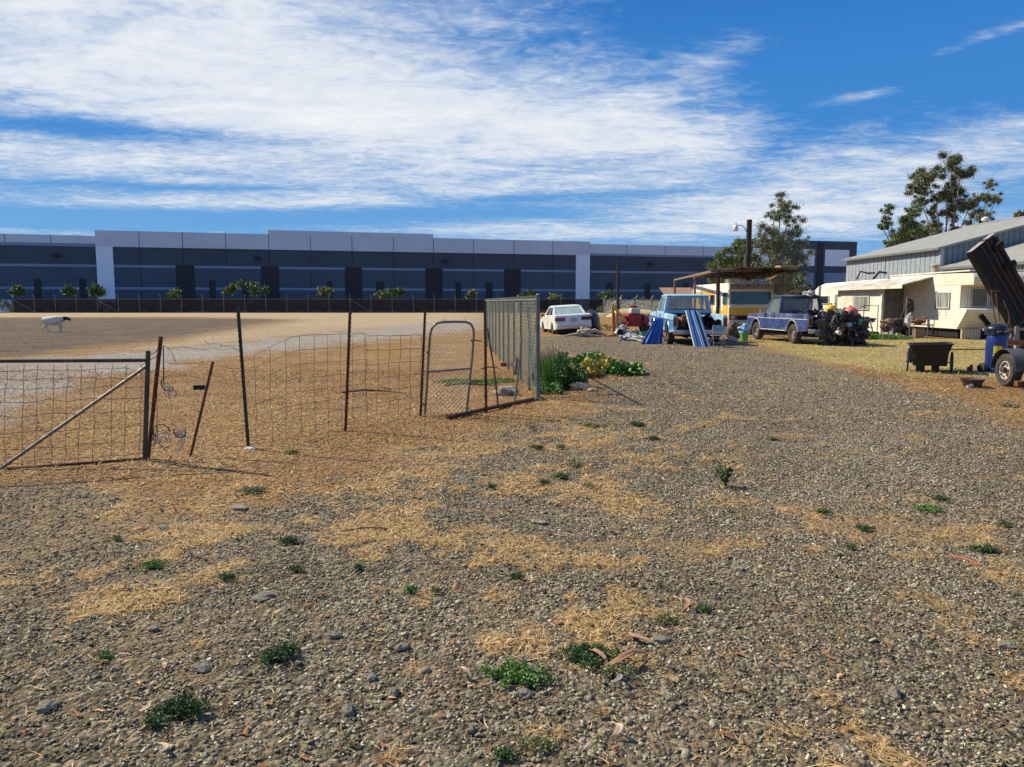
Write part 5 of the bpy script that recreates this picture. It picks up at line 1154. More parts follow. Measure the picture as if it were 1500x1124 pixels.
# ------------------------------------------------------------------ things round the trucks
bluep = M('panel_blue', (.20, .40, .66), rough=.35, c2=(.40, .58, .76), scale=1.5); navyp = M('panel_navy', (.03, .05, .12), rough=.35, var=.2); whitep = M('panel_white', (.66, .72, .76), rough=.35, var=.1)
def leaning(lab, a_top, a_bot, Yb, Yt, w, cols_, nm='striped_panel'):
    B = G(*a_bot); B = P(a_bot[0], a_bot[1], Yb); B.z = .01; T = P(a_top[0], a_top[1], Yt); t = thing(nm, lab, 'panel', tuple(B)); d = T - B
    q = Matrix.Translation(B) @ d.to_track_quat('Z', 'Y').to_matrix().to_4x4(); x = -w / 2
    for (ww, mt, th_) in cols_:
        MB().box(x, x + ww - .004, -th_, th_, 0, d.length, q).build('strip', mt, t, world=True, bevel=.004); x += ww
    return t
leaning('pale blue panel strip leaning at the left of the two on the truck tail', (1010, 455), (1023, 508), 27.0, 27.75, .30, [(.15, bluep, .02), (.03, navyp, .03), (.10, bluep, .018), (.03, whitep, .028)])
leaning('navy and white striped panel leaning at the right of the two on the truck tail', (1018, 456), (1035, 509), 26.9, 27.7, .30, [(.05, bluep, .02), (.05, whitep, .03), (.11, navyp, .018), (.03, whitep, .028), (.06, bluep, .02)])
# folding chair
C_ = P(1052, 510, 26.7); fc = thing('folding_chair', 'grey metal folding chair standing behind the light blue pickup', 'chair', (C_.x, C_.y, 0), R(4))
cm = M('chair_metal', (.42, .44, .46), rough=.4, metal=.6, c2=(.25, .24, .24), scale=8)
for s in (-1, 1):
    MB().tube([(s * .20, -.16, 0), (s * .20, .0, .42), (s * .20, .05, .72), (s * .16, .06, .79)], .013, 7).build('leg', cm, fc, smooth=True)
    MB().tube([(s * .22, .30, 0), (s * .21, .0, .44)], .013, 7).build('leg', cm, fc, smooth=True)
MB().box(-.19, .19, .04, .07, .56, .78).build('backrest', M('chair_blue', (.22, .34, .46), rough=.4, metal=.3, var=.2), fc, bevel=.012); MB().box(-.19, .19, .0, .36, .41, .435).build('seat', cm, fc, bevel=.01)
MB().tube([(-.2, -.1, .18), (.2, -.1, .18)], .01, 6).tube([(-.2, .03, .33), (.2, .03, .33)], .01, 6).build('stretcher', cm, fc)
# scrap inside the light blue bed
jk = {'dark': M('scrap_dark', (.03, .028, .03), rough=.6, c2=(.10, .08, .07), scale=9), 'black': M('scrap_black', (.012, .012, .014), rough=.5, var=.3), 'grey': M('scrap_grey', (.24, .25, .27), rough=.5, metal=.3, c2=(.45, .45, .45), scale=10), 'rust': M('scrap_rust', (.16, .06, .035), rough=.8, c2=(.28, .13, .08), scale=10),
      'white': M('scrap_white', (.62, .60, .56), rough=.7, c2=(.36, .33, .30), scale=8), 'brown': M('scrap_brown', (.20, .12, .07), rough=.9, c2=(.34, .23, .14), scale=8), 'green': M('scrap_green', (.08, .26, .18), rough=.6, var=.3), 'blue': M('scrap_blue', (.10, .22, .45), rough=.6, var=.3), 'tarp': M('black_tarp', (.018, .018, .022), rough=.35, c2=(.05, .05, .06), scale=12, bump=.8, bscale=9)}
def junk(nm, lab, cat, loc, mb, mat, grp=None, bev=0.0, smooth=False, rot=0):
    o = mb.build(nm, mat, smooth=smooth, bevel=bev); o.location = loc; o.rotation_euler.z = rot; return tag(o, lab, cat, grp)
bx, by = bt.location.x, bt.location.y
def sheet(nx, ny, w, d, f, seed=0, th=.012):
    """crumpled sheet; f(u,v)->z"""
    m = MB(); r = random.Random(seed); ph = [r.uniform(0, 6) for _ in range(6)]; vs = []; fs = []
    for j in range(ny + 1):
        for i in range(nx + 1):
            u, v = i / nx, j / ny; vs.append((w * (u - .5) + .03 * math.sin(v * 9 + ph[0]), d * (v - .5) + .03 * math.sin(u * 11 + ph[1]), f(u, v) + .05 * math.sin(u * 13 + ph[2] + v * 5) * math.sin(v * 11 + ph[3]) + .03 * math.sin(u * 29 + ph[4]) ))
    for j in range(ny):
        for i in range(nx): a = j * (nx + 1) + i; fs.append((a, a + 1, a + nx + 2, a + nx + 1))
    return m.add(vs, fs)
foil = M('foil_sheet', (.55, .56, .58), rough=.25, metal=.7, c2=(.20, .20, .22), scale=7, lo=.45, hi=.55)
junk('foil_sheet', 'crumpled silver sheet in the bed of the light blue pickup', 'sheet', (bx + .38, by - 1.9, 1.0), sheet(14, 14, .95, 1.2, lambda u, v: .1 * math.sin(u * 5)), foil, smooth=False)
junk('scrap_sack', 'dark sacks filling the right of the light blue pickup bed', 'sack', (bx + .35, by - 1.7, .82), MB().lump((0, 0, 0), (.42, .7, .22), .3, 2, 3), jk['tarp'], smooth=True)
junk('engine_part', 'rusty engine part in the left corner of the light blue bed', 'engine part', (bx - .62, by - 2.3, .86), MB().cbox((0, 0, 0), (.22, .35, .3), (.2, .1, .3)).tube([(0, 0, .1), (.12, -.1, .26), (.2, .1, .24)], .04, 8).lathe([(.09, 0), (.09, .1), (.04, .12)], 14, Matrix.Translation((.05, -.1, .14))), jk['rust'], bev=.01)
junk('scrap_bag', 'reddish dark bag beside the engine part in the light blue bed', 'bag', (bx - .30, by - 2.2, .84), MB().lump((0, 0, 0), (.26, .4, .2), .3, 7, 3), jk['dark'], smooth=True)
junk('dark_crate', 'dark crate deep in the light blue pickup bed behind the cab', 'crate', (bx - .1, by - 1.2, .67), MB().box(-.5, .5, -.3, .3, 0, .34), jk['black'], bev=.02)
# blue tarp hanging beside
tm = M('blue_tarp', (.05, .15, .50), rough=.45, c2=(.10, .24, .62), scale=4, bump=.5, bscale=12)
C_ = P(958, 500, 29.2); m = MB(); vs = []; fs = []; nx, ny = 16, 12
for j in range(ny + 1):
    v = j / ny
    for i in range(nx + 1):
        u = i / nx; w = .26 + .36 * (1 - v); x = (u - .5) * w * 1.4 + v * .34 - .12 ; y = -.35 * (1 - v) + .10 * math.sin(u * 22) * (1 - v * .6) + .3 * u
        vs.append((x, y, v * .98 + .01))
for j in range(ny):
    for i in range(nx): a = j * (nx + 1) + i; fs.append((a, a + 1, a + nx + 2, a + nx + 1))
m.add(vs, fs); o = junk('blue_tarp', 'bright blue tarp draped to the ground beside the light blue pickup', 'tarp', (C_.x, 29.2, 0), m, tm, smooth=True); so = o.modifiers.new('t', 'SOLIDIFY'); so.thickness = .01
for (px, py, nm, lab, cat, mt, dm, sd) in ((966, 499, 'rock', 'pinkish rock lying beside the left rear wheel of the light blue pickup', 'rock', rk, (.17, .14, .12), 3), (975, 501, 'rock', 'brown rock just left of the work boot', 'rock', rk, (.13, .12, .11), 9)):
    C_ = GH(px, py); junk(nm, lab, cat, (C_.x, C_.y, .07), MB().lump((0, 0, 0), dm, .25, sd, 3), mt, smooth=True)
C_ = GH(981, 502); junk('work_boot', 'tan work boot standing upright by the light blue pickup', 'boot', (C_.x, C_.y, .0), MB().loft([[(x * .06 * s, y * .10 * s + o_, z) for x, y in ((1, 1), (1, -1), (-1, -1), (-1, 1))] for (s, o_, z) in ((1.1, -.03, 0), (1.15, -.04, .08), (.9, .02, .14), (.85, .04, .32), (.95, .05, .40))]), M('tan_leather', (.46, .34, .22), rough=.8, var=.3, scale=20), bev=.02)
# yellow hoist and red tractor, engine and buckets
yel = M('hoist_yellow', (.70, .38, .06), rough=.5, c2=(.45, .18, .05), scale=6); orr = M('hoist_orange', (.60, .16, .03), rough=.5, c2=(.30, .09, .04), scale=6); red = M('tractor_red', (.36, .03, .03), rough=.5, c2=(.20, .035, .03), scale=5)
C_ = P(899, 494, 35.2); hs_ = thing('engine_hoist', 'yellow and orange engine hoist with a drooping boom', 'hoist', (C_.x, 35.2, 0))
MB().bar((0, 0, 0), (-.06, 0, 1.45), .10, .10).build('mast', orr, hs_, bevel=.01); MB().bar((-.10, 0, 1.50), (.52, -.05, .68), .22, .13).build('boom', yel, hs_, bevel=.02); MB().bar((.06, -.02, .1), (.02, -.02, 1.1), .07).build('ram', orr, hs_)
MB().tube([(-.35, -.5, .08), (0, 0, .08), (.35, .8, .08)], .05, 7).tube([(-.32, .1, .08), (.45, -.1, .08)], .045, 7).build('base_leg', yel, hs_, smooth=True)
C_ = P(927, 493, 36.0); tr = thing('tractor', 'small dark red tractor standing among engine parts', 'tractor', (C_.x, 36.0, 0), R(12))
MB().box(-.35, .35, -.3, .9, .45, 1.05).build('body', red, tr, bevel=.06); MB().box(-.22, .22, -.35, .1, 1.05, 1.30).build('hood', M('tractor_grey', (.50, .48, .46), rough=.6, var=.2), tr, bevel=.05); MB().box(-.18, .18, -.1, .2, 1.30, 1.42).build('seat', red, tr, bevel=.04)
for s in (-1, 1):
    MB().loft([[(s * .42, y * .4, .65 + z * .38), (s * .68, y * .4, .60 + z * .36)] [0:2] + [(s * .68, y * .42, .55 + z * .3), (s * .42, y * .42, .55 + z * .3)] for y, z in ((-1, 0), (-.6, .8), (0, 1.05), (.6, .8), (1, 0))]).build('fender', red, tr); wheel(tr, s * .56, .0, .42, .24, s, hubm)
    MB().tube([(s * .3, -.3, .7), (s * .62, -.7, .45), (s * .72, -.75, .2)], .045, 7).build('lift_arm', red, tr, smooth=True)
MB().tube([(0, .1, 1.1), (0, -.1, 1.55)], .02, 6).build('steering_column', dk, tr)
C_ = P(910, 498, 34.0); eb = thing('engine_block', 'grey aluminium engine block lying in front of the red tractor', 'engine', (C_.x, 34.0, 0), .3)
MB().lump((0, 0, .24), (.30, .25, .22), .2, 5, 3).cbox((.1, .1, .22), (.5, .35, .3), (.1, .2, 0)).build('block', jk['grey'], eb); MB().lathe([(.15, 0), (.15, .06), (.05, .07)], 16, Matrix.Translation((-.2, -.26, .26)) @ Matrix.Rotation(R(90), 4, 'X')).build('pulley', jk['black'], eb); MB().tube([(-.2, -.1, .45), (0, -.2, .56), (.3, -.1, .42)], .045, 8).build('intake_pipe', jk['white'], eb, smooth=True)
for (px, py, nm, lab, cat, mt, mb_) in ((921, 498, 'scrap_heap', 'low heap of grey and white scrap right of the engine block', 'scrap', jk['grey'], MB().lump((0, 0, .1), (.36, .3, .16), .4, 8, 3)),
      (928, 496, 'gearbox', 'dark gearbox between the engine block and the white bucket', 'gearbox', jk['dark'], MB().lump((0, 0, .16), (.22, .3, .2), .25, 18, 3).tube([(0, -.2, .2), (.1, -.5, .2)], .07, 10)),
      (940, 499, 'scrap_heap', 'pale scrap heap on the gravel just left of the blue tarp', 'scrap', jk['white'], MB().lump((0, 0, .08), (.38, .25, .13), .4, 13, 3))):
    C_ = GH(px, py + 1); junk(nm, lab, cat, (C_.x, C_.y, 0), mb_, mt, smooth=False)
def bucket(lab, px, py, Yc, mat, r=.15, h=.38, grp='buckets'):
    C_ = P(px, py, Yc); o = thing('bucket', lab, 'bucket', (C_.x, Yc, 0), 0, grp)
    MB().lathe([(r * .8, 0), (r, h), (r * .93, h), (r * .75, .02)], 20, None).build('pail', mat, o, smooth=True); MB().tube([(r * math.cos(a), 0, h + .02 - .12 * math.sin(a)) for a in [math.pi * k / 10 for k in range(11)]], .006, 5).build('handle', galv, o); return o
bucket('white plastic bucket in front of the red tractor', 932, 497, 34.4, M('bucket_white', (.68, .68, .64), rough=.5, var=.1))
bucket('green bucket touching the left edge of the blue tarp', 942, 496, 32.5, M('bucket_teal', (.12, .34, .28), rough=.5, var=.2), .15, .34)
bucket('bright green bucket with a blue bundle in it beside the navy pickup nose', 1090, 497, 31.0, M('bucket_green', (.16, .48, .10), rough=.4, var=.2), .17, .36)
C_ = P(1091, 480, 31.0); junk('blue_bundle', 'blue and white cloth bundle sitting in the bright green bucket', 'bundle', (C_.x, 31.0, .48), MB().lump((0, 0, 0), (.20, .18, .20), .3, 3, 3), M('blue_cloth', (.12, .30, .55), rough=.8, c2=(.55, .60, .62), scale=7), smooth=True)
C_ = P(1074, 497, 32.2); junk('brush_bale', 'round brown bale of brush between the chair and the green bucket', 'bale', (C_.x, 32.2, .36), MB().lump((0, 0, 0), (.34, .30, .38), .12, 31, 3), M('bale_brown', (.10, .06, .035), rough=.95, c2=(.24, .15, .09), scale=16, bump=1, bscale=30), smooth=False)
C_ = P(1072, 497, 30.6); junk('rock', 'pale lump of broken concrete in front of the brown bale', 'rock', (C_.x, 30.6, .09), MB().lump((0, 0, 0), (.24, .16, .11), .3, 6, 3), M('pale_stone', (.50, .42, .36), rough=.9, var=.25, scale=9))
# by the white car: leaned wheel and cut branches
C_ = P(866, 491, 37.6); junk('black_tarp', 'black tarpaulin bundle piled against the right side of the white sedan', 'tarp', (C_.x + .05, 38.3, .45), MB().lump((0, 0, 0), (.50, .9, .72), .14, 9, 3), jk['tarp'], smooth=True)
C_ = GH(855, 494); junk('tree_stump', 'pale gnarled tree root lying behind the white sedan bumper', 'stump', (C_.x, C_.y, .0), MB().lump((0, 0, .2), (.28, .25, .24), .3, 4, 3).tube([(.1, 0, .16), (.5, .05, .3), (.85, .1, .16), (1.1, .1, .03)], [.12, .09, .07, .04], 8).tube([(-.1, 0, .12), (-.5, -.1, .12), (-.9, 0, .05)], [.10, .06, .03], 8).tube([(0, -.1, .1), (.4, -.2, .08), (.8, -.1, .04)], [.08, .06, .03], 8), M('pale_root', (.36, .28, .20), rough=.9, c2=(.50, .42, .32), scale=8), smooth=True)
C_ = GH(885, 484); o = shrub_mesh(41, .7, .28, 500, .12, grm, 'grass_clump'); o.location = C_; tag(o, 'green grass clump between the black tarpaulin and the yellow hoist', 'grass clump')

# ------------------------------------------------------------------ load at the tail of the navy truck
tm_ = Matrix.Translation(nt.location) @ Matrix.Rotation(hd, 4, 'Z')
def nl(x, y, z): return tuple(tm_ @ Vector((x * (.46 if y < -2.4 else 1) - (.12 if y < -2.4 else 0), y + (.25 if y < -2.8 else 0), z)))
yj = M('yellow_plastic', (.78, .46, .03), rough=.4, var=.1); rj = M('red_plastic', (.62, .10, .06), rough=.4, c2=(.70, .20, .14), scale=4)
junk('yellow_jug', 'yellow plastic jug sitting on top of the scrap in the navy pickup', 'jug', nl(.10, -2.30, 1.30), MB().lathe([(.16, -.12), (.20, -.08), (.21, .06), (.15, .15), (.05, .19), (.05, .25), (.01, .25)], 20).tube([(.14, 0, .13), (.22, 0, .2), (.1, 0, .24)], .025, 8), yj, smooth=True)
junk('red_container', 'faded red rounded container on the right of the scrap pile', 'container', nl(1.45, -3.15, 1.16), MB().lump((0, 0, 0), (.27, .25, .25), .05, 3, 3).lathe([(.06, 0), (.06, .06), (.01, .07)], 12, Matrix.Translation((-.02, 0, .23))), rj, smooth=True)
specs = [('scrap_bag', 'black bag in the middle of the navy pickup bed', 'bag', (-.2, -1.6, .98), (.5, .6, .33), 'tarp', 41), ('scrap_bag', 'black bag at the tail of the navy pickup bed below the yellow jug', 'bag', (.15, -2.35, .98), (.5, .35, .28), 'black', 42),
         ('scrap_pile', 'dark scrap pile with hoses hanging at the left tail of the navy pickup', 'scrap', (.25, -3.05, .62), (.62, .35, .60), 'dark', 43), ('scrap_pile', 'black scrap mound filling the centre behind the navy pickup', 'scrap', (.95, -3.2, .55), (.60, .5, .62), 'black', 44),
         ('scrap_pile', 'tallest black heap under the red container', 'scrap', (1.5, -3.25, .48), (.45, .45, .52), 'tarp', 45), ('cardboard_box', 'crumpled brown cardboard on top of the scrap', 'cardboard', (.65, -2.9, 1.22), (.30, .22, .05), 'brown', 46),
         ('grey_sack', 'grey sack on top of the scrap left of the red container', 'sack', (1.08, -3.0, 1.16), (.22, .22, .17), 'grey', 47), ('white_bag', 'white bag behind the red container', 'bag', (1.75, -2.8, 1.14), (.20, .16, .16), 'white', 48), ('pale_cloth', 'pale green cloth beside the yellow jug', 'cloth', (.40, -2.4, 1.25), (.14, .14, .08), 'green', 49)]
for (nm, lab, cat, lc, dm, mk, sd) in specs:
    junk(nm, lab, cat, nl(*lc), MB().lump((0, 0, 0), dm, .30, sd, 4, hd, 2.9), jk[mk], 'scrap heaped on the navy pickup', rot=0)
rr = random.Random(12); kinds = ['rust', 'dark', 'grey', 'black', 'brown', 'dark', 'green', 'black', 'white', 'dark', 'grey']
wd = {'black': 'jet black', 'rust': 'rusty', 'green': 'green', 'grey': 'grey', 'white': 'white', 'brown': 'brown', 'dark': 'dark grey'}
for i in range(34):
    k_ = kinds[i % 11]; x = rr.uniform(-.2, .85); z = rr.uniform(.45, 1.2); p = Vector((x, -3.40 + rr.uniform(-.05, .1) + abs(z - .6) * .35, z)); m = MB()
    if i % 3 == 0: m.tube([p, p + Vector((rr.uniform(-.1, .1), -.06, -.22)), p + Vector((rr.uniform(-.2, .2), -.03, -.45))], .022, 7)
    elif i % 3 == 1: m.lathe([(.09, 0), (.09, .16), (.04, .19)], 14, Matrix.Translation(p) @ Euler((1.3, rr.uniform(-1, 1), 0)).to_matrix().to_4x4())
    else: m.cbox(p, (.22, .1, .16), (rr.uniform(-1, 1), rr.uniform(-1, 1), rr.uniform(-1, 1)))
    m.v = [tuple(tm_ @ Vector(v)) for v in m.v]; c0 = tm_ @ p; m.v = [tuple(Vector(v) - c0) for v in m.v]
    junk(['scrap_hose', 'scrap_can', 'scrap_block'][i % 3], f"{wd[k_]} {['hose', 'can', 'block'][i % 3]} {'high' if z > .9 else 'midway up' if z > .65 else 'low'} in the scrap at the {'left' if x < .35 else 'middle' if x < .75 else 'right'} of the navy pickup tail", ['hose', 'can', 'block'][i % 3], tuple(c0), m, jk[k_], 'scrap heaped on the navy pickup', smooth=True)
for (x0, z0, x1, z1, r_) in ((1.2, .5, 2.0, 1.1, .025), (1.9, .2, 1.85, 1.25, .02)):
    pass
junk('scrap_pipe', 'bent pale pipe standing at the right end of the scrap pile', 'pipe', nl(1.95, -3.1, 0), MB().tube([(0, 0, .3), (-.02, 0, .8), (-.1, 0, 1.1), (-.25, 0, 1.22)], .022, 7), jk['white'], smooth=True)
C_ = P(1247, 505, 28.3); m = MB().slab([(-.02, 0, 0), (.22, 0, 0), (-.12, .5, .78), (-.24, .5, .78)], .015); junk('grey_board', 'pale blue-grey board leaning on the right end of the scrap pile', 'board', (C_.x - .08, 28.2, 0), m, M('bluegrey_board', (.30, .38, .44), rough=.5, var=.2), bev=.003)
junk('roof_load', 'bundle of pale and rusty scrap resting on the navy pickup cab roof', 'bundle', nl(.35, -.2, 1.92), MB().lump((0, 0, 0), (.22, .18, .10), .35, 51, 3), jk['white'])
junk('roof_load', 'thin dark bundle leaning across the left of the navy cab roof', 'bundle', nl(-.3, 0, 1.9), MB().tube([(-.2, 0, .0), (.1, 0, .14), (.2, 0, .2)], .03, 6), jk['rust'])

# ------------------------------------------------------------------ by the mobile homes
C_ = P(1283, 492, 36.5); hr = thing('handrail', 'thin metal handrail leading up to the white shuttered window', 'handrail', (C_.x, 36.5, 0))
a0 = P(1240, 442, 36.5).x - C_.x; a1 = P(1266, 442, 36.5).x - C_.x; a2 = P(1287, 442, 36.5).x - C_.x
MB().tube([(a0, 0, .2), (a0, 0, .9), (a1, 0, 1.42), (a2, 0, 1.42), (a2, 0, .2)], .022, 6).tube([(a1, 0, .1), (a1, 0, 1.42)], .02, 6).build('rail', galvd, hr)
whs = M('white_scrap', (.66, .64, .58), rough=.6, var=.15)
C_ = P(1270, 493, 36.0); t = thing('step_stool', 'white plastic step stool heaped with odds and ends before the cream wall', 'stool', (C_.x, 36.0, 0))
for s in (-1, 1): MB().bar((s * .32, 0, 0), (s * .18, .1, .62), .07, .05).build('leg', whs, t)
for z, w in ((.18, .5), (.38, .44), (.6, .4)): MB().box(-w / 2, w / 2, -.1, .12, z, z + .04).build('step', whs, t)
junk('scrap_heap', 'grey odds and ends heaped on top of the white step stool', 'scrap', (C_.x, 36.05, .74), MB().lump((0, 0, 0), (.30, .2, .12), .35, 4, 3), jk['dark'])
C_ = P(1312, 494, 35.2); t = thing('hand_cart', 'dark two-wheeled hand cart piled with junk in the open porch', 'cart', (C_.x, 35.2, 0), .2)
MB().box(-.5, .5, -.25, .25, .32, .50).build('tray', jk['dark'], t, bevel=.03); MB().bar((.4, .2, .45), (.75, .4, 1.5), .05).build('handle', jk['black'], t); wheel(t, .42, -.25, .22, .10, 1, jk['grey']); wheel(t, -.42, -.25, .22, .10, -1, jk['grey'])
for i, (px, py, Yc, z, dm, k_, lab) in enumerate(((1303, 470, 35.1, .66, (.30, .2, .16), 'brown', 'brown bundle on the left of the junk cart'), (1318, 470, 35.2, .68, (.26, .2, .18), 'dark', 'black bundle on the right of the junk cart'), (1332, 465, 34.9, .75, (.14, .12, .30), 'white', 'tangle of pale cord hanging between the junk cart and the small table'), (1296, 478, 35.4, .5, (.14, .2, .2), 'rust', 'rusty lump at the foot of the white porch post'),
        (1346, 473, 34.3, .72, (.24, .15, .11), 'rust', 'red-brown flower pots clustered on the small table'), (1340, 471, 34.4, .76, (.12, .12, .14), 'brown', 'brown basket on the left of the small table'), (1356, 466, 34.2, .80, (.06, .06, .14), 'rust', 'small red bottle at the right of the table'))):
    C_ = P(px, 442, Yc); junk(['bundle', 'bundle', 'cord_tangle', 'scrap_lump', 'flower_pots', 'basket', 'bottle'][i], lab, ['bundle', 'bundle', 'cord', 'scrap', 'pots', 'basket', 'bottle'][i], (C_.x, Yc, z), MB().lump((0, 0, 0), dm, .3, 60 + i, 3), jk[k_])
C_ = P(1348, 496, 34.2); t = thing('small_table', 'small rickety table with pots on it before the cream mobile home', 'table', (C_.x, 34.2, 0))
MB().box(-.45, .45, -.22, .22, .56, .60).build('tabletop', pm, t); 
for x in (-.4, .4):
    for y in (-.18, .18): MB().tube([(x, y, 0), (x, y, .56)], .018, 6).build('leg', galvd, t)
MB().box(-.3, .1, -.15, .15, .0, .42).build('box_below', jk['brown'], t, bevel=.02)
C_ = P(1326, 442, 35.5); junk('leaning_pole', 'dark pole leaning diagonally against the shaded porch wall', 'pole', (C_.x, 35.5, 0), MB().tube([(-.3, 0, .5), (.35, .3, 1.75)], .035, 7), jk['black'], smooth=True)
C_ = P(1333, 442, 35.7); junk('dark_jacket', 'dark jacket hanging on the porch wall beside the leaning pole', 'jacket', (C_.x + .05, 35.75, 1.35), MB().lump((0, 0, 0), (.16, .08, .36), .2, 71, 3), jk['dark'], smooth=True)
aj = P(1250, 404, 40.0); t = thing('antenna', 'dark bent antenna lying on the roof of the cream lean-to', 'antenna', (19.0, 41.5, 2.78))
MB().tube([(-.6, 0, 0), (-.4, 0, .42), (0, 0, .32), (.5, .3, .35)], .05, 6).tube([(.3, 0, .02), (.7, .2, .4), (1.1, .2, .34)], .06, 6).tube([(1.0, .2, .2), (1.0, .2, 1.2)], .02, 5).build('antenna_arm', jk['black'], t)
# green weeds in front of the homes
r = np.random.default_rng(9)
def grassclump(nm, lab, cat, loc, w, d, h, n, mat, seed, bw=.006, lean=.35, grp=None):
    r = np.random.default_rng(seed); a = r.uniform(0, 6.283, n); q = np.sqrt(r.uniform(0, 1, n)); x = np.cos(a) * q * w; y = np.sin(a) * q * d
    hh = h * r.uniform(.45, 1.1, n) * (1 - .45 * q); b = r.uniform(0, 6.283, n); l = r.uniform(0, lean, n) * hh
    p0 = np.stack([x, y, np.zeros(n)], 1); p1 = p0 + np.stack([np.cos(b) * l * .35, np.sin(b) * l * .35, hh * .6], 1); p2 = p0 + np.stack([np.cos(b) * l, np.sin(b) * l, hh], 1)
    s = np.stack([-np.sin(b), np.cos(b), b * 0], 1) * bw
    V = np.stack([p0 - s, p0 + s, p1 + s * .8, p1 - s * .8, p2 + s * .15, p2 - s * .15], 1).reshape(-1, 3); F = (np.array([(0, 1, 2, 3), (3, 2, 4, 5)])[None] + (np.arange(n) * 6)[:, None, None]).reshape(-1, 4)
    o = npmesh(nm, V, F, mat, np.repeat(np.clip(r.normal(.5, .22, n), 0, 1), 6)); o.location = loc; return tag(o, lab, cat, grp)
gg = M('green_grass', (1, 1, 1), rough=.7, tint=[(.03, .07, .012), (.07, .17, .025), (.15, .30, .05), (.34, .44, .12)])
for (px, py, w, h, lab) in ((1285, 497, 1.0, .28, 'bright green grass clump under the white porch post'), (1305, 497, .9, .24, 'bright green grass clump before the junk cart'), (1264, 495, .6, .40, 'green grass tuft between the scrap pile and the step stool'), (1248, 480, .35, .9, 'tall green weed growing against the cream wall behind the grey board')):
    C_ = P(px, py, 33.0 if h < .8 else 36); grassclump('grass_clump', lab, 'grass clump', (C_.x, C_.y, 0), w, .6, h, 1500, gg, px, .012, .5)
# ------------------------------------------------------------------ garden cart
C_ = G(1369, 547); gc = thing('garden_cart', 'black garden cart with two spoked wheels standing on the dry grass', 'cart', (C_.x, C_.y + .25, H(C_.x, C_.y)), R(-25)); gc.scale = (.88, .88, .92)
bp = M('black_plastic', (.007, .007, .008), rough=.5, c2=(.014, .014, .015), scale=6)
def rr_ring(w0, y0, y1, z0, z1):
    return [(-w0, y0, z0), (w0, y0, z0), (w0, y1, z1), (-w0, y1, z1)]
m = MB().loft([[(-.38, -.34, .17), (.38, -.34, .17), (.38, .42, .17), (-.38, .42, .17)], [(-.40, -.42, .48), (.40, -.42, .48), (.42, .52, .48), (-.42, .52, .48)], [(-.47, -.50, .66), (.47, -.50, .70), (.47, .62, .70), (-.47, .62, .66)],
             [(-.50, -.53, .655), (.50, -.53, .70), (.50, .65, .70), (-.50, .65, .655)], [(-.50, -.53, .685), (.50, -.53, .73), (.50, .65, .73), (-.50, .65, .685)], [(-.455, -.485, .68), (.455, -.485, .72), (.455, .60, .72), (-.455, .60, .68)], [(-.38, -.40, .5), (.38, -.40, .5), (.40, .50, .5), (-.40, .50, .5)], [(-.35, -.31, .20), (.35, -.31, .20), (.35, .39, .20), (-.35, .39, .20)]])
m.build('tub', bp, gc, bevel=.012)
MB().box(-.30, -.10, -.22, .1, .02, .27).box(.06, .22, -.22, .1, .02, .27).box(-.3, .3, -.1, .1, .18, .27).build('stand', bp, gc, bevel=.012)
MB().lump((-.42, -.38, .48), (.10, .06, .2), .3, 4, 2).build('torn_liner', jk['tarp'], gc, smooth=True)
MB().tube([(-.50, -.06, .25), (.50, -.06, .25)], .014, 7).build('axle', galvd, gc)
for s in (-1, 1):
    Mx = Matrix.Translation((s * .50, -.06, .26)) @ Matrix.Rotation(R(90), 4, 'Y'); m = MB().lathe([(.215, -.025), (.25, -.02), (.262, 0), (.25, .02), (.215, .025)], 28, Mx, True)
    w_ = m.build('wheel', tyre, gc, smooth=True); m = MB().lathe([(.20, -.012), (.216, -.02), (.216, .02), (.20, .012)], 28, Mx, True).lathe([(.04, -.04), (.04, .04)], 10, Mx)
    for k in range(10):
        a = 6.283 * k / 10; m.tube([Mx @ Vector((.03 * math.cos(a), .03 * math.sin(a), 0)), Mx @ Vector((.21 * math.cos(a + .1), .21 * math.sin(a + .1), 0))], .006, 5)
    m.build('spoked_rim', jk['grey'], w_)
MB().tube([(-.12, .64, .6), (-.12, 1.0, .5), (.12, 1.0, .5), (.12, .64, .6)], .014, 7).build('pull_handle', galvd, gc)

# ------------------------------------------------------------------ air compressor
C_ = G(1457, 547); ac = thing('air_compressor', 'upright blue air compressor with a yellow label beside the trailer wheel', 'compressor', (C_.x, C_.y, 0), R(8))
cb = M('compressor_blue', (.006, .024, .13), rough=.3, c2=(.009, .032, .16), scale=4, spec=.6)
MB().lathe([(.02, .06), (.15, .08), (.205, .14), (.21, .22), (.21, .76), (.18, .85), (.10, .90), (.02, .91)], 28).build('tank', cb, ac, smooth=True)
MB().box(-.20, .20, -.20, .05, .03, .14).build('base', cb, ac, bevel=.02)
MB().lump((0, .02, .97), (.215, .20, .145), .03, 3, 3).box(-.19, .19, -.14, .16, .86, .95).build('motor_cover', M('cover_dark_blue', (.012, .018, .035), rough=.35, var=.2), ac, smooth=True)
for k in range(2): MB().box(-.14 + k * .16, -.04 + k * .16, -.175, -.160, .93, .955).build('vent_slot', jk['grey'], ac)
MB().lathe([(.235, .0), (.235, .20)], 28).build('x', cb, ac) if False else None
def curved(name, a0, a1, z0, z1, r_, mat):
    m = MB(); k = 8; vs = [(r_ * math.sin(a0 + (a1 - a0) * i / k), -r_ * math.cos(a0 + (a1 - a0) * i / k), z) for z in (z0, z1) for i in range(k + 1)]
    vi = [(x * .97, y * .97, z) for x, y, z in vs]; rings = [[vs[i], vs[i + k + 1], vi[i + k + 1], vi[i]] for i in range(k + 1)]; m.loft(rings); return m.build(name, mat, ac)
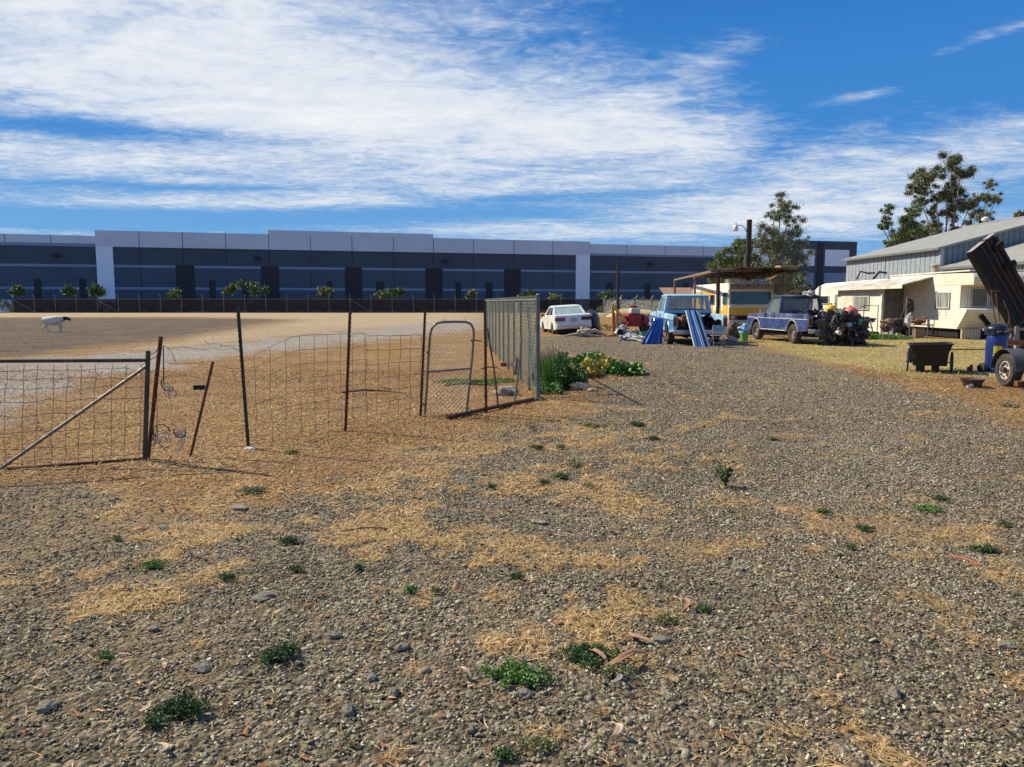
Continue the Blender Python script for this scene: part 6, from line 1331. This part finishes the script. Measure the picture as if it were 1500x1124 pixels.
curved('yellow_label', -.95, -.15, .46, .62, .2150, M('label_yellow', (.80, .66, .02), rough=.5, c2=(.72, .58, .02), scale=30)); curved('white_label', -.98, -.30, .40, .44, .2150, whs); curved('red_label', -.80, -.30, .655, .69, .2150, redl)
MB().tube([(-.21, .06, .05), (-.31, .06, .1)], .015, 6).build('axle', galvd, ac)
wheel(ac, -.31, .02, .12, .07, -1, jk['black']); wheel(ac, .27, .02, .12, .07, 1, jk['black'])
MB().tube([(.2, .08, .3), (.26, .10, .7), (.26, .10, 1.0), (.1, .12, 1.12)], .014, 7).build('handle', galvd, ac, smooth=True)
MB().lump((.25, -.06, .84), (.045, .045, .08), .05, 2, 2).build('regulator', whs, ac, smooth=True)
# ------------------------------------------------------------------ trailer with wheel, fender and raised beams
Wc = G(1468, 568); tl_ = thing('utility_trailer', 'dark utility trailer with white-spoked wheel and black mudguard at the right edge', 'trailer', (Wc.x, Wc.y, H(Wc.x, Wc.y)), R(-3))
rimw = M('white_rim', (.62, .56, .46), rough=.5, c2=(.40, .30, .20), scale=9)
def trail_wheel(y):
    # axis roughly along x, outer face to the left
    tw = wheel(tl_, .10, y, .31, .18, -1, rimw)
    m = MB(); Mx = Matrix.Translation((.10, y, .31)) @ Matrix.Rotation(R(-90), 4, 'Y')
    for k in range(8):
        a = 6.283 * k / 8; m.lathe([(.022, .075), (.022, .09), (.01, .095)], 8, Mx @ Matrix.Translation((.125 * math.cos(a), .125 * math.sin(a), 0)))
    m.lathe([(.055, .06), (.05, .12), (.02, .13)], 14, Mx); m.build('hub', jk['dark'], tw, smooth=True)
# turn the wheel so its face looks left and towards the viewer
tl_.rotation_euler.z = R(-2)
trail_wheel(.0)
pr = [(.40 * math.cos(a), .31 + .40 * math.sin(a)) for a in [math.pi * k / 12 for k in range(13)]]; pr2 = [(.385 * math.cos(a), .31 + .385 * math.sin(a)) for a in [math.pi * k / 12 for k in range(13)]][::-1]
MB().prism(pr + pr2, 0, -.02, .30).build('mudguard', M('guard_black', (.05, .045, .045), rough=.45, c2=(.09, .08, .075), scale=5), tl_, bevel=.004)
MB().box(.28, .32, -.42, .36, .28, .70).build('side_board', jk['black'], tl_); MB().box(.34, 1.8, -1.0, .5, .40, .48).build('deck', jk['dark'], tl_, bevel=.01)
MB().box(-.10, 1.6, -.62, -.50, .06, .16).build('drawbar', rust, tl_, bevel=.008)
# raised beams
gb = P(1490, 512, 24.0); bs = thing('tilting_beam_rack', 'tall stack of dark steel channels tilted up at the right edge', 'beam rack', (gb.x, 24.0, 0))
bm_ = M('dark_beam', (.007, .005, .005), rough=.8, c2=(.024, .014, .011), scale=5, stretch=(1, 1, .3)); be = M('beam_edge', (.13, .07, .055), rough=.7, var=.2)
tipL, tipR = P(1424, 369, 24.0), P(1466, 354, 24.4); dirn = (P(1492, 495, 24.0) - P(1420, 369, 24.0)).normalized(); wv = (tipR - tipL); wv -= dirn * wv.dot(dirn); ww_ = wv.length; wv.normalize(); dv = dirn.cross(wv).normalized()
if dv.y < 0: dv = -dv
Lb_ = 3.3; q = Matrix((( wv.x, dv.x, dirn.x, tipL.x), (wv.y, dv.y, dirn.y, tipL.y), (wv.z, dv.z, dirn.z, tipL.z), (0, 0, 0, 1)))
ws_ = [0, .32, .34, .52, .54, .66, .68, .84, .87, 1.0]
for i in range(0, 10, 2):
    a, b = ws_[i] * ww_ * 1.05, ws_[i + 1] * ww_ * 1.05; off = [0, .03, -.02, .06, .12][i // 2]
    MB().box(a, b, off * .5, .24, off, Lb_, q).build('channel', bm_, bs, world=True, bevel=.008)
for x in (.325, .53, .67, .855): MB().box(x * ww_ * 1.05, x * ww_ * 1.05 + .014, -.03, .4, .05, Lb_, q).build('channel_edge', be, bs, world=True)
MB().box(.02, ww_, .02, .22, -.015, -.002, q).build('end_plate', M('end_plate_metal', (.36, .30, .28), rough=.5, var=.2), bs, world=True)
MB().bar(P(1456, 366, 24.2), P(1468, 356, 24.2), .12, .16).build('cross_pipe', bm_, bs, world=True); MB().bar(P(1470, 393, 24.2), P(1487, 384, 24.2), .12, .16).build('cross_pipe', bm_, bs, world=True)
for a, b in (((1452, 426), (1460, 480)), ((1459, 430), (1465, 470)), ((1450, 426), (1463, 427))): MB().tube([P(*a, 23.8), P((a[0] + b[0]) / 2 - 1, (a[1] + b[1]) / 2, 23.8), P(*b, 23.8)], .018, 6).build('strut', be, bs, world=True)
MB().bar(P(1489, 478, 23.6), P(1489, 516, 23.6), .11, .11).build('leg', M('grey_timber', (.22, .20, .17), rough=.9, var=.3), bs, world=True); MB().bar(P(1440, 483, 23.7), P(1540, 482, 23.7), .06, .08).build('cross_rail', M('tan_rail', (.38, .28, .17), rough=.9, var=.3), bs, world=True)
MB().bar(P(1520, 478, 23.6), P(1520, 516, 23.6), .11, .11).build('leg', MATS['grey_timber'], bs, world=True)
for i, (a, b) in enumerate((((1470, 440), (1480, 480)), ((1466, 445), (1490, 478)), ((1478, 456), (1474, 482)), ((1500, 470), (1485, 480)))): MB().tube([P(*a, 23.75), P((a[0] + b[0]) / 2 + 3, (a[1] + b[1]) / 2, 23.7), P(*b, 23.75)], .018, 6).build('cable', jk['black'] if i % 2 else be, bs, world=True)
junk('dark_beam', 'short black beam end sticking up behind the air compressor', 'beam', tuple(P(1450, 480, 25.5)), MB().bar((.1, 0, -.1), (-.35, 0, .42), .12, .14), jk['black'])
junk('equipment_pile', 'dark heap of parts on the ground under the tilted beams', 'scrap', (P(1492, 500, 24.6).x, 24.8, .25), MB().lump((0, 0, 0), (.6, .4, .35), .3, 16, 3), jk['dark'])
C_ = G(1468, 505); junk('red_part', 'small dull red part on the ground right of the air compressor', 'part', (P(1483, 504, 20).x, 20, .55), MB().cbox((0, 0, 0), (.5, .2, .14), (0, .1, .2)), redl, bev=.02)
# rim on the ground, metal scraps
C_ = G(1431, 571); t = thing('wheel_rim', 'bare dark wheel rim lying flat on the dirt near the trailer wheel', 'wheel rim', (C_.x, C_.y + .15, H(C_.x, C_.y)))
MB().lathe([(.13, .0), (.15, .02), (.165, .09), (.20, .13), (.215, .15), (.205, .155), (.18, .14), (.14, .08), (.12, .02)], 28, None, True).build('rim', M('dark_rim', (.05, .03, .025), rough=.6, c2=(.12, .06, .04), scale=9), t, smooth=True); MB().lathe([(.02, .03), (.12, .035), (.12, .06), (.03, .06)], 20, None, True).build('hub_plate', jk['grey'], t, smooth=True)
for (px, py, nm, lab, dm, k_) in ((1421, 571, 'silver_cap', 'shiny silver cap beside the bare wheel rim', (.07, .05, .04), 'grey'), (1437, 549, 'white_scrap', 'white plastic scrap at the foot of the compressor', (.10, .05, .025), 'white'), (1421, 546, 'dark_part', 'small dark machine part between the cart and the compressor', (.06, .06, .09), 'dark'), (1408, 547, 'dark_part', 'flat dark rag just right of the garden cart', (.18, .06, .02), 'black')):
    C_ = GH(px, py); junk(nm, lab, nm.split('_')[-1], (C_.x, C_.y, C_.z + dm[2] * .6), MB().lump((0, 0, 0), dm, .25, px, 2), jk[k_])
C_ = GH(1430, 514); junk('garden_hose', 'dark hose lying across the grass behind the cart', 'hose', (C_.x, C_.y, .02), MB().tube([(-.9, 0, .02), (-.4, .06, .02), (.1, -.04, .03), (.6, .03, .02), (1.2, 0, .02)], .022, 6), jk['dark'], smooth=True)

# ------------------------------------------------------------------ plants by the fence corner
leafg = M('squash_leaves', (1, 1, 1), rough=.55, tint=[(.025, .07, .015), (.06, .15, .03), (.13, .26, .05), (.30, .42, .10)]); leafy = M('autumn_leaves', (1, 1, 1), rough=.6, tint=[(.36, .15, .05), (.22, .26, .05), (.60, .42, .08), (.34, .38, .08), (.62, .34, .08)]); leafd = M('dark_bush_leaves', (1, 1, 1), rough=.5, tint=[(.012, .035, .008), (.04, .095, .018), (.09, .18, .035), (.18, .30, .07)])
def leafplant(nm, lab, cat, px, py, Yc, w, d, h, n, size, mat, seed, z0=0, wid=.4, grp=None):
    C_ = P(px, py, Yc); r = np.random.default_rng(seed); a = r.normal(size=(n, 3)); a /= np.linalg.norm(a, axis=1)[:, None]; a[:, 2] = np.abs(a[:, 2])
    q = r.uniform(.25, 1, n)[:, None] ** .5 * (1 + .25 * np.sin(a[:, :1] * 6 + seed)); p = a * q * np.array([w, d, h]); V, F, t = leaves(n, p, size, -.2, wid, seed); V[:, 2] = np.maximum(V[:, 2], .005)
    o = npmesh(nm, V, F, mat, t); o.location = (C_.x, Yc, H(C_.x, Yc)); return tag(o, lab, cat, grp)
grassclump('tall_grass', 'tall dark green grass clump against the chain link fence', 'grass', (P(806, 560, 14.6).x, 14.6, H(.8, 14.6)), .34, .45, .72, 1500, gg, 5, .006, .45)
grassclump('tall_grass', 'pinkish seed heads of tall grass along the chain link fence', 'grass', (P(806, 530, 18).x, 18.0, 0), .45, .8, .62, 1500, M('pink_grass', (1, 1, 1), rough=.8, tint=[(.20, .20, .08), (.46, .28, .24), (.62, .42, .38)]), 6, .007, .5)
leafplant('dark_bush', 'dense dark green bush right of the fence corner post', 'bush', 828, 570, 14.2, .36, .40, .50, 5200, .042, leafd, 3)
leafplant('low_weed', 'low light green weeds between the corner post and dark bush', 'weed', 803, 572, 13.4, .25, .25, .18, 700, .05, leafg, 4)
for i, (px, Yc, w, h, mt, lab) in enumerate(((845, 17.0, .50, .45, leafg, 'green squash plant just behind the dark bush'), (866, 17.6, .46, .38, leafg, 'green squash plant with broad leaves in the middle of the row'), (858, 16.4, .34, .30, leafy, 'orange and brown squash leaves in front of the row'), (886, 17.2, .45, .32, leafy, 'yellow-orange squash plant drying on the gravel'), (905, 16.8, .36, .24, leafg, 'low green squash plant near the right end of the row'), (918, 17.3, .30, .20, leafy, 'small yellow leaves at the right tip of the squash row'), (925, 17.0, .22, .20, leafg, 'last small green squash plant at the right tip of the row'))):
    leafplant('squash_plant', lab, 'plant', px, 540, Yc, w, .45, h, 1100, .085, mt, 30 + i, 0, .45, 'squash plants by the fence corner')
C_ = G(845, 572); junk('rock', 'pale tan rock right of the dark bush', 'rock', (C_.x + .05, C_.y, .05), MB().lump((0, 0, 0), (.20, .12, .09), .2, 9, 3), M('tan_rock', (.42, .28, .17), rough=.95, c2=(.54, .40, .26), scale=8, bump=.5, bscale=30), smooth=True)
C_ = G(868, 574); junk('rock', 'small tan rock beside the pale rock near the dark bush', 'rock', (C_.x, C_.y, .03), MB().lump((0, 0, 0), (.10, .07, .04), .2, 19, 3), MATS['tan_rock'], smooth=True)
for i, (px, py, w, lab) in enumerate(((675, 561, .55, 'green grass patch seen through the arched gate'), (735, 558, .5, 'green grass patch inside the fence behind the rods'), (705, 562, .35, 'thin green grass between the gate and the red-brown post'))):
    C_ = GH(px, py); grassclump('grass_patch', lab, 'grass', tuple(C_), w, .45, .07, 1100, gg, 70 + i, .006, .9)

# ------------------------------------------------------------------ weeds in the gravel
wdk = M('weed_dark', (1, 1, 1), rough=.75, tint=[(.018, .035, .014), (.045, .085, .030), (.10, .16, .055), (.22, .26, .11)], spec=.2); wbr = M('weed_bright', (1, 1, 1), rough=.6, tint=[(.03, .07, .015), (.08, .17, .03), (.17, .29, .06), (.34, .40, .14)]); wol = M('weed_olive', (1, 1, 1), rough=.7, tint=[(.06, .07, .03), (.15, .17, .06), (.30, .29, .12), (.46, .36, .18)])
def mat_weed(lab, px, py, wpx, hpx, kind, dens=1.0, nm='weed'):
    C_ = GH(px, py + hpx * .2); pxm = FPX / C_.y; w = wpx / pxm / 2; h = max(.016, hpx / pxm * .26); d = w * .8
    m_ = {'d': wdk, 'b': wbr, 'o': wol}[kind]; n = int(2200 * dens * max(.35, min(3, w * w / .008))); r = np.random.default_rng(int(px * 7 + py))
    # radiating runners with small leaves
    k = 26; V = []; F = []; T = []; base = 0; P_ = []
    for i in range(k):
        a = r.uniform(0, 6.283); L_ = r.uniform(.25, 1.0) ** .8 * r.uniform(.7, 1.35); t = r.uniform(0, 1, n // k) ** .7; b = a + t * r.normal(0, .5)
        x = np.cos(b) * t * L_ * w; y = np.sin(b) * t * L_ * d; z = h * (np.sin(t * 2.6) * r.uniform(.35, 1) ) * .9 + r.normal(0, .1, len(t)) * h * .35
        P_.append(np.stack([x, y, np.maximum(z, .002)], 1) + r.normal(0, .008, (len(t), 3)))
    P_ = np.concatenate(P_); P_[:, 2] = np.abs(P_[:, 2]); V, F, T = leaves(len(P_), P_, .008 + w * .022, -.15, .34, int(px))
    o = npmesh(nm, V, F, m_, T); o.location = tuple(C_ + Vector((0, 0, .012))); return tag(o, lab, 'weed', 'weeds growing through the gravel')
WL = [('large low dark green weed mat nearest the camera at lower left', 268, 1040, 82, 62, 'd', 1.6), ('flatter green weed touching the left edge of the large dark mat', 226, 1068, 44, 24, 'd', 1), ('dense dark green weed patch left of centre in the foreground', 405, 964, 66, 34, 'd', 1.5),
      ('bright green weed patch at the bottom centre of the gravel', 757, 996, 96, 34, 'b', 1.6), ('wiry dark weed spreading beside the curled bark strips', 860, 962, 90, 36, 'd', 1.1), ('second wiry weed tucked under the bark strip', 905, 990, 60, 26, 'o', .8), ('small round dark weed left of the flat stone', 332, 850, 30, 18, 'd', 1),
      ('low green weed at left in the gravel', 225, 830, 40, 16, 'b', .9), ('dark weed tuft above the flat stone', 424, 797, 34, 16, 'd', 1), ('small dark weed right of the round dark weed', 434, 838, 26, 14, 'd', .9), ('tiny bright weed at left foreground', 153, 967, 24, 12, 'b', .8), ('faint green weed right of the dirt strip at mid left', 370, 718, 46, 12, 'o', .6),
      ('small green weed by the wire panel foot', 429, 661, 22, 10, 'b', .8), ('pale green sprout at left of the leaning posts area', 171, 790, 16, 12, 'o', .7), ('small dark weed in the middle of the gravel', 756, 850, 26, 16, 'd', 1), ('small bright weed left of the middle weed', 602, 872, 22, 12, 'b', .9), ('yellowish weed beside the small bright weed', 640, 873, 22, 11, 'o', .8),
      ('dark leafy weed among the cluster right of the corner post', 822, 698, 28, 16, 'd', 1), ('taller thin weed at the left of that cluster', 797, 706, 20, 22, 'd', 1), ('pale weed at the right of that cluster', 862, 712, 22, 16, 'o', .8), ('weed at the top left of the cluster below the corner post', 787, 657, 26, 14, 'd', .9), ('bushy weed at the top right of the cluster below the corner post', 820, 655, 18, 20, 'o', .9), ('faint green weed between the two weed rows', 845, 683, 34, 12, 'o', .8),
      ('dark weed on the gravel right of the weed cluster', 933, 623, 28, 12, 'd', .9), ('dark weed just below and right of the previous clump', 956, 643, 26, 12, 'd', .9), ('low weed beside the tan rocks', 870, 626, 36, 8, 'o', .8), ('small weed near the ground pipe end', 780, 627, 16, 14, 'o', .8), ('faint weed at the left of the straw strip', 720, 712, 18, 12, 'd', .7),
      ('small weed on the left edge of the dirt patch', 1206, 751, 28, 12, 'd', .9), ('weed on top of the sandy dirt patch', 1266, 775, 30, 12, 'd', .9), ('weed below the sandy dirt patch', 1246, 806, 22, 14, 'd', .7), ('bright flat weed at the upper edge of the right dirt patch', 1360, 746, 44, 12, 'b', .9), ('small weed above the bright flat weed', 1376, 729, 26, 10, 'd', .8), ('leafy weed at the right side below the dirt patch', 1444, 806, 42, 18, 'd', 1), ('weed near the right edge above the leafy weed', 1472, 768, 24, 12, 'd', .8),
      ('yellow-green weed in the upper gravel', 1130, 643, 24, 10, 'o', .7), ('wispy weed at right centre in the gravel', 975, 915, 44, 22, 'o', .7), ('dark weed right of the wispy weed', 1030, 900, 26, 14, 'd', .8), ('dry olive weed at the bottom edge centre', 790, 1098, 60, 26, 'o', .8), ('dark weed at the bottom edge right of the dry one', 735, 1112, 50, 22, 'd', .8), ('thin weed sprouting between gravel at lower left centre', 525, 836, 20, 10, 'd', .6), ('olive weed at the edge of the grass on the far right', 1480, 596, 40, 10, 'o', .8)]
for w in WL: mat_weed(w[0], *w[1:6], dens=w[6])
# the upright weed with its long shadow
C_ = GH(1062, 712); r = np.random.default_rng(2); t = thing('upright_weed', 'upright leafy dark green weed standing alone in the gravel', 'weed', tuple(C_)); m = MB(); pts_ = []
for i in range(9):
    a = i * 2.4; l = .03 + .05 * (i / 9); top = Vector((math.cos(a) * l - .02, math.sin(a) * l, .12 + .12 * ((i * 5) % 9) / 9)); m.tube([(0, 0, 0), top * .5 + Vector((0, 0, .02)), top], .003, 4)
    for k in range(16): q = Vector((0, 0, 0)).lerp(top, .25 + .75 * k / 15); pts_.append((q.x + r.normal(0, .006), q.y + r.normal(0, .006), q.z + .02 * math.sin(k)))
m.build('stem', gg if False else M('weed_stem', (.14, .20, .07), rough=.7), t); V, F, T = leaves(len(pts_), np.array(pts_), .042, -.3, .3, 4); npmesh('foliage', V, F, wdk, T, parent=t)

# ------------------------------------------------------------------ stones, bark, sticks in the foreground
st1 = M('grey_stone', (.14, .12, .092), rough=.95, c2=(.27, .235, .18), scale=14, bump=.5, bscale=70)
SL_ = [(488, 939, 26, 14, 'flat grey stone above the green weed at lower centre left'), (385, 882, 44, 10, 'wide flat pale stone pressed into the gravel left of centre'), (577, 1021, 26, 14, 'rounded grey stone left of the bright green weed'), (770, 975, 18, 9, 'pale rounded stone on top of the bright green weed'), (768, 1024, 24, 14, 'round grey stone just below the bright green weed'),
       (70, 1043, 40, 14, 'dark stone at the bottom left corner area'), (510, 1048, 34, 22, 'pale round stone at the lower left centre'), (296, 990, 32, 16, 'flat stone right of the large dark weed mat'), (225, 927, 20, 10, 'lone grey stone at left in the gravel'), (1310, 1025, 32, 16, 'flat grey stone at lower right'), (1080, 836, 24, 10, 'grey stone at right of centre'), (1150, 840, 16, 12, 'rounder grey stone right of the pair at right of centre'),
       (968, 946, 30, 10, 'flat pale stone right of the straight bark strip'), (590, 955, 26, 16, 'large rough stone left of the weeds at centre'), (545, 998, 20, 14, 'brownish stone at lower centre left'), (350, 744, 36, 8, 'flat dark slab below the wire panels'), (240, 775, 18, 10, 'dark clod on the dirt at left'), (1240, 676, 18, 6, 'dark stone in the upper right gravel'), (790, 767, 30, 8, 'dark flat rock in the straw right of centre'), (1473, 950, 26, 10, 'dark stone at the right edge'), (690, 1078, 18, 12, 'grey stone at the bottom centre'), (640, 890, 14, 8, 'small pale stone in the centre gravel')]
for i, (px, py, wp_, hp_, lab) in enumerate(SL_):
    C_ = GH(px, py); s = wp_ / FPX * C_.y / 2 * .9; o = MB().lump((0, 0, 0), (s, s * .75, max(.012, min(s * .55, hp_ / FPX * C_.y * .5))), .22, i * 3 + 1, 2, i * .8, 1.2).build('stone', st1, smooth=False); o.location = (C_.x, C_.y, C_.z + .010); tag(o, lab, 'stone', 'larger stones in the gravel')
bkm = M('fallen_bark', (.30, .15, .09), rough=.85, c2=(.46, .27, .17), scale=12, stretch=(1, 6, 1), bump=.3); bkp = M('pale_bark', (.52, .38, .26), rough=.85, var=.25, scale=12)
def bark_strip(lab, a, b, w, mat=bkm, lift=.03, curl=.6):
    A, B = GH(*a), GH(*b); d = B - A; L_ = d.length; d.normalize(); s = d.cross(Vector((0, 0, 1))); n = 8; vs = []; fs = []
    for i in range(n + 1):
        u = i / n; ww_ = w * math.sin(math.pi * (.12 + .8 * u)) ; c = Vector((0, 0, .018 + lift * math.sin(u * math.pi))) + d * L_ * (u - .5) + s * (.02 * math.sin(u * 5))
        for j in range(4):
            v = j / 3 - .5; vs.append(tuple(c + s * ww_ * v + Vector((0, 0, ww_ * curl * (v * v * 2)))))
    for i in range(n):
        for j in range(3): k = i * 4 + j; fs.append((k, k + 1, k + 5, k + 4))
    o = MB().add(vs, fs).build('bark_strip', mat, smooth=True); o.location = A.lerp(B, .5); so = o.modifiers.new('t', 'SOLIDIFY'); so.thickness = .003; return tag(o, lab, 'bark', 'fallen bark strips')
bark_strip('straight pinkish bark strip above the curled one', (922, 938), (952, 955), .03, bkm, .01, .3)
bark_strip('long curled brown bark strip lying across the weed', (886, 988), (950, 970), .035, bkm, .03, .8)
bark_strip('short twisted bark piece under the wiry weed', (868, 963), (884, 985), .025, bkm, .03)
bark_strip('grey curled bark piece below the long bark strip', (897, 1012), (913, 1003), .025, M('grey_bark', (.24, .22, .20), rough=.9, var=.2), .02)
bark_strip('pale leaf-like bark flake at the lower centre', (680, 992), (683, 1006), .02, bkp); bark_strip('pale bark flake left of the weed mats', (205, 1055), (228, 1045), .018, bkp, .01); bark_strip('pale bark sliver at lower left centre', (233, 1118), (243, 1102), .02, bkp, .01)
bark_strip('pale flake at the bottom centre right', (898, 1092), (905, 1080), .03, bkp); bark_strip('tan flake above the yellow straw at the bottom', (1001, 905), (1006, 893), .02, bkm)
A, B = GH(1390, 819), GH(1437, 833); o = MB().tube([A - A, (B - A) * .5 + Vector((0, 0, .012)), B - A], .006, 6).build('red_stick', M('red_stick', (.36, .10, .06), rough=.7, var=.2), smooth=True); o.location = A + Vector((0, 0, .018)); tag(o, 'thin reddish stick lying on the gravel at right', 'stick')
A, B = GH(500, 785), GH(570, 780); o = MB().tube([A - A, (B - A) * .5 + Vector((0, .02, .01)), B - A], .005, 6).build('twig', MATS['dead_wood'], smooth=True); o.location = A + Vector((0, 0, .018)); tag(o, 'thin brown twig lying in the gravel left of centre', 'stick')
C_ = G(985, 492)
